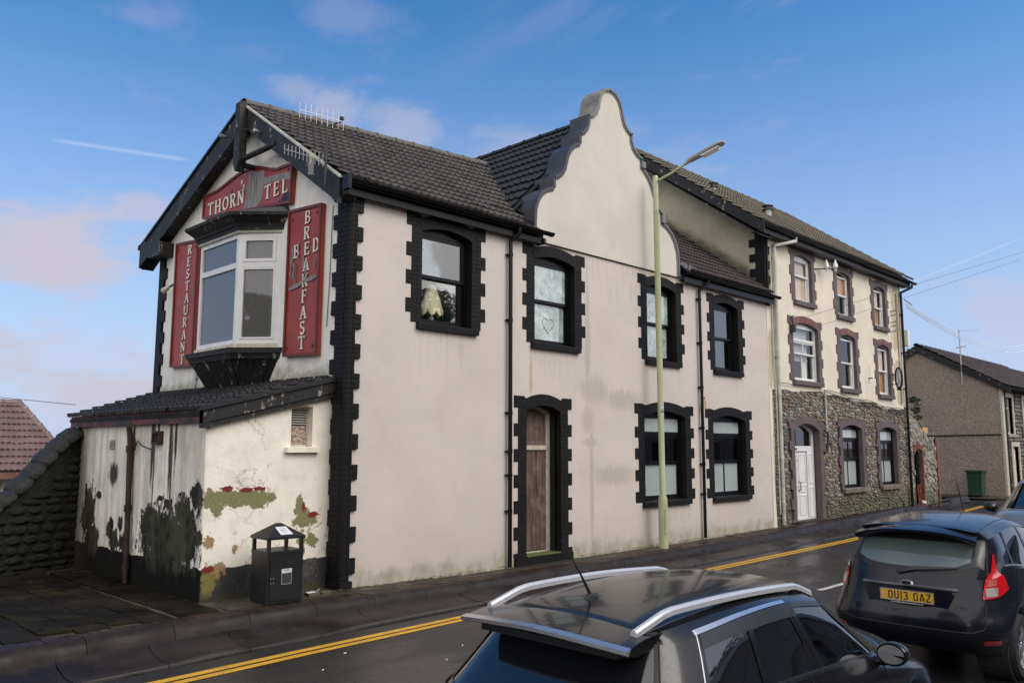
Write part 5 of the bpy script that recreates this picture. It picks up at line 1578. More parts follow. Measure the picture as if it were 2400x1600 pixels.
while z < 2.0:
    h = rnd.uniform(.09, .17)
    u = 2.2
    while u < 4.85:
        L_ = rnd.uniform(.18, .42)
        top = .55 + max(0, (u - 2)) * .2 if u < 3.1 else (.75 + (u - 3.1) * .46 if u < 3.6 else .98 + (u - 3.6) * .95)
        if z + h < top:
            mx = basis(wl, u + L_ / 2, z + h / 2, .02) @ Matrix.Rotation(rnd.uniform(-.05, .05), 4, 'Y') @ Matrix.Diagonal((L_ * .97, .13, h * .95, 1))
            pool.add(rnd.choice(dk), mx, WL)
        u += L_
    z += h
pool.flush()
path = [(2.6, .68), (3.0, .78), (3.25, .86), (3.5, .98), (3.72, 1.14), (3.94, 1.34), (4.14, 1.55), (4.33, 1.76), (4.52, 1.96), (4.72, 2.12)]
for (a, c) in path:
    i = path.index((a, c))
    nx = path[min(i + 1, len(path) - 1)]; pv = path[max(i - 1, 0)]
    an = math.atan2(nx[1] - pv[1], nx[0] - pv[0])
    wd = .28
    b = MB(); secs = []
    for k in range(5):
        t = -.5 + k / 4
        e = 1 - (abs(t) * 2) ** 4 * .22
        secs.append([(t * wd, .22 * cos(q_) * e * 1.25 + .16, .125 * sin(q_) * e * rnd.uniform(.93, 1.05) - .02) for q_ in [pi + .1 - (pi + .2) * j / 8 for j in range(9)]])
    b.loft(secs, caps=True)
    me = b.mesh('coping_stone', m_darkstone, smooth=True)
    mx = basis(wl, a, c, 0) @ Matrix.Rotation(-an, 4, 'Y') @ Matrix.Rotation(rnd.uniform(-.05, .05), 4, 'X') @ Matrix.Scale(rnd.uniform(.93, 1.08), 4)
    link('coping_stone', me, WL, matrix=mx)
# litter and plant in that corner
tl = thing('tissue_litter', (4.2, 14.1, 0), 'torn white tissue on the slabs in the dark corner by the rubble wall', 'litter')
b = MB(); rnd = random.Random(8)
for k in range(14):
    x = 4.05 + rnd.uniform(0, .55); y = 14.0 + rnd.uniform(-.12, .12); s = rnd.uniform(.015, .05)
    b.add([(x, y, .03), (x + s, y + .01, .04), (x + s * .7, y + s, .03)], [(0, 1, 2)])
b.build('tissue', m_paper, tl)
def weeds(name, pts, label, mat=m_leaf, size=.05, n=9, cat='weed', seed=1):
    r = random.Random(seed); b = MB()
    for (x, y, z) in pts:
        for k in range(n):
            a = r.uniform(0, 2 * pi); l = size * r.uniform(.6, 1.4); up = r.uniform(.3, 1.2)
            p = Vector((x + r.uniform(-size, size), y + r.uniform(-size, size), z))
            d = Vector((cos(a), sin(a), up)).normalized() * l
            s = Vector((-sin(a), cos(a), 0)) * l * .22
            b.add([p, p + d * .5 + s, p + d, p + d * .5 - s], [(0, 1, 2, 3)])
    return tag(b.build(name, mat), label, cat, kind='stuff')
rnd = random.Random(31)
weeds('pavement_weeds', [(rnd.uniform(4.2, 4.66), rnd.uniform(9.6, 13), .0) for _ in range(26)] + [(rnd.uniform(5, 6.7), 10.28, .0) for _ in range(12)], 'small green weeds in the joints beside the lean-to', size=.022, n=6)
weeds('moss_fringe', [(rnd.uniform(6.9, 19.3), 9.985, -.03 + rnd.uniform(0, .03)) for _ in range(520)], 'fringe of moss and seedlings where the hotel wall meets the pavement', m_moss, size=.018, n=5, cat='moss')
# ------------------------------------------------------------------ three-storey stone and render building
SB = thing('stone_building', (24.2, 12, 0), 'three-storey building, cream render over bare rubble stone, next to the beige hotel', 'building')
so = {  # x0, x1, z0, zs, rise
    'T1': (21.05, 22.10, 5.92, 7.12, .10), 'T2': (23.78, 24.72, 5.84, 7.06, .10), 'T3': (26.56, 27.50, 5.80, 7.02, .10),
    'M1': (20.82, 22.34, 3.74, 5.20, .12), 'M2': (23.82, 24.92, 3.68, 5.18, .10), 'M3': (26.63, 27.62, 3.62, 5.12, .10),
    'D': (20.66, 22.18, .04, 2.40, .20), 'B1': (23.68, 25.10, .78, 2.50, .12), 'B2': (26.47, 27.86, .78, 2.48, .12)}
hs = [opening_loop(a - .05, b_ + .05, c - (.06 if k != 'D' else .2), d, e + .04) for k, (a, b_, c, d, e) in so.items()]
MB().slab([(19.43, -.35), (28.94, -.35), (28.94, 7.6), (19.43, 7.6)], hs, .03, .28, F).build('rubble_wall', m_mortar, SB)
up = [(19.42, -.2), (19.60, -.2), (19.56, 1.0), (19.62, 2.2), (19.58, 3.42), (20.3, 3.46), (20.75, 3.42), (22.45, 3.52), (22.6, 3.40), (23.4, 3.46), (24.2, 3.38), (24.7, 3.30), (25.6, 3.34), (26.3, 3.36), (26.6, 3.22), (27.1, 3.16), (27.5, 3.20), (28.2, 3.18), (28.70, 3.22), (28.72, 3.3), (28.95, 3.3), (28.95, 7.6), (19.42, 7.6)]
MB().slab(up, [h for h, k in zip(hs, so) if k[0] in 'TM'], .0, .028, F).build('upper_render', m_upper, SB)
stones = Pool('stone', 300)
smesh = [stone_mesh(40 + i, m_stones[i % 6]) for i in range(18)]
wrest = {}
rnd = random.Random(77)
def clip_half(poly, px, py, nx, ny):
    out = []
    n = len(poly)
    for i in range(n):
        a, c = poly[i], poly[(i + 1) % n]
        da = (a[0] - px) * nx + (a[1] - py) * ny; dc = (c[0] - px) * nx + (c[1] - py) * ny
        if da <= 0: out.append(a)
        if (da < 0 < dc) or (dc < 0 < da):
            t = da / (da - dc); out.append((a[0] + (c[0] - a[0]) * t, a[1] + (c[1] - a[1]) * t))
    return out
def rubble(pool, par, M, u0, u1, z0, ztop, holes, w=.03, size=.15, asp=1.75, gap=.011, mats=None):
    """irregular stones: a stretched Voronoi packing with sunken joints, every stone cut to its own outline"""
    mats = mats or m_stones
    cell = size * .92; nx_ = int((u1 - u0) / asp / cell) + 1; nz_ = int((3.7 - z0) / cell) + 1
    pts = {}
    for i in range(-1, nx_ + 1):
        for j in range(-1, nz_ + 1):
            pts[i, j] = (u0 / asp + (i + .5 + rnd.uniform(-.48, .48)) * cell, z0 + (j + .5 + rnd.uniform(-.45, .45)) * cell)
    def bad(x, z):
        if z > ztop(x) - .02 or x > u1: return True
        return any(a < x < b_ and c0 < z < c1 for a, b_, c0, c1 in holes)
    for (i, j), (px, pz) in pts.items():
        if bad(px * asp, pz) or pz < z0 - .1: continue
        poly = [(px - cell, pz - cell), (px + cell, pz - cell), (px + cell, pz + cell), (px - cell, pz + cell)]
        for di in (-2, -1, 0, 1, 2):
            for dj in (-2, -1, 0, 1, 2):
                if (di or dj) and (i + di, j + dj) in pts:
                    qx, qz = pts[i + di, j + dj]
                    dx, dz = qx - px, qz - pz; l = sqrt(dx * dx + dz * dz)
                    if l > cell * 2.4: continue
                    mxp, mzp = (px + qx) / 2 - dx / l * gap / 2, (pz + qz) / 2 - dz / l * gap / 2
                    poly = clip_half(poly, mxp, mzp, dx / l, dz / l)
                    if len(poly) < 3: break
            if len(poly) < 3: break
        if len(poly) < 3: continue
        P = [(x * asp, z) for x, z in poly]
        # clip at openings and wall ends
        cx = sum(p[0] for p in P) / len(P); cz = sum(p[1] for p in P) / len(P)
        if cx > u1: continue
        P = clip_half(P, u1, 0, 1, 0) if any(p[0] > u1 for p in P) else P
        P = clip_half(P, u0, 0, -1, 0) if any(p[0] < u0 for p in P) else P
        for a, b_, c0, c1 in holes:
            if not (c0 < cz < c1): continue
            if cx < a: P = clip_half(P, a, 0, 1, 0)
            elif cx > b_: P = clip_half(P, b_, 0, -1, 0)
        if len(P) < 3: continue
        xs_ = [p[0] for p in P]; zs_ = [p[1] for p in P]
        area = (max(xs_) - min(xs_)) * (max(zs_) - min(zs_))
        if area < .0012: continue
        pr = rnd.uniform(.012, .045); tx, tz = rnd.uniform(-.06, .06), rnd.uniform(-.1, .1)
        lv = []
        for f, d in ((1.0, w + .03), (.97, w - pr * .45), (.86, w - pr), (.5, w - pr - .006)):
            lv.append([(x - cx, d + (tx * (x - cx) + tz * (z - cz)) * (1 if d < w else 0), z - cz) for x, z in ((cx + (x - cx) * f, cz + (z - cz) * f) for x, z in P)])
        bb = MB().loft(lv, closed=True)
        bb.f.append(tuple(len(bb.v) - len(P) + k for k in range(len(P))))
        me = bb.mesh('stone', rnd.choice(mats))
        pool.add(me, basis(M, cx, cz, 0), par, area ** .5 / .15)
def ztop_s(u):
    for (a, b_), (c, d) in zip(up[4:19], up[5:20]):
        if a <= u <= c: return b_ + (d - b_) * (u - a) / (c - a)
    return 3.2
hl = [(so[k][0] - .30, so[k][1] + .30, so[k][2] - .12, so[k][3] + .26) for k in ('D', 'B1', 'B2')]
rubble(stones, SB, F, 19.62, 28.90, -.12, ztop_s, hl, size=.095, asp=2.0)
# stones past the limit are grouped by stone kind, so flush by mesh material
def flush_by_mat(pool, nm):
    its = sorted(pool.items, key=lambda t: (t[1].translation - CAMP).length / t[3])
    for me, mx, par, _ in its[:pool.limit]: link(pool.name, me, par, matrix=mx)
    rest = {}
    for me, mx, par, _ in its[pool.limit:]:
        k = (par.name, me.materials[0].name)
        rest.setdefault(k, (par, me, MB()))[2].add([mx @ v.co for v in me.vertices], [tuple(p.vertices) for p in me.polygons])
    for par, me, mb in rest.values(): mb.build(nm, me.materials[0], par, kind='stuff', recalc=False)
flush_by_mat(stones, 'rubble_stones')
for k, (x0, x1, z0, zs, r) in so.items():
    mt = m_purple
    surround(SB, None, F, x0, x1, z0, zs, r, wl=.27, ws=.18, ct=.20, back=mt, proud=.03, base=0 if k[0] != 'D' else 2, course=.085, reveal=.14)
    if k[0] == 'M':      # worn red arch face
        ao, _ = arc(x0 + .05, x1 - .05, zs + .01, r, 10, .18); ai, _ = arc(x0 + .05, x1 - .05, zs + .01, r, 10, .01)
        MB().prism(ao + ai[::-1], -.034, -.02, F).build('arch_face', m_redpurple, SB)
    if k != 'D':
        sill(SB, F, x0 - .10, x1 + .14, z0 - (.12 if k[0] != 'B' else .11), z0, m_purple if k[0] != 'B' else m_stones[2], .09)
for k in ('T1', 'T2', 'T3', 'M1', 'M2', 'M3'):
    x0, x1, z0, zs, r = so[k]
    ag = k in ('T2', 'T3', 'M2', 'M3')
    fr = sash_window(SB, F, x0, x1, z0, zs, r, mat=m_white, gtop=g_old, gbot=g_old, split=(z0 + zs) / 2 + (.12 if k == 'T1' else .0), archedglass=ag, w0=.07, t=.045, mull=(k == 'M1'), toplight=4.82 if k == 'M1' else None, gtl=g_old)
    def bd(a, b_, c, d, mt, w=.165, nm='board'):
        MB().prism([(a, c), (b_, c), (b_, d), (a, d)], w, w + .015, F).build(nm, mt, fr)
    mid = (z0 + zs) / 2
    if k == 'T1': bd(x0 + .05, x1 - .05, z0 + .05, zs, m_tanboard)
    if k == 'T2':
        bd(x0 + .06, x1 - .1, mid + .03, zs + .02, m_ply, .13); bd(x0 + .06, x0 + .36, z0 + .06, mid, m_blind)
    if k == 'T3':
        bd(x0 + .06, x0 + .75, mid + .03, zs + .02, m_tanboard); bd(x0 + .08, x0 + .75, z0 + .06, mid, m_ply)
    if k == 'M1':
        bd(x0 + .1, x1 - .3, 4.3, zs, m_blind, .19, 'net_curtain')
        for a in (x0 + .1, x0 + .85): bd(a, a + .35, z0 + .06, mid + .1, m_curtain, .20, 'curtain')
        bd(x1 - .45, x1 - .3, z0 + .2, mid, m_redpurple, .26)
    if k == 'M2':
        sec = [[(x0 + .08 + .055 * i, 10.22 + .02 * (i % 2), z) for z in (z0 + .08, mid + .3, zs)] for i in range(8)]
        MB().loft(sec).build('curtain', m_curtain, fr)
    if k == 'M3':
        bd(x0 + .06, x0 + .85, mid + .03, zs + .02, m_tanboard); bd(x0 + .25, x0 + .80, z0 + .06, mid, m_ply); bd(x0 + .06, x0 + .24, z0 + .06, mid, m_blind)
sash_window(SB, F, *so['B1'], mat=m_bplastic, gtop=g_clear, gbot=g_film, gtl=g_film, split=1.60, toplight=2.18, mull=True, w0=.11)
sash_window(SB, F, *so['B2'], mat=m_bplastic, gtop=g_clear, gbot=g_film, gtl=g_film, split=1.58, toplight=2.12, mull=True, w0=.11)
# double front door under an arched light
x0, x1, z0, zs, r = so['D']
df = MB().slab(opening_loop(x0, x1, z0, zs, r), [opening_loop(x0 + .05, x1 - .1, 2.0, zs - .06, r), [(x0 + .05, z0 + .03), (x1 - .42, z0 + .03), (x1 - .42, 1.86), (x0 + .05, 1.86)]], .17, .27, F).build('door_frame', m_whitedoor, SB)
MB().prism([(x0 + .04, 2.0), (x1 - .1, 2.0)] + list(reversed(arc(x0 + .04, x1 - .1, zs - .06, r)[0])), .21, .216, F).build('pane', g_clear, df)
MB().box(x0, x1, 10.6, 10.62, 1.9, 2.8).build('dark_backing', m_room, df)
xa, xb = x0 + .06, x1 - .43
for i in range(2):
    a = xa + i * (xb - xa) / 2; c = a + (xb - xa) / 2
    dl = MB().prism([(a + .006, z0 + .04), (c - .006, z0 + .04), (c - .006, 1.85), (a + .006, 1.85)], .205, .255, F).build('door_leaf', m_whitedoor, df)
    for (p, q_) in ((.14, .66), (.74, .92), (1.0, 1.74)):
        bb = MB(); frame_rect(bb, F, a + .06, c - .06, z0 + p, z0 + q_, .022, .188, .205); bb.build('panel_moulding', m_whitedoor, dl)
        MB().prism([(a + .10, z0 + p + .045), (c - .10, z0 + p + .045), (c - .10, z0 + q_ - .045), (a + .10, z0 + q_ - .045)], .196, .205, F).build('panel', m_whitedoor, dl)
hx = (xa + xb) / 2 + .04
MB().tube([(hx, 10.205, .82), (hx, 10.15, .84), (hx, 10.15, 1.04), (hx, 10.205, 1.06)], .012, 8).build('door_handle', m_cable, df, smooth=True)
MB().tube([(hx - .1, 10.17, 1.62), (hx - .1, 10.205, 1.62)], .02, 8).build('door_knob', m_alu, df)
MB().box(x0 + .25, x0 + .5, 10.155, 10.168, 1.90, 1.95).build('letter_plate', m_stones[2], df)
for (z1_, z2_) in ((.10, .9), (1.0, 1.8)):
    bb = MB(); frame_rect(bb, F, x1 - .37, x1 - .12, z1_, z2_, .03, .155, .17); bb.build('side_panel_moulding', m_whitedoor, df)
MB().slab(opening_loop(x0 - .01, x1 + .01, z0 - .1, zs, r), [opening_loop(x0, x1, z0, zs, r)], .14, .25, F).build('door_reveal', m_gap, SB)
MB().box(x0 - .02, x1 + .05, 9.93, 10.4, -.1, .055).build('doorstep', m_pave, SB)
# side gable, quoins, roof
Kx = lambda u, v, w=0.0: Vector((19.43 + w, u, v))
MB().prism([(10.04, 3.0), (18.0, 3.0), (18.0, 7.6), (14.0, 10.62), (10.04, 7.5)], -.01, .25, Kx).build('side_gable', m_sidegab, SB)
MB().prism([(10.04, -.35), (18.0, -.35), (18.0, 7.6), (14.0, 10.6), (10.04, 7.5)], 9.28, 9.50, Kx).build('far_gable', m_sidegab, SB)
b = MB()
n = 20
lp = []
k = 0; zc = 5.58; cs = .098
tl_ = [(19.415, zc)]
while k < n:
    L_ = .27 if (k // 2) % 2 else .15
    tl_ += [(19.415 + L_, zc + k * cs), (19.415 + L_, zc + (k + 2) * cs)]; k += 2
tl_.append((19.415, zc + n * cs))
b.prism(tl_, -.03, .05, F)
tl_ = [(9.97, zc)]
k = 0
while k < n:
    L_ = .44 if (k // 2) % 2 == 0 else .27
    tl_ += [(9.97 + L_, zc + k * cs), (9.97 + L_, zc + (k + 2) * cs)]; k += 2
tl_.append((9.97, zc + n * cs))
b.prism(tl_, -.05, .05, Kx)
b.build('quoin', m_black, SB)
e0, r0 = 7.60, 10.72
b = MB().loft([[(x, 9.68, e0), (x, 14.0, r0), (x, 18.3, e0)] for x in (18.72, 29.25)])
b.v = [(x, y, z - .03) for x, y, z in b.v]
b.add([(x, y, z - .08) for x, y, z in b.v], [tuple(reversed(f)) for f in b.f[:]])
sroof = b.build('roof', m_gap, SB)
pool = Pool('roof_tile', 300)
lay_tiles(pool, sroof, (18.70, 9.66, e0), (29.28, 9.66, e0), (18.70, 14.0, r0), (29.28, 14.0, r0), m_tile4, gauge=.33, width=.32, seed=11)
pool.flush('roof_tile_rows')
ridge_run((18.7, 14.0, r0), (29.3, 14.0, r0), sroof, m_ridge, .45, .10)
def sb_board(P, Q, h, xa, xb, mat, nm):
    MB().prism([P, Q, (Q[0], Q[1] - h), (P[0], P[1] - h)], xa, xb, lambda u, v, w: Vector((w, u, v))).build(nm, mat, SB)
sb_board((9.62, e0 - .02), (14.0, r0 - .02), .30, 18.72, 18.76, m_flake, 'bargeboard')
sb_board((18.4, e0 - .02), (14.0, r0 - .02), .30, 18.72, 18.76, m_flake, 'bargeboard')
sb_board((9.8, e0 - .28), (14.0, r0 - .34), .03, 18.76, 19.44, m_flake, 'verge_soffit')
MB().box(18.78, 29.2, 9.74, 9.76, 7.36, 7.58).build('fascia', m_bwood, SB)
MB().box(18.78, 29.2, 9.762, 10.0, 7.36, 7.375).build('soffit', m_bwood, SB)
gutter(18.74, 25.2, 9.67, 7.55, SB); gutter(25.25, 29.5, 9.67, 7.53, SB)
downpipe(19.82, 9.93, 7.25, .05, SB, m_pipewhite, .048, 9.67, 7.5, (6.9, 5.6, 4.3, 3.3, 1.7, .6), gx=20.55, label='old white downpipe by the quoins')
MB().tube([(19.66, 9.97, 7.1), (19.66, 9.97, 4.2), (19.7, 9.96, 3.5), (19.7, 9.96, .3)], .02, 8).build('thin_pipe', m_pipewhite, SB, smooth=True)
downpipe(28.78, 9.92, 7.2, .05, SB, m_bplastic, .042, 9.67, 7.45, (6.4, 5.1, 3.9, 2.6, 1.3), gx=29.15)
MB().tube([(28.50, 9.96, 7.1), (28.50, 9.96, 5.2), (28.52, 9.96, 3.4)], .032, 8).build('soil_pipe', m_pipewhite, SB, smooth=True)
MB().tube([(22.60, 9.96, 3.5), (22.60, 9.955, 2.7), (22.58, 9.93, 2.4)], .025, 8).build('service_pipe', m_pipewhite, SB, smooth=True)
MB().tube([(22.58, 9.93, 2.4), (22.57, 9.92, 2.25), (22.5, 9.93, 1.85), (22.42, 9.96, 1.8)], .03, 8).build('cable_guard', m_cable, SB, smooth=True)
for k in range(3):
    pts = [(22.5 + 6.2 * i / 14, 9.95, 3.55 - .04 * i / 14 * 6 + .035 * sin(i * 1.1 + k * 2) - .05 * k - .15 * (i / 14)) for i in range(15)]
    MB().tube(pts, .01, 5).build('wall_cable', m_cable, SB)
MB().tube([(19.9, 9.95, 3.62), (20.3, 9.95, 3.62), (20.75, 9.95, 3.58)], .008, 5).build('wall_cable', m_cable, SB)
for (x, y, z, r_) in ((21.57, 10.95, 8.70, .10), (20.02, 11.77, 9.20, .07)):      # flues on the roof slope
    fl_ = MB().loft([[(x + rr * cos(2 * pi * i / 14), y + rr * sin(2 * pi * i / 14), zz) for i in range(14)] for rr, zz in ((r_, z - .35), (r_, z + .02))], closed=True, caps=True).build('flue', m_alu, sroof, smooth=True)
    MB().loft([[(x + rr * cos(2 * pi * i / 14), y + rr * sin(2 * pi * i / 14), zz) for i in range(14)] for rr, zz in ((r_ + .06, z + .02), (r_ + .06, z + .035), (r_, z + .04), (r_, z + .12), (r_ + .06, z + .13), (r_ + .05, z + .16))], closed=True, caps=True).build('flue_cowl', m_lead, sroof, smooth=True)
# insulator bracket, hooks, small box
ib = thing('insulator_bracket', (22.6, 9.8, 6.8), 'iron bracket with two white porcelain insulators under the eaves of the stone building', 'bracket')
MB().tube([(22.35, 10.0, 6.98), (22.95, 9.62, 7.02)], .018, 8).build('arm', m_cable, ib)
for t in (.55, .95):
    p = Vector((22.35, 10.0, 6.98)).lerp(Vector((22.95, 9.62, 7.02)), t)
    MB().loft([[(p.x + rr * cos(2 * pi * i / 12), p.y + rr * sin(2 * pi * i / 12), p.z + zz) for i in range(12)] for rr, zz in ((.02, -.08), (.045, .02), (.075, .04), (.06, .14), (.03, .2), (.025, .26))], closed=True, caps=True).build('insulator', m_white, ib, smooth=True)
hk = thing('iron_hooks', (27.95, 9.9, 6.2), 'row of small rusty iron hooks on the cream wall near the far corner', 'hooks')
for z in (6.42, 6.28, 6.05, 5.92, 5.75):
    MB().tube([(27.95, 10.0, z), (27.97, 9.86, z), (28.0, 9.86, z + .06)], .014, 6).build('hook', m_cable, hk)
db = thing('door_cable_box', (20.55, 9.9, 5.1), 'small dark cable box with a lead at the top corner of the large first-floor window', 'cable box')
MB().box(20.66, 20.76, 9.86, 9.97, 5.0, 5.2).build('box', m_cable, db)
MB().tube([(20.7, 9.9, 5.2), (20.68, 9.93, 5.42), (20.8, 9.93, 5.45)], .02, 6).build('lead', m_cable, db)
mk = thing('wall_scrap', (26.1, 9.98, 4.3), 'white vertical paint scrape and peg on the cream wall between the middle windows', 'scrape')
MB().prism([(25.92, 3.95), (25.99, 3.93), (25.98, 4.5), (25.94, 4.52)], -.012, -.004, F).build('scrape', m_white, mk)
MB().tube([(25.86, 10, 4.08), (25.86, 9.88, 4.08)], .02, 6).build('peg', m_cable, mk)
# oval hanging sign
OV = thing('hanging_sign', (27.95, 9.6, 3.8), 'black oval hanging sign on two brackets at the far end of the cream wall', 'sign')
oc, ow, oh = (9.70, 4.18), .10, .32
ring = []
MB().tube([(27.55 + .0, oc[0] + ow * cos(t), oc[1] + oh * sin(t)) for t in [2 * pi * i / 28 for i in range(29)]], .032, 8, False).build('sign_rim', m_bplastic, OV, smooth=True)
MB().prism([(oc[0] + ow * .98 * cos(2 * pi * i / 28), oc[1] + oh * .98 * sin(2 * pi * i / 28)) for i in range(28)], 27.535, 27.565, lambda u, v, w: Vector((w, u, v))).build('sign_face', m_paper, OV)
rnd = random.Random(5)
for k in range(9):
    y = oc[0] + rnd.uniform(-.03, .03); z = oc[1] + .2 - k * .05
    MB().box(27.53, 27.534, y - .025, y + .025, z, z + .022).build('sign_mark', m_redpurple if k % 2 else m_gap, OV)
for z in (4.28, 3.98):
    MB().tube([(27.55, 9.98, z), (27.55, 9.79, z)], .014, 6).build('bracket', m_cable, OV)
MB().prism([(9.62, 3.78), (9.78, 3.78), (9.74, 3.88), (9.66, 3.88)], 27.52, 27.58, lambda u, v, w: Vector((w, u, v))).build('finial', m_bplastic, OV)

# rubble gateway wall beyond
GW = thing('gateway_wall', (30.5, 10.2, 0), 'rough rubble wall with red brick edges and a dark doorway beyond the stone building', 'stone wall')
gwl = [(29.0, -.3), (31.85, -.3), (31.85, 2.30), (31.0, 2.35), (30.62, 2.42), (30.45, 2.75), (30.1, 2.95), (30.0, 3.15), (29.5, 3.25), (29.0, 3.35)]
MB().slab(gwl, [[(29.55, .05), (30.15, .05), (30.15, 1.75), (29.85, 1.88), (29.55, 1.75)]], .05, .45, F).build('wall_body', m_mortar, GW)
pool = Pool('stone', 300)
def ztop_g(u):
    P = [(29.0, 3.35), (29.5, 3.25), (30.0, 3.15), (30.1, 2.95), (30.45, 2.75), (30.62, 2.42), (31.0, 2.35), (31.85, 2.30)]
    for (a, b_), (c, d) in zip(P, P[1:]):
        if a <= u <= c: return b_ + (d - b_) * (u - a) / (c - a)
    return 2.3
rubble(pool, GW, F, 29.05, 31.66, -.05, ztop_g, [(29.40, 30.33, -.1, 2.08)], w=.05, size=.17, asp=1.3, mats=[m_stones[0], m_stones[1], m_stones[3], m_stones[3]])
flush_by_mat(pool, 'rubble_stones')
bm_ = pbr('old_red_brick', (.22, .08, .055), .85, .3, 8, .6, 50)
rnd = random.Random(6)
for k in range(30):
    for x in ((31.66, 31.84), (30.17, 30.32)):
        z = -.1 + k * .08
        if z > 2.25 or (x[0] < 31 and z > 1.85): continue
        me = chamfer_box(x[1] - x[0] - rnd.choice((0, .05)), .12, .072, .006, bm_)
        link('brick', me, GW, matrix=Matrix.Translation(((x[0] + x[1]) / 2, 10.04, z + .04)))
for k in range(9):
    a = pi * (k + .5) / 9
    link('brick', chamfer_box(.08, .12, .18, .006, bm_), GW, matrix=Matrix.Translation((29.85 - .42 * cos(a), 10.05, 1.78 + .22 * sin(a))) @ Matrix.Rotation(-(pi / 2 - a) * .7, 4, 'Y'))
MB().box(29.5, 30.2, 10.35, 10.40, 0, 1.9).build('dark_doorway', m_room, GW)
MB().box(29.93, 30.16, 10.12, 10.17, .05, 1.75).build('gate', m_bplastic, GW)
MB().box(31.5, 31.62, 9.98, 10.04, 2.1, 2.3).build('wall_lamp', m_cable, GW)
pl_ = thing('plank_pile', (30.8, 10.2, 2.4), 'boards and a block of new timber lying on top of the rubble gateway wall', 'planks')
MB().box(30.3, 32.1, 10.1, 10.4, 2.42, 2.46).build('board', m_stones[2], pl_)
MB().box(30.7, 31.25, 10.12, 10.35, 2.465, 2.66).build('timber_block', m_ply, pl_)
MB().box(30.32, 30.68, 10.12, 10.35, 2.465, 2.70).build('dark_block', m_gap, pl_)
weeds('wall_plant', [(29.55 + .6 * rnd.random(), 9.98 + .1 * rnd.random(), 2.9 + .75 * rnd.random()) for _ in range(46)], 'bushy green plant growing out of the top of the rubble wall beside the black downpipe', m_leaf, .10, 12, 'plant', 3)
weeds('gateway_weeds', [(30.6 + 1.2 * rnd.random(), 9.95, .0) for _ in range(30)], 'low weeds along the foot of the gateway wall', m_leaf, .05, 8, 'weed', 4)
st_ = thing('step_ladder', (29.6, 9.85, 0), 'little red folded step stool leaning in the dark gateway', 'step stool')
for dx in (0, .22):
    MB().tube([(29.42 + dx, 9.92, .02), (29.50 + dx * .8, 9.97, .72)], .016, 6).build('leg', m_sign, st_)
for z in (.25, .5, .71):
    MB().tube([(29.43 + z * .1, 9.94, z), (29.66 + z * .06, 9.94, z)], .014, 6).build('rung', m_sign, st_)
dp_ = thing('bowl', (29.95, 9.95, 0), 'small white bowl on the step of the dark gateway', 'bowl')
MB().loft([[(29.92 + r * cos(2 * pi * i / 14), 9.96 + r * sin(2 * pi * i / 14), z) for i in range(14)] for r, z in ((.06, .08), (.10, .10), (.09, .17), (.03, .19))], closed=True, caps=True).build('bowl', m_white, dp_, smooth=True)
gb = thing('grey_bin', (32.1, 10.6, 0), 'grey wheelie bin just behind the end of the gateway wall', 'bin')
MB().loft([[(31.9, 10.35, -.1), (32.3, 10.35, -.1), (32.3, 10.8, -.1), (31.9, 10.8, -.1)], [(31.86, 10.3, .9), (32.36, 10.3, .9), (32.36, 10.85, .9), (31.86, 10.85, .9)]], closed=True, caps=True).build('body', m_lead, gb)
MB().box(31.83, 32.39, 10.26, 10.9, .905, .96).build('lid', m_lead, gb)

# pebbledashed terrace house beyond the side street
HX = 40.0
TH_ = thing('terrace_house', (44, 13, 0), 'brown pebbledashed end-of-terrace house with grey slate roof beyond the side street', 'house')
Tx = lambda u, v, w=0.0: Vector((HX + w, u, v))
MB().prism([(9.95, -.5), (16.6, -.5), (16.6, 4.60), (13.2, 6.50), (9.95, 4.60)], 0, .3, Tx).build('gable_wall', m_pebble, TH_)
TF = lambda u, v, w=0.0: Vector((u, 9.95 + w, v))
hw_ = [[(40.75, 2.55), (41.75, 2.55), (41.75, 4.15), (40.75, 4.15)], [(41.35, -.1), (42.3, -.1), (42.3, 2.0), (41.35, 2.0)], [(43.6, 2.55), (44.6, 2.55), (44.6, 4.15), (43.6, 4.15)], [(43.6, .6), (45, .6), (45, 2.0), (43.6, 2.0)]]
MB().slab([(HX + .01, -.5), (60, -.5), (60, 4.6), (HX + .01, 4.6)], hw_, 0, .25, TF).build('front_wall', m_darkwall, TH_)
pool = Pool('stone', 300)
rnd = random.Random(14)
smesh_d = [stone_mesh(90 + i, m_stones[(2, 0, 5, 1)[i % 4]]) for i in range(6)]
z = -.1
while z < 4.5:
    h = rnd.uniform(.14, .2); u = 40.5
    while u < 47:
        L_ = rnd.uniform(.25, .5); c = (u + L_ / 2, z + h / 2)
        if all(not (c[0] + L_ / 2 > a[0][0] - .22 and c[0] - L_ / 2 < a[1][0] + .22 and a[0][1] - .1 < c[1] < a[2][1] + .22) for a in hw_):
            pool.add(rnd.choice(smesh_d), basis(TF, c[0], c[1], .0) @ Matrix.Diagonal((L_ * .95, .07, h * .92, 1)), TH_)
        u += L_
    z += h
flush_by_mat(pool, 'rubble_stones')
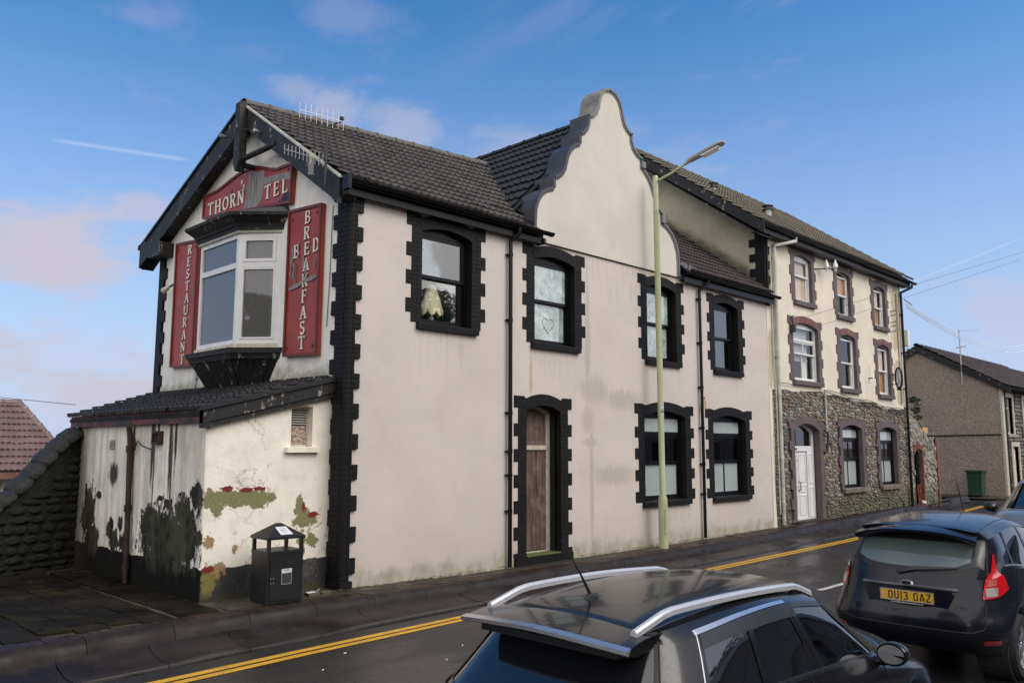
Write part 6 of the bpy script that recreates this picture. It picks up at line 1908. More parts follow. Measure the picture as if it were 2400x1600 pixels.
for hpoly in hw_:
    (a, z0), (c, _), (_, z1_), _ = hpoly
    bb = MB().slab([(a - .2, z0 - .02), (c + .2, z0 - .02), (c + .2, z1_ + .2), (a - .2, z1_ + .2)], [hpoly], -.04, .14, TF)
    bb.build('window_surround', m_cream, TH_)
    if z1_ - z0 < 1.9:
        w = MB(); frame_rect(w, TF, a, c, z0, z1_, .07, .12, .18); w.prism([(a + .07, z1_ - .5), (c - .07, z1_ - .5), (c - .07, z1_ - .44), (a + .07, z1_ - .44)], .12, .18, TF)
        wf = w.build('window', m_white, TH_)
        MB().prism([(a + .05, z0 + .05), (c - .05, z0 + .05), (c - .05, z1_ - .05), (a + .05, z1_ - .05)], .15, .156, TF).build('pane', g_blind, wf)
        MB().box(a, c, 9.95 + .6, 9.95 + .62, z0, z1_).build('dark_backing', m_room, wf)
        sill(TH_, TF, a - .2, c + .2, z0 - .14, z0 - .02, m_stones[3], .1)
    else:
        MB().prism([(a, z0), (c, z0), (c, z1_), (a, z1_)], .12, .16, TF).build('door', m_sidegab if False else m_tanboard, TH_)
MB().box(HX - .03, HX + .3, 9.88, 9.97, -.4, 4.6).build('quoin_strip', m_cream, TH_)
MB().tube([(HX + .42, 9.88, 4.5), (HX + .42, 9.88, -.1)], .05, 8).build('downpipe', m_cable, TH_, smooth=True)
b = MB().loft([[(x, 9.6, 4.55), (x, 13.2, 6.62), (x, 16.9, 4.50)] for x in (HX - .15, 62)])
b.add([(x, y, z - .1) for x, y, z in b.v], [tuple(reversed(f)) for f in b.f[:]])
trf = b.build('roof', m_gap, TH_)
pool = Pool('roof_tile', 300)
lay_tiles(pool, trf, (HX - .15, 9.58, 4.58), (54, 9.58, 4.58), (HX - .15, 13.2, 6.66), (54, 13.2, 6.66), m_tile3, gauge=.34, width=.45, seed=14, amp=.03)
pool.flush('roof_tile_rows')
ridge_run((HX - .15, 13.2, 6.64), (54, 13.2, 6.64), trf, m_tile3, .6, .1)
MB().prism([(9.5, 4.53), (13.2, 6.60), (13.2, 6.33), (9.5, 4.26)], -.17, -.12, Tx).build('bargeboard', m_flake, TH_)
MB().prism([(16.9, 4.50), (13.2, 6.60), (13.2, 6.33), (16.9, 4.24)], -.17, -.12, Tx).build('bargeboard', m_flake, TH_)
gutter(HX, 54, 9.55, 4.5, TH_)
MB().tube([(HX - .03, 14.2, 2.45), (HX - .03, 10.0, 2.52)], .03, 6).build('wall_cable', m_cable, TH_)
MB().box(HX + .3, HX + .7, 14.9, 15.4, 5.0, 6.55).build('chimney_pot', m_redtile, TH_)
a3 = thing('house_aerial', (HX - .1, 11.6, 5), 'grey television aerial on a pole fixed to the pebbledashed gable', 'aerial')
MB().tube([(HX - .15, 11.35, 4.7), (HX - .15, 11.35, 7.15)], .025, 6).build('mast', m_steel, a3)
yagi(a3, (HX - .15, 11.4, 7.1), (HX - .15, 10.6, 7.05), 6, .05, m_steel, Vector((1, 0, 0)))
MB().tube([(HX - .15, 11.5, 6.35), (HX - .15, 11.1, 6.4)], .02, 6).build('bracket', m_steel, a3)
gb = thing('green_wheelie_bin', (39.0, 10.9, 0), 'dark green wheelie bin against the pebbledashed gable', 'bin')
MB().loft([[(38.9, 10.62, -.12), (39.4, 10.62, -.12), (39.4, 11.1, -.12), (38.9, 11.1, -.12)], [(38.85, 10.55, .92), (39.45, 10.55, .92), (39.45, 11.15, .92), (38.85, 11.15, .92)]], closed=True, caps=True).build('body', m_green, gb)
MB().box(38.8, 39.5, 10.5, 11.2, .925, 1.0).build('lid', m_green, gb)
MB().tube([(38.95, 10.58, -.02), (38.95, 11.14, -.02)], .1, 10).build('wheel', m_cable, gb)
b = MB().loft([[(38.2, 9.2 + i * 2, -.13), (40.05, 9.2 + i * 2, -.10)] for i in range(6)]); b.loft([[(38.2, 8.9 + 0 * i, -.13), (38.2, 8.9, -.3)] for i in range(2)])
b.loft([[(x, 8.9, -.14), (x, 10.0, -.10)] for x in (38.2, 60)])
b.build('far_pavement', m_pave, kind='structure')

# red tiled house down behind the rubble wall
RH = thing('red_roofed_house', (5, 27, -1), 'cream house with dusty red interlocking tile roof beyond the mossy wall on the left', 'house')
Rr_ = lambda u, v, w=0.0: Vector((u, 26 + w, v))
rr0, rr1 = (-4.0, 26.0, 1.22), (8.25, 26.0, 1.22)
b = MB().loft([[rr0, rr1], [(-4.0, 28.9, 3.28), (7.38, 28.9, 3.28)]])
b.add([(-4.0, 31.8, 1.2), (9.2, 31.8, 1.2)], []); b.f += [(2, 3, 5, 4), (1, 5, 3)]
rhf = b.build('roof', m_gap, RH)
pool = Pool('roof_tile', 300)
lay_tiles(pool, rhf, (2.2, 26, 1.25), (8.42, 26, 1.25), (2.2, 28.9, 3.30), (7.36, 28.9, 3.30), m_redtile, gauge=.32, width=.30, seed=15, amp=.03)
lay_tiles(pool, rhf, (-1.6, 26, 1.25), (2.2, 26, 1.25), (-1.6, 28.9, 3.30), (2.2, 28.9, 3.30), m_redtile, gauge=.32, width=.30, seed=15, amp=.03)
pool.flush('roof_tile_rows')
ridge_run((-1.6, 28.9, 3.30), (7.5, 28.9, 3.30), rhf, m_redtile, .45, .1)
ridge_run((8.42, 26.0, 1.3), (7.5, 28.9, 3.34), rhf, m_redtile, .45, .08)
MB().box(-4, 7.9, 26.3, 31.5, -1.3, 1.2).build('wall', m_upper, RH)
MB().box(-4, 8.4, 25.88, 26.0, 1.05, 1.22).build('fascia', m_redpurple, RH)
w = MB(); frame_rect(w, Rr_, 5.2, 6.5, -.3, .95, .08, .22, .29); wf = w.build('window', m_redpurple, RH)
MB().box(5.28, 6.42, 26.26, 26.27, -.22, .87).build('pane', g_blind, wf)

# overhead cables
def cable(name, A, B_, sag, label, mat=m_cable, r=.005, n=20, group=None):
    A, B_ = Vector(A), Vector(B_)
    pts = [A.lerp(B_, i / n) - Vector((0, 0, sag * 4 * (i / n) * (1 - i / n))) for i in range(n + 1)]
    return tag(MB().tube(pts, r, 5).build(name, mat), label, 'cable', group)
cable('overhead_cable', (4.78, 15.1, 2.66), (-6, 28.0, 4.6), .1, 'black cable running from the lean-to roof out to the left edge')
cable('service_cable', (20.85, 9.85, 5.35), (38.0, 8.25, 9.85), .0, 'thin dark cable from the large first-floor window crossing the cream wall, upper one')
cable('service_cable', (21.5, 9.85, 5.15), (38.0, 8.4, 9.55), .0, 'thin dark cable crossing the cream wall, just under its neighbour')
for k, z in enumerate((0, .22, .40)):
    cable('telephone_line', (29.5, 10.0, 6.75 + z * .3), (62, 13.5, 8.3 + z), .7, ('lowest', 'middle', 'highest')[k] + ' of three pale lines sagging from the far corner of the stone building', m_palecable, .014, group='pale telephone lines')
cb = thing('corner_bracket', (29.1, 9.8, 5.2), 'white insulator box and iron arm on the far corner of the stone building', 'bracket')
MB().box(29.02, 29.2, 9.85, 10.0, 5.35, 5.9).build('box', m_white, cb)
MB().tube([(29.0, 9.9, 5.25), (29.5, 9.8, 5.22)], .02, 6).build('arm', m_cable, cb)
MB().tube([(29.0, 9.9, 6.95), (29.45, 9.8, 6.8)], .018, 6).build('arm', m_steel, cb)

# trees and terrace across the road (behind the photographer, mirrored in the glass)
def tree(x, y, z, h, r, seed, label):
    t = thing('tree', (x, y, z), label, 'tree')
    rr = random.Random(seed)
    tr_ = MB().tube([(x, y, z), (x + .1, y, z + h * .4), (x, y + .1, z + h * .8)], [.25, .16, .05], 8)
    for k in range(9):
        a = rr.uniform(0, 2 * pi); zz = z + h * rr.uniform(.3, .7)
        tr_.tube([(x, y, zz), (x + cos(a) * r * .5, y + sin(a) * r * .5, zz + h * .15), (x + cos(a) * r * .8, y + sin(a) * r * .8, zz + h * .28)], [.08, .05, .02], 5)
    tr_.build('trunk', m_stones[2], t)
    b = MB()
    for k in range(26):
        a = rr.uniform(0, 2 * pi); e = rr.uniform(-.8, .8); q_ = r * rr.uniform(.1, .72); s = r * rr.uniform(.22, .36)
        c0 = Vector((x + q_ * cos(a), y + q_ * sin(a), z + h * .65 + h * .33 * e))
        b.loft([[c0 + Vector((cos(2 * pi * i / 9) * sin(t), sin(2 * pi * i / 9) * sin(t), cos(t))) * s * rr.uniform(.8, 1.1) for i in range(9)] for t in (.05, .5, 1.0, 1.5, 2.0, 2.5, 3.09)], closed=True)
    for k in range(7000):
        a = rr.uniform(0, 2 * pi); e = rr.uniform(-1, 1); q_ = r * rr.uniform(.5, 1) ** .6 * (1 + .3 * sin(3 * a + seed))
        p = Vector((x + q_ * cos(a) * sqrt(1 - e * e), y + q_ * sin(a) * sqrt(1 - e * e), z + h * .65 + h * .38 * e))
        s = rr.uniform(.07, .17)
        d1 = Vector((rr.uniform(-1, 1), rr.uniform(-1, 1), rr.uniform(-1, 1))).normalized() * s; d2 = d1.cross(Vector((rr.uniform(-1, 1), rr.uniform(-1, 1), 1))).normalized() * s * .6
        b.add([p - d1, p + d2, p + d1, p - d2], [(0, 1, 2, 3)])
    b.build('crown', m_leaf, t, recalc=False)
tree(-12, 7, -.5, 8, 3.2, 1, 'broad leafy tree across the road to the left of the photographer')
tree(-15, 24, -.5, 9.5, 3.6, 2, 'taller leafy tree further left down the road')
tree(30.5, -17, -.3, 11, 4.6, 3, 'tall leafy tree standing at the end of the opposite terrace')
tree(21, -17, -.3, 9, 3.4, 4, 'leafy tree opposite the hotel door')
b = MB().box(33, 59, -14, -8, -.3, 5.2)
OT = thing('opposite_terrace', (46, -11, 0), 'rendered terrace across the road behind the photographer', 'building')
b.build('wall', m_pebble, OT)
MB().prism([(-14.3, 5.2), (-7.7, 5.2), (-11, 7.6)], 32.8, 59.2, lambda u, v, w: Vector((w, u, v))).build('roof', m_tile, OT)
for k in range(8):
    MB().box(34.2 + 3.1 * k, 35.5 + 3.1 * k, -7.99, -7.93, 3.2, 4.6).build('window', m_bplastic, OT)
    MB().box(34.2 + 3.1 * k, 35.5 + 3.1 * k, -7.99, -7.93, .8, 2.2).build('window', m_bplastic, OT)

SO = thing('opposite_shops', (2, -10, 0), 'plain rendered shop row behind the photographer', 'building')
MB().box(-15, 31, -13, -7, -.3, 5.2).build('wall', m_purple, SO)
MB().prism([(-13.3, 5.2), (-6.7, 5.2), (-10, 7.2)], -15.2, 31.2, lambda u, v, w: Vector((w, u, v))).build('roof', m_tile, SO)
for k in range(13):
    MB().box(-14 + 3.4 * k, -12.6 + 3.4 * k, -6.99, -6.93, 3.3, 4.7).build('window', m_bplastic, SO)
    MB().box(-14.2 + 3.4 * k, -12.0 + 3.4 * k, -6.99, -6.93, .5, 2.4).build('shop_window', m_bplastic, SO)
MB().box(-14.5, 30.5, -7.0, -6.8, 2.6, 3.0).build('shop_fascia', m_green, SO)
# ------------------------------------------------------------------ cars
def ex_drops(N, pos, col, rs):
    v = N.n('ShaderNodeTexVoronoi', {'Vector': pos, 'Scale': 70.0, 'Randomness': 1.0}, feature='F1')
    m_ = N.ramp(v.outputs[0], .28, .16)
    sel = N.ramp(N.sep(v.outputs[1])[0], .55, .60)
    big = N.ramp(N.noise(pos, 2.5, 3), .40, .60)
    h = N.math('MULTIPLY', N.math('MULTIPLY', m_, sel), big)
    return col, None, N.math('MULTIPLY', h, 6.0)
def paint(name, base, rough=.2, metal=.0):
    return pbr(name, base, rough, .06, 2, .30, 3, metal=metal, coat=.28, spec=.28, extra=ex_drops, fine=.01, obj=True, bdist=.0016)
m_suv = paint('wet_charcoal_paint', (.009, .0092, .0105))
m_hatch = paint('wet_navy_black_paint', (.0085, .0095, .0155))
m_silver = paint('wet_grey_paint', (.20, .21, .22), .25, .5)
m_trim = pbr('black_trim', (.012, .012, .012), .35, .1, 3, .05, 30, obj=True)
m_chrome = pbr('satin_silver_trim', (.62, .62, .64), .22, .03, 3, .0, 30, metal=.85, obj=True)
m_railp = pbr('silver_rail', (.60, .60, .62), .32, .03, 3, .0, 30, metal=.35, obj=True)
m_tyre = pbr('tyre_rubber', (.015, .015, .015), .8, .1, 6, .3, 60, obj=True)
m_redlens = pbr('red_lens', (.50, .006, .010), .12, .1, 8, .15, 90, coat=1, obj=True)
m_clearlens = pbr('clear_lens', (.35, .33, .32), .12, .2, 20, .2, 90, coat=1, metal=.4, obj=True)
m_inner = pbr('dark_cabin', (.012, .013, .014), .8, .1, 3, 0, 30, obj=True)
m_plate = pbr('yellow_plate', (.72, .42, .03), .35, .04, 6, .05, 60, obj=True)
m_seat = pbr('grey_seat', (.05, .05, .055), .8, .1, 6, .1, 60, obj=True)
g_privacy = glass('privacy_glass', (.05, .055, .06), .05, base=(.012, .013, .016), cover=.8)
g_car = glass('car_glass', (.36, .44, .42), .05)
g_rear = glass('rear_screen_glass', (.22, .27, .27), .05, base=(.17, .21, .20), cover=.60)

def cr(P, t):
    n = len(P) - 1
    t = max(0.0, min(n - 1e-6, t)); i = int(t); f = t - i
    p1, p2 = P[i], P[i + 1]
    p0 = P[i - 1] if i > 0 else p1 * 2 - p2
    p3 = P[i + 2] if i + 2 <= n else p2 * 2 - p1
    # tangents scaled by chord to avoid overshoot
    c = (p2 - p1).length
    def tan(a, b, d):
        la, lb = (b - a).length, (d - b).length
        v = (d - a)
        s = la + lb
        return v / s * c if s > 1e-9 else v
    m1, m2 = tan(p0, p1, p2), tan(p1, p2, p3)
    f2, f3 = f * f, f * f * f
    return p1 * (2 * f3 - 3 * f2 + 1) + m1 * (f3 - 2 * f2 + f) + p2 * (-2 * f3 + 3 * f2) + m2 * (f3 - f2)

class Patch:
    def __init__(s, rows, sym=True):
        s.rows = [[Vector(p) for p in r] for r in rows]
        if sym:      # mirror the neighbouring column for a smooth centre line
            s.rows = [[Vector((r[1].x, -r[1].y, r[1].z))] + r + [Vector((r[-2].x, -r[-2].y, r[-2].z))] for r in s.rows]
        s.o = 1 if sym else 0
        s.memo = {}
    def at(s, k, r):
        key = round(k, 4)
        if key not in s.memo:
            s.memo[key] = [cr(row, k + s.o) for row in s.rows]
        return cr(s.memo[key], r)
    def n(s, k, r):
        a = s.at(k + .03, r) - s.at(k - .03, r); b = s.at(k, min(r + .03, len(s.rows) - 1)) - s.at(k, max(r - .03, 0))
        v = a.cross(b)
        if v.length < 1e-9: return Vector((0, 1, 0))
        v.normalize()
        c = s.at(k, r) - Vector((2, 0, .8))
        return v if v.dot(c) > 0 else -v
    def grid(s, b, k0, k1, r0, r1, nk, nr, off=0.0, side=1, fn=None, thick=0.0):
        g = []
        for i in range(nk + 1):
            col = []
            for j in range(nr + 1):
                u, v = i / nk, j / nr
                k, r = (k0 + (k1 - k0) * u, r0 + (r1 - r0) * v) if fn is None else fn(u, v)
                p = s.at(k, r)
                if off: p = p + s.n(k, r) * off
                col.append((p.x, p.y * side, p.z))
            g.append(col)
        b.loft(g)

def coons(L, R_, B, T, crown):
    """L,R_: left/right edge (rear to front), B,T: rear/front edge (left to right)"""
    n, m_ = len(L) - 1, len(B) - 1
    out = []
    for i in range(n + 1):
        u = i / n; row = []
        for j in range(m_ + 1):
            v = j / m_
            p = L[i] * (1 - v) + R_[i] * v + B[j] * (1 - u) + T[j] * u - (L[0] * (1 - u) * (1 - v) + L[-1] * u * (1 - v) + R_[0] * (1 - u) * v + R_[-1] * u * v)
            p = p + Vector((0, 0, crown * sin(pi * v) * sin(pi * min(1, max(0, .0 + u))) ** .5))
            row.append(tuple(p))
        out.append(row)
    return out

def wheel(parent, x, y, r, side):
    w = MB().loft([[(x + rr * cos(2 * pi * i / 28), y + side * yy, r + .0 + rr * sin(2 * pi * i / 28)) for i in range(28)] for rr, yy in ((r * .62, -.10), (r * .93, -.10), (r, -.07), (r, .07), (r * .93, .10), (r * .66, .10), (r * .64, .08))], closed=True)
    t = w.build('wheel', m_tyre, parent, smooth=True)
    rim = MB().loft([[(x + rr * cos(2 * pi * i / 28), y + side * yy, r + rr * sin(2 * pi * i / 28)) for i in range(28)] for rr, yy in ((r * .66, .095), (r * .62, .085), (r * .58, .03), (r * .1, .02))], closed=True)
    for k in range(5):
        a = 2 * pi * k / 5
        for da in (-.16, .16):
            rim.add([(x + r * .12 * cos(a + da * 3), y + side * .08, r + r * .12 * sin(a + da * 3)), (x + r * .64 * cos(a + da * .6), y + side * .09, r + r * .64 * sin(a + da * .6)), (x + r * .64 * cos(a + da * 1.5), y + side * .088, r + r * .64 * sin(a + da * 1.5)), (x + r * .14 * cos(a + da * 6), y + side * .07, r + r * .14 * sin(a + da * 6))], [(0, 1, 2, 3)])
    rim.build('rim', m_chrome, t)
    MB().tube([(x, y + side * .05, r), (x, y + side * .092, r)], r * .14, 12).build('hub_cap', m_chrome, t)

def car(name, loc, rz, label, group, sp, pm):
    t = thing(name, loc, label, 'car', group, rz, local=True)
    t['_local'] = 1
    Bd = Patch(sp['body']); G = Patch(sp['house'])
    K, GK = len(sp['body'][0]) - 1, len(sp['house'][0]) - 1
    nr = len(sp['body']) - 1
    b = MB()
    for s in (1, -1):
        Bd.grid(b, 0, K, 0, nr, K * 8, nr * 7, side=s)
    ga = sp['g']      # named columns of the greenhouse
    def shell(k0, k1, r0, r1, nk, nr_):
        for s in (1, -1): G.grid(b, k0, k1, r0, r1, nk, nr_, side=s)
    # pillars and bands, leaving the glazed cells open
    shell(0, GK, 0, 1, GK * 7, 2); shell(0, GK, 2, 3, GK * 7, 3)
    for a, c in sp['solid']:
        shell(a, c, 1, 2, max(2, int((c - a) * 7)), 8)
    # roof
    def edge(k0, k1, n_, side, r=3):
        return [Vector((p.x, p.y * side, p.z)) for p in (G.at(k0 + (k1 - k0) * i / n_, r) for i in range(n_ + 1))]
    Lr, Rr = edge(ga['rc'], ga['fc'], 40, 1), edge(ga['rc'], ga['fc'], 40, -1)
    Br = edge(ga['rc'], 0, 10, 1) + edge(0, ga['rc'], 10, -1)[1:]
    Tr = edge(ga['fc'], GK, 10, 1) + edge(GK, ga['fc'], 10, -1)[1:]
    roofg = coons(Lr, Rr, Br, Tr, sp.get('crown', .03))
    b.loft(roofg)
    # bonnet
    kb = sp['kb']
    def bedge(k0, k1, n_, side): return [Vector((p.x, p.y * side, p.z)) for p in (Bd.at(k0 + (k1 - k0) * i / n_, nr) for i in range(n_ + 1))]
    def gedge(k0, k1, n_, side): return [Vector((p.x, p.y * side, p.z)) for p in (G.at(k0 + (k1 - k0) * i / n_, 0) for i in range(n_ + 1))]
    Lb, Rb = bedge(kb[0], kb[1], 20, 1), bedge(kb[0], kb[1], 20, -1)
    Bb = gedge(ga['as'], GK, 12, 1) + gedge(GK, ga['as'], 12, -1)[1:]
    Tb = bedge(kb[1], K, 12, 1) + bedge(K, kb[1], 12, -1)[1:]
    b.loft(coons(Lb, Rb, Bb, Tb, .045))
    body = b.build('body', pm, t, smooth=True)
    # glass
    for nm, a, c, gm, both in sp['glass']:
        if both:
            for s in (1, -1):
                b = MB(); G.grid(b, a, c, 1, 2, max(3, int((c - a) * 7)), 8, off=-.006, side=s)
                b.build(nm, gm, t, smooth=True)
        else:
            b = MB()
            for s in (1, -1): G.grid(b, a, c, 1, 2, max(3, int((c - a) * 7)), 8, off=-.006, side=s)
            b.build(nm, gm, t, smooth=True)
    # dark cabin tub, seats, wheel arches
    L_, Wd = sp['L'], sp['W']
    c_ = MB().box(.55, L_ * .72, -Wd * .40, Wd * .40, .35, .88)
    c_.build('cabin_floor', m_inner, t)
    for x in (L_ * .30, L_ * .52):
        for y in (-.38, .38):
            s_ = MB().loft([[(x + dx, y + dy, z) for dx, dy in ((-.06, -.24), (.06, -.24), (.06, .24), (-.06, .24))] for z in (.88, 1.02)] + [[(x - .05 + dx, y + dy * .9, 1.14) for dx, dy in ((-.05, -.24), (.04, -.24), (.04, .24), (-.05, .24))]], closed=True, caps=True)
            s_.box(x - .10, x - .01, y - .13, y + .13, 1.16, 1.28)
            s_.build('seat', m_seat, t, smooth=False)
    MB().tube([(L_ * .60, .38 * (1) + .18 * cos(a), 1.0 + .18 * sin(a)) for a in [2 * pi * i / 20 for i in range(21)]], .014, 6, False).build('steering_wheel', m_trim, t)
    for x in sp['wheels']:
        for s in (1, -1):
            wheel(t, x, s * (Wd / 2 - .10), sp['wr'], s)
            MB().tube([(x, s * (Wd / 2 - .34), sp['wr'] + .01), (x, s * (Wd / 2 - .055), sp['wr'] + .01)], sp['wr'] + .045, 24).build('wheel_arch', m_inner, t)
    # mirrors
    for s in (1, -1):
        mx_, mz = sp['mirror']
        y = s * (Wd / 2 + .05)
        h_ = MB().loft([[(mx_ + x0, y + s * (yy + .1 * cos(a) * sc), mz + .075 * sin(a) * sc) for a in [2 * pi * i / 16 for i in range(16)]] for x0, yy, sc in ((-.055, 0, 1.0), (-.045, 0, 1.06), (.02, 0, 1.02), (.07, -.01, .78), (.10, -.03, .3))], closed=True, caps=True)
        mo = h_.build('door_mirror', sp['mirror_mat'], t, smooth=True)
        MB().loft([[(mx_ - .0575, y + s * .088 * cos(a), mz + .063 * sin(a)) for a in [2 * pi * i / 16 for i in range(16)]], [(mx_ - .0577, y, mz)] * 16]).build('mirror_glass', m_chrome, mo, recalc=False)
        MB().tube([(mx_, s * (Wd / 2 - .12), mz - .08), (mx_ + .0, y, mz - .05)], .03, 8).build('mirror_arm', m_trim, mo)
    return t, Bd, G, roofg, body

def surf_line(parent, patch, pts, name='shut_line', r=.0045, mat=m_trim, off=.001, sides=(1, -1), n=6):
    for s in sides:
        P = []
        for (a, b_), (c, d) in zip(pts, pts[1:]):
            for i in range(n):
                f = i / n
                k, rr = a + (c - a) * f, b_ + (d - b_) * f
                p = patch.at(k, rr) + patch.n(k, rr) * off
                P.append((p.x, p.y * s, p.z))
        p = patch.at(*pts[-1]); P.append((p.x, p.y * s, p.z))
        MB().tube(P, r, 6, False).build(name, mat, parent, smooth=True)

def plate(parent, M, txt, mat):
    o = MB().prism([(-.26, -.056), (.26, -.056), (.26, .056), (-.26, .056)], 0, .008, M).build('number_plate', mat, parent)
    bb = MB().slab([(-.262, -.058), (.262, -.058), (.262, .058), (-.262, .058)], [[(-.252, -.048), (.252, -.048), (.252, .048), (-.252, .048)]], .0082, .0095, M)
    bb.build('plate_border', m_clearlens, o)
    h = .079; x = -.182
    for ch in txt:
        if ch == ' ': x += .036; continue
        wd = PL[ch][0] * h
        letter(ch, o, lambda u, v, w, x=x: M(x + u * h, -.040 + v * h, .0084 + w), m_gap, .0015, PL)
        x += wd + .0115
    return o

# --- crossover with roof rails, nearest
suv = dict(L=4.16, W=1.74, wheels=(.80, 3.32), wr=.33, mirror=(2.82, 1.03), mirror_mat=m_suv, kb=(7, 9), crown=.045,
    body=[
     [(.12, 0, .28), (.13, .5, .28), (.22, .74, .28), (.36, .82, .30), (.80, .80, .70), (1.25, .83, .28), (2.0, .84, .27), (2.88, .83, .28), (3.32, .80, .70), (3.78, .79, .30), (4.08, .5, .27), (4.14, 0, .27)],
     [(.02, 0, .52), (.03, .55, .52), (.10, .77, .54), (.26, .86, .56), (.80, .87, .76), (1.25, .865, .54), (2.0, .87, .50), (2.88, .87, .54), (3.32, .87, .76), (3.82, .82, .55), (4.10, .5, .52), (4.16, 0, .52)],
     [(.02, 0, .78), (.03, .55, .78), (.09, .75, .80), (.22, .845, .82), (.80, .87, .90), (1.25, .865, .88), (2.0, .86, .86), (2.88, .86, .84), (3.32, .86, .84), (3.86, .76, .74), (4.06, .45, .70), (4.10, 0, .70)],
     [(.10, 0, 1.00), (.11, .48, 1.00), (.17, .70, 1.02), (.32, .79, 1.04), (.80, .82, 1.08), (1.25, .815, 1.07), (2.0, .805, 1.04), (2.88, .78, .99), (3.32, .74, .94), (3.78, .62, .83), (3.96, .36, .82), (4.00, 0, .83)]],
    house=[
     [(.10, 0, 1.00), (.11, .48, 1.00), (.17, .70, 1.02), (.32, .79, 1.04), (.60, .81, 1.07), (1.25, .815, 1.07), (1.95, .805, 1.04), (2.62, .785, 1.005), (2.88, .78, .99), (3.16, .62, 1.00), (3.32, .33, 1.02), (3.37, 0, 1.03)],
     [(.12, 0, 1.04), (.13, .47, 1.04), (.19, .67, 1.05), (.34, .775, 1.06), (.62, .80, 1.10), (1.25, .805, 1.09), (1.95, .795, 1.06), (2.62, .775, 1.02), (2.84, .765, 1.01), (3.10, .61, 1.03), (3.27, .33, 1.045), (3.32, 0, 1.055)],
     [(.46, 0, 1.43), (.46, .40, 1.42), (.48, .52, 1.41), (.56, .60, 1.40), (.78, .635, 1.41), (1.30, .65, 1.45), (1.80, .65, 1.455), (2.30, .625, 1.40), (2.36, .60, 1.385), (2.42, .54, 1.41), (2.52, .30, 1.45), (2.55, 0, 1.46)],
     [(.44, 0, 1.485), (.44, .40, 1.475), (.46, .50, 1.465), (.52, .555, 1.46), (.78, .575, 1.475), (1.30, .59, 1.495), (1.80, .585, 1.49), (2.22, .565, 1.455), (2.28, .55, 1.445), (2.36, .51, 1.44), (2.46, .30, 1.475), (2.49, 0, 1.485)]],
    g=dict(rc=3, fc=9, **{'as': 8}), solid=[(2.4, 4.1), (4.95, 5.05), (5.92, 6.12), (7.92, 8.9)],
    glass=[('rear_window', 0, 2.4, g_privacy, False), ('quarter_window', 4.1, 4.95, g_privacy, True), ('rear_door_window', 5.05, 5.92, g_privacy, True), ('front_door_window', 6.12, 7.92, g_car, True), ('windscreen', 8.9, 11, g_car, False)])
C1, B1, G1_, roofg, body1 = car('parked_crossover', (3.22, 3.18, -.44), 0, 'wet charcoal crossover with silver roof rails and roof aerial, nearest the camera', 'parked cars', suv, m_suv)
# spoiler with bright edge
b = MB(); secs = []
for i in range(25):
    v = -1 + 2 * i / 24
    e = abs(v)
    y = v * .61; z = 1.49 - .035 * e ** 2; xr = .15 + .05 * e ** 3
    secs.append([(.56, y * .95, z + .005), (.38, y * .98, z + .004), (xr, y, z - .028), (xr + .004, y, z - .052), (.30, y * .97, z - .075), (.50, y * .9, z - .08)])
b.loft(secs, closed=True, caps=True); b.build('spoiler', m_suv, C1, smooth=True)
b = MB(); secs = []
for i in range(25):
    v = -1 + 2 * i / 24; e = abs(v); y = v * .613; z = 1.49 - .035 * e ** 2; xr = .15 + .05 * e ** 3
    secs.append([(xr + .035, y, z - .017), (xr - .006, y, z - .028), (xr - .006, y, z - .047), (xr + .01, y, z - .055)])
b.loft(secs, closed=True, caps=True); b.build('spoiler_edge', m_chrome, C1, smooth=True)
MB().box(.26, .50, -.50, .50, 1.36, 1.40).build('under_spoiler', m_trim, C1)
# roof seam lines, rails
for s in (1, -1):
    rail = []
    for i in range(25):
        u = i / 24
        x = .36 + 2.02 * u
        lift = .066 * min(1, 7 * u, 9 * (1 - u)) * (1 - .12 * u)
        z = 1.475 + .03 * sin(pi * u) + lift - .035 * u
        y = s * (.535 + .012 * sin(pi * u))
        w_ = .019 + .005 * sin(pi * u)
        rail.append([(x, y - w_, z - .020), (x, y + w_, z - .020), (x, y + w_ * 1.05, z + .006), (x, y + w_ * .5, z + .018), (x, y - w_ * .5, z + .018), (x, y - w_ * 1.05, z + .006)])
    ro = MB().loft(rail, closed=True, caps=True).build('roof_rail', m_railp, C1, smooth=True)
    for xa, xb in ((2.10, 2.32),):
        MB().loft([[(xa, s * .52, 1.44), (xb, s * .52, 1.44), (xb, s * .55, 1.43), (xa, s * .55, 1.43)], [(xa + .02, s * .53, 1.535), (xb - .10, s * .53, 1.51), (xb - .10, s * .55, 1.51), (xa + .02, s * .55, 1.53)]], closed=True, caps=True).build('rail_foot', m_trim, ro)
    ln = []
    for i in range(20):
        u = i / 19; x = .50 + 1.78 * u
        ln.append((x, s * .485, 1.5015 + .019 * sin(pi * u) - .006 * u))
    P_ = []
    for r in range(0, 41):
        p = Vector(roofg[r][2 if s > 0 else 18]); P_.append((p.x, p.y, p.z + .001))
    MB().tube(P_, .005, 6).build('roof_channel', m_trim, C1, smooth=True)
P_ = [(p[0] + .0, p[1], p[2] + .002) for p in roofg[3]]
MB().tube([(.56, y, 1.5 - .04 * (y / .6) ** 2 + .002) for y in [-.56 + 1.12 * i / 16 for i in range(17)]], .004, 6).build('tailgate_seam', m_trim, C1)
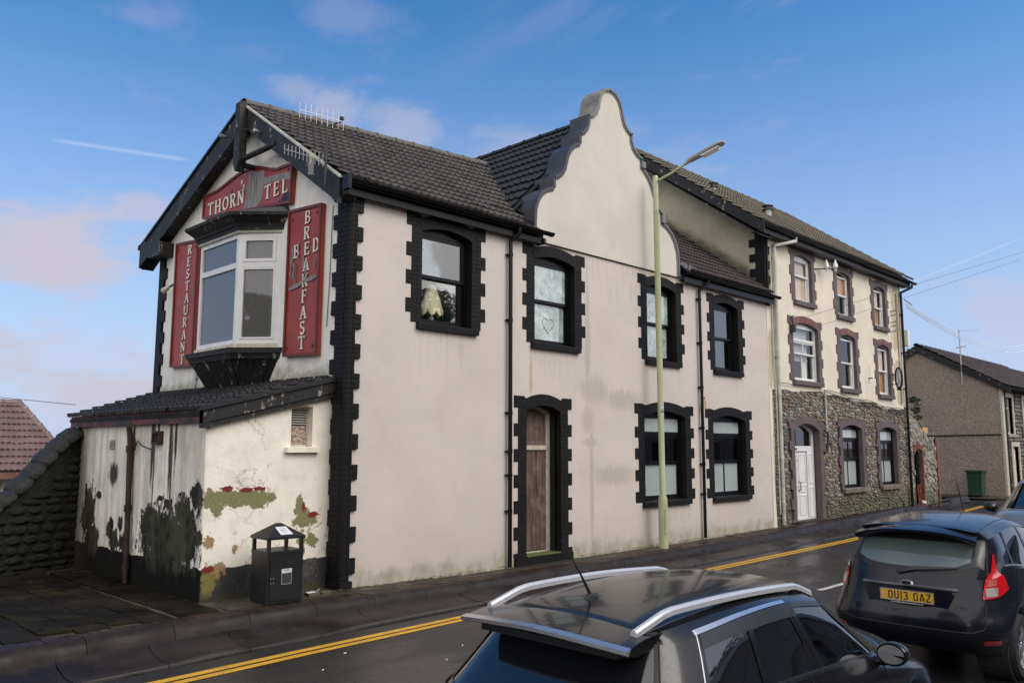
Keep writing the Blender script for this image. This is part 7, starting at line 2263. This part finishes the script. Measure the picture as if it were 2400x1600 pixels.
# aerial
an = MB().loft([[(.75 + dx * sc, .06 + dy * sc, z) for dx, dy in ((-.05, -.02), (0, -.028), (.05, -.02), (.09, 0), (.05, .02), (0, .028), (-.05, .02), (-.06, 0))] for sc, z in ((1, 1.515), (.9, 1.535), (.5, 1.56))], closed=True, caps=True)
ao_ = an.build('aerial', m_trim, C1, smooth=True)
MB().tube([(.74, .06, 1.555), (.645, .06, 1.69), (.54, .06, 1.82), (.485, .06, 1.885)], [.011, .006, .0035, .003], 8).build('aerial_rod', m_trim, ao_, smooth=True)
MB().tube([(.49, .06, 1.878), (.48, .06, 1.893)], .006, 6).build('aerial_tip', m_trim, ao_)
# chrome along the side glass, belt strip, lamps
def strip_on(parent, patch, k0, k1, r, w, mat, name, off=.006, s_=(1, -1), rf=None):
    for s in s_:
        P = []
        n = max(8, int(abs(k1 - k0) * 10))
        secs = []
        for i in range(n + 1):
            k = k0 + (k1 - k0) * i / n
            rr = r if rf is None else rf(k)
            p = patch.at(k, rr) + patch.n(k, rr) * off
            q_ = patch.at(k, rr + w) + patch.n(k, rr + w) * off
            p2, q2 = patch.at(k, rr), patch.at(k, rr + w)
            secs.append([(a.x, a.y * s, a.z) for a in (p2, p, q_, q2)])
        MB().loft(secs, closed=True, caps=True).build(name, mat, parent, smooth=False)
strip_on(C1, G1_, 4.0, 6.0, 2.10, .34, m_chrome, 'window_trim', .004)
strip_on(C1, G1_, 4.08, 6.1, 1.80, .22, m_trim, 'window_weatherstrip', .003)
strip_on(C1, G1_, 6.1, 7.9, 1.93, .16, m_trim, 'window_weatherstrip', .003)
strip_on(C1, G1_, 4.0, 8.0, .72, .3, m_trim, 'belt_weatherstrip', .004)
surf_line(C1, G1_, [(4.02, 1.0), (4.03, 2.4)], r=.006, mat=m_chrome, name='window_trim_end')
surf_line(C1, G1_, [(6.0, 0), (6.0, 2.2)])
surf_line(C1, B1, [(5.75, 0), (5.72, 3)]); surf_line(C1, B1, [(7.0, .2), (7.0, 3)]); surf_line(C1, B1, [(4.3, 3), (4.35, 2.2), (4.6, 1)])
surf_line(C1, G1_, [(2.62, 0), (2.62, 3)])
for s in (1, -1):
    b = MB(); B1.grid(b, 1.9, 3.3, 2.05, 3.0, 10, 6, off=.012, side=s); b.build('tail_lamp', m_redlens, C1, smooth=True)
    b = MB(); B1.grid(b, 8.75, 9.7, 2.2, 2.9, 8, 5, off=.010, side=s); b.build('headlamp', m_clearlens, C1, smooth=True)
MB().box(.0, .03, -.26, .26, .66, .77).build('number_plate', m_plate, C1)
MB().tube([(.15, .0, 1.06), (.20, .02, 1.10), (.26, .32, 1.17)], .012, 6).build('rear_wiper', m_trim, C1)

# --- small hatchback, dark blue-black
hatch = dict(L=3.97, W=1.72, wheels=(.68, 3.17), wr=.31, mirror=(2.58, .99), mirror_mat=m_hatch, kb=(7, 9), crown=.035,
    body=[
     [(.16, 0, .27), (.17, .5, .27), (.27, .70, .28), (.34, .79, .30), (.68, .78, .66), (1.10, .82, .27), (1.9, .83, .25), (2.75, .82, .27), (3.17, .78, .66), (3.6, .77, .28), (3.88, .5, .24), (3.95, 0, .24)],
     [(.02, 0, .46), (.03, .52, .46), (.13, .75, .48), (.28, .85, .50), (.68, .86, .70), (1.10, .855, .50), (1.9, .86, .46), (2.75, .86, .50), (3.17, .86, .70), (3.66, .80, .50), (3.92, .48, .46), (3.97, 0, .46)],
     [(.03, 0, .66), (.04, .52, .66), (.15, .70, .67), (.29, .79, .70), (.68, .835, .82), (1.10, .845, .80), (1.9, .85, .78), (2.75, .85, .76), (3.17, .84, .76), (3.66, .74, .66), (3.84, .45, .62), (3.90, 0, .62)],
     [(.14, 0, .98), (.15, .43, .975), (.215, .61, .975), (.36, .715, .98), (.68, .775, 1.04), (1.10, .80, 1.02), (1.9, .785, .96), (2.72, .76, .91), (3.17, .70, .87), (3.58, .58, .78), (3.76, .34, .74), (3.80, 0, .75)]],
    house=[
     [(.14, 0, .98), (.15, .43, .975), (.215, .61, .975), (.36, .715, .98), (.60, .768, 1.03), (1.10, .80, 1.02), (1.62, .79, .98), (2.45, .77, .92), (2.72, .76, .91), (3.00, .60, .92), (3.15, .33, .94), (3.20, 0, .95)],
     [(.155, 0, 1.015), (.170, .40, 1.04), (.265, .595, 1.12), (.39, .70, 1.03), (.64, .755, 1.09), (1.10, .785, 1.05), (1.62, .78, 1.00), (2.42, .755, .945), (2.66, .745, .94), (2.94, .59, .95), (3.09, .33, .965), (3.14, 0, .975)],
     [(.42, 0, 1.375), (.42, .40, 1.365), (.46, .585, 1.33), (.56, .635, 1.34), (.84, .635, 1.37), (1.22, .635, 1.405), (1.60, .635, 1.41), (2.10, .61, 1.355), (2.16, .59, 1.345), (2.22, .53, 1.37), (2.32, .30, 1.41), (2.35, 0, 1.42)],
     [(.36, 0, 1.455), (.36, .39, 1.445), (.38, .545, 1.42), (.50, .585, 1.42), (.82, .58, 1.445), (1.22, .575, 1.465), (1.60, .57, 1.46), (2.02, .545, 1.42), (2.08, .53, 1.41), (2.16, .49, 1.40), (2.26, .30, 1.44), (2.29, 0, 1.45)]],
    g=dict(rc=3, fc=9, **{'as': 8}), solid=[(2.35, 4.0), (5.93, 6.1), (7.92, 8.9)],
    glass=[('rear_window', 0, 2.35, g_rear, False), ('quarter_window', 4.0, 4.5, g_car, True), ('rear_door_window', 4.5, 5.93, g_car, True), ('front_door_window', 6.1, 7.92, g_car, True), ('windscreen', 8.9, 11, g_car, False)])
C2, B2, G2_, roof2, body2 = car('parked_hatchback', (8.95, 3.20, -.28), 0, 'wet navy-black hatchback with yellow number plate OU13 OAZ, parked second in line', 'parked cars', hatch, m_hatch)
def hatch_details(C, Bp, Gp, rear=True):
    b = MB(); secs = []
    for i in range(25):
        v = -1 + 2 * i / 24; e = abs(v); y = v * .605; z = 1.455 - .085 * e ** 2.6; xr = .20 + .07 * e ** 2.5
        secs.append([(.55, y * .93, z + .004), (.34, y * .98, z), (xr, y, z - .035), (xr + .008, y, z - .055), (.32, y * .97, z - .085), (.46, y * .9, z - .08)])
    b.loft(secs, closed=True, caps=True); b.build('spoiler', m_hatch if rear else m_silver, C, smooth=True)
    for s in (1, -1):
        b = MB(); G_ = Gp
        def lf(u, v): return (1.95 + 1.45 * u, 1.75 + 1.15 * v) if True else None
        def shp(u, v):      # wide at the bottom, rising to a point beside the glass
            r = 2.42 + .58 * v
            k0 = 1.93 + .45 * v; k1 = 3.55 - .05 * v
            return (k0 + (k1 - k0) * u, r)
        Bp.grid(b, 0, 0, 0, 0, 12, 10, off=.014, side=s, fn=shp)
        def shp2(u, v):
            k0, k1 = 2.57 - .0 * v, 2.87 + .30 * v * 0
            k0 = 2.40 + .62 * v; k1 = 3.50 - .38 * v
            return (k0 + (max(k1, k0 + .02) - k0) * u, .0 + 1.55 * v)
        Gp.grid(b, 0, 0, 0, 0, 6, 8, off=.014, side=s, fn=shp2)
        lo = b.build('tail_lamp', m_redlens, C, smooth=True)
        b = MB()
        Bp.grid(b, 0, 0, 0, 0, 8, 5, off=.018, side=s, fn=lambda u, v: (2.13 + .10 * v + .80 * u, 2.47 + .26 * v))
        b.build('reversing_lens', m_clearlens, lo, smooth=True)
        b = MB()
        Bp.grid(b, 0, 0, 0, 0, 8, 5, off=.019, side=s, fn=lambda u, v: (2.36 + .1 * v + .62 * u, 2.78 + .20 * v))
        b.build('inner_lens', m_sign, lo, smooth=True)
        b = MB(); Bp.grid(b, 1.62, 2.35, .55, .78, 8, 4, off=.008, side=s); b.build('bumper_reflector', m_redlens, C, smooth=True)
        b = MB(); Bp.grid(b, 8.7, 9.8, 2.15, 2.95, 8, 5, off=.010, side=s); b.build('headlamp', m_clearlens, C, smooth=True)
    strip_on(C, Gp, 4.0, 8.0, .80, .22, m_chrome, 'belt_trim', .004)
    strip_on(C, Gp, 4.4, 4.52, 1.0, 1.0, m_trim, 'pillar_trim', .001)
    surf_line(C, Bp, [(4.5, 3), (4.45, 2.4)]); surf_line(C, Bp, [(5.9, .2), (5.85, 3)]); surf_line(C, Bp, [(7.0, .2), (7.0, 3)])
    # tailgate shut line
    surf_line(C, Bp, [(2.15, 3.0), (2.0, 2.2), (1.72, 1.35), (1.3, 1.18), (0, 1.12)], r=.0055)
    surf_line(C, Gp, [(2.62, 0), (2.62, 2.9)])
    P_ = [(.60 + .02 * abs(y) , y, 1.4665 - .05 * (abs(y) / .57) ** 2.4 + .004) for y in [-.52 + 1.04 * i / 20 for i in range(21)]]
    MB().tube(P_, .0045, 6).build('roof_seam', m_trim, C)
    for s in (1, -1):
        P_ = [(Vector(roof2[r][2 if s > 0 else 18]) + Vector((0, 0, .001))) for r in range(3, 41)]
        MB().tube(P_, .0055, 6).build('roof_channel', m_trim, C, smooth=True)
    MB().tube([(2.05, 0, 1.475), (2.0, 0, 1.50)], .018, 8).build('aerial_base', m_trim, C)
    MB().tube([(2.02, 0, 1.49), (1.88, .0, 1.75), (1.80, 0, 1.90)], [.006, .004, .003], 6).build('aerial_rod', m_trim, C)
hatch_details(C2, B2, G2_)
# glossy black band round the rear glass, wiper, handle strip, badge, plate
for s in (1, -1):
    b = MB(); G2_.grid(b, 1.75, 2.45, .8, 2.1, 6, 10, off=.002, side=s); b.build('glass_border', m_trim, C2, smooth=True)
b = MB()
for s in (1, -1): G2_.grid(b, 0, 2.4, 1.80, 2.15, 16, 3, off=.003, side=s)
b.build('glass_border', m_trim, C2, smooth=True)
b = MB()
for s in (1, -1): G2_.grid(b, 0, 2.4, .75, 1.10, 16, 3, off=.003, side=s)
b.build('glass_border', m_trim, C2, smooth=True)
MB().loft([[(.115, .10, 1.015), (.105, .10, .985), (.12, .14, .985)], [(.14, -.05, 1.065), (.125, -.05, 1.03), (.14, -.05, 1.02)], [(.175, -.44, 1.085), (.17, -.44, 1.07), (.18, -.44, 1.065)]], closed=True, caps=True).build('rear_wiper', m_trim, C2, smooth=True)
MB().loft([[(x - .012, y, z + .010), (x - .028, y, z + .004), (x - .026, y, z - .010), (x - .008, y, z - .012)] for x, y, z in [(.055 + .06 * (abs(v) ** 3), v * .46, .885 - .012 * abs(v)) for v in [-1 + i / 10 for i in range(21)]]], closed=True, caps=True).build('handle_strip', m_chrome, C2, smooth=True)
Pm = lambda u, v, w=0.0: Vector((.028 - w, -u, .765 + v))
MB().loft([[(.048 - .012, y * .5, z) for y, z in [(.13 * cos(2 * pi * i / 24), .905 + .033 * sin(2 * pi * i / 24)) for i in range(24)]], [(.015, .056 * cos(2 * pi * i / 24), .905 + .026 * sin(2 * pi * i / 24)) for i in range(24)]], closed=True, caps=True).build('oval_badge', m_chrome, C2, smooth=True)
MB().loft([[(.0145, .048 * cos(2 * pi * i / 24), .905 + .020 * sin(2 * pi * i / 24)) for i in range(24)], [(.012, .044 * cos(2 * pi * i / 24), .905 + .017 * sin(2 * pi * i / 24)) for i in range(24)]], closed=True, caps=True).build('badge_face', m_hatch, C2)
MB().prism([(-.38, -.085), (.38, -.085), (.43, .095), (-.43, .095)], -.012, -.006, Pm).build('plate_recess', m_hatch, C2)
pp = plate(C2, lambda u, v, w: Vector((.022 - w, -u, .775 + v)), 'OU13 OAZ', m_plate)
rotm = Matrix.Rotation(-pi / 2, 4, 'Z') @ Matrix.Rotation(pi / 2, 4, 'X')
text_mesh('www.thetradecentrewales.co.uk', .024, m_white, 'plate_print', pp, Matrix.Translation((.012, .0, .706)) @ rotm)
text_mesh('Fiesta', .048, m_chrome, 'model_badge', C2, Matrix.Translation((.035, -.50, .735)) @ rotm, .35)
MB().tube([(.045, -.50, .655), (.032, -.50, .655)], .022, 14).build('round_sticker', m_silver, C2)
b = MB()
b.box(.42, .50, -.02, .36, 1.30, 1.345); b.build('rear_shelf_box', m_seat, C2)

# --- grey car coming the other way at the right edge
suv3 = dict(suv); suv3['mirror_mat'] = m_trim
C3, B3, G3_, r3_, _b = car('oncoming_car', (20.7, 3.62, -.27), pi, 'pale grey car facing the camera at the right edge behind the hatchback', 'cars on the road', suv3, m_silver)
C3.scale = (1.12, 1.12, 1.12)
for s_ in (1, -1):
    b = MB(); B3.grid(b, 8.75, 9.7, 2.2, 2.9, 8, 5, off=.010, side=s_); b.build('headlamp', m_clearlens, C3, smooth=True)
surf_line(C3, B3, [(7.0, .2), (7.0, 3)])
for y0 in (-.45, .15):
    MB().tube([(3.22 + .0, y0, 1.055), (3.12, y0 + .5, 1.10)], .010, 6).build('windscreen_wiper', m_trim, C3)

b = MB(); rnd = random.Random(41)
for (x, y) in ((4.9, 7.55), (6.1, 7.0), (6.6, 7.3), (5.4, 7.9), (12.2, 7.6), (9.9, 7.9), (15.3, 7.7), (8.2, 7.75)):
    z = zroad(y, x) + .006; s = rnd.uniform(.010, .022)
    b.add([(x, y, z), (x + s * 1.8, y + s * .3, z + .004), (x + s * 1.5, y + s, z + .01), (x + s * .2, y + s * .8, z + .003)], [(0, 1, 2, 3)])
tag(b.build('road_litter', m_paper), 'small white scraps of litter scattered on the wet road', 'litter', kind='stuff')
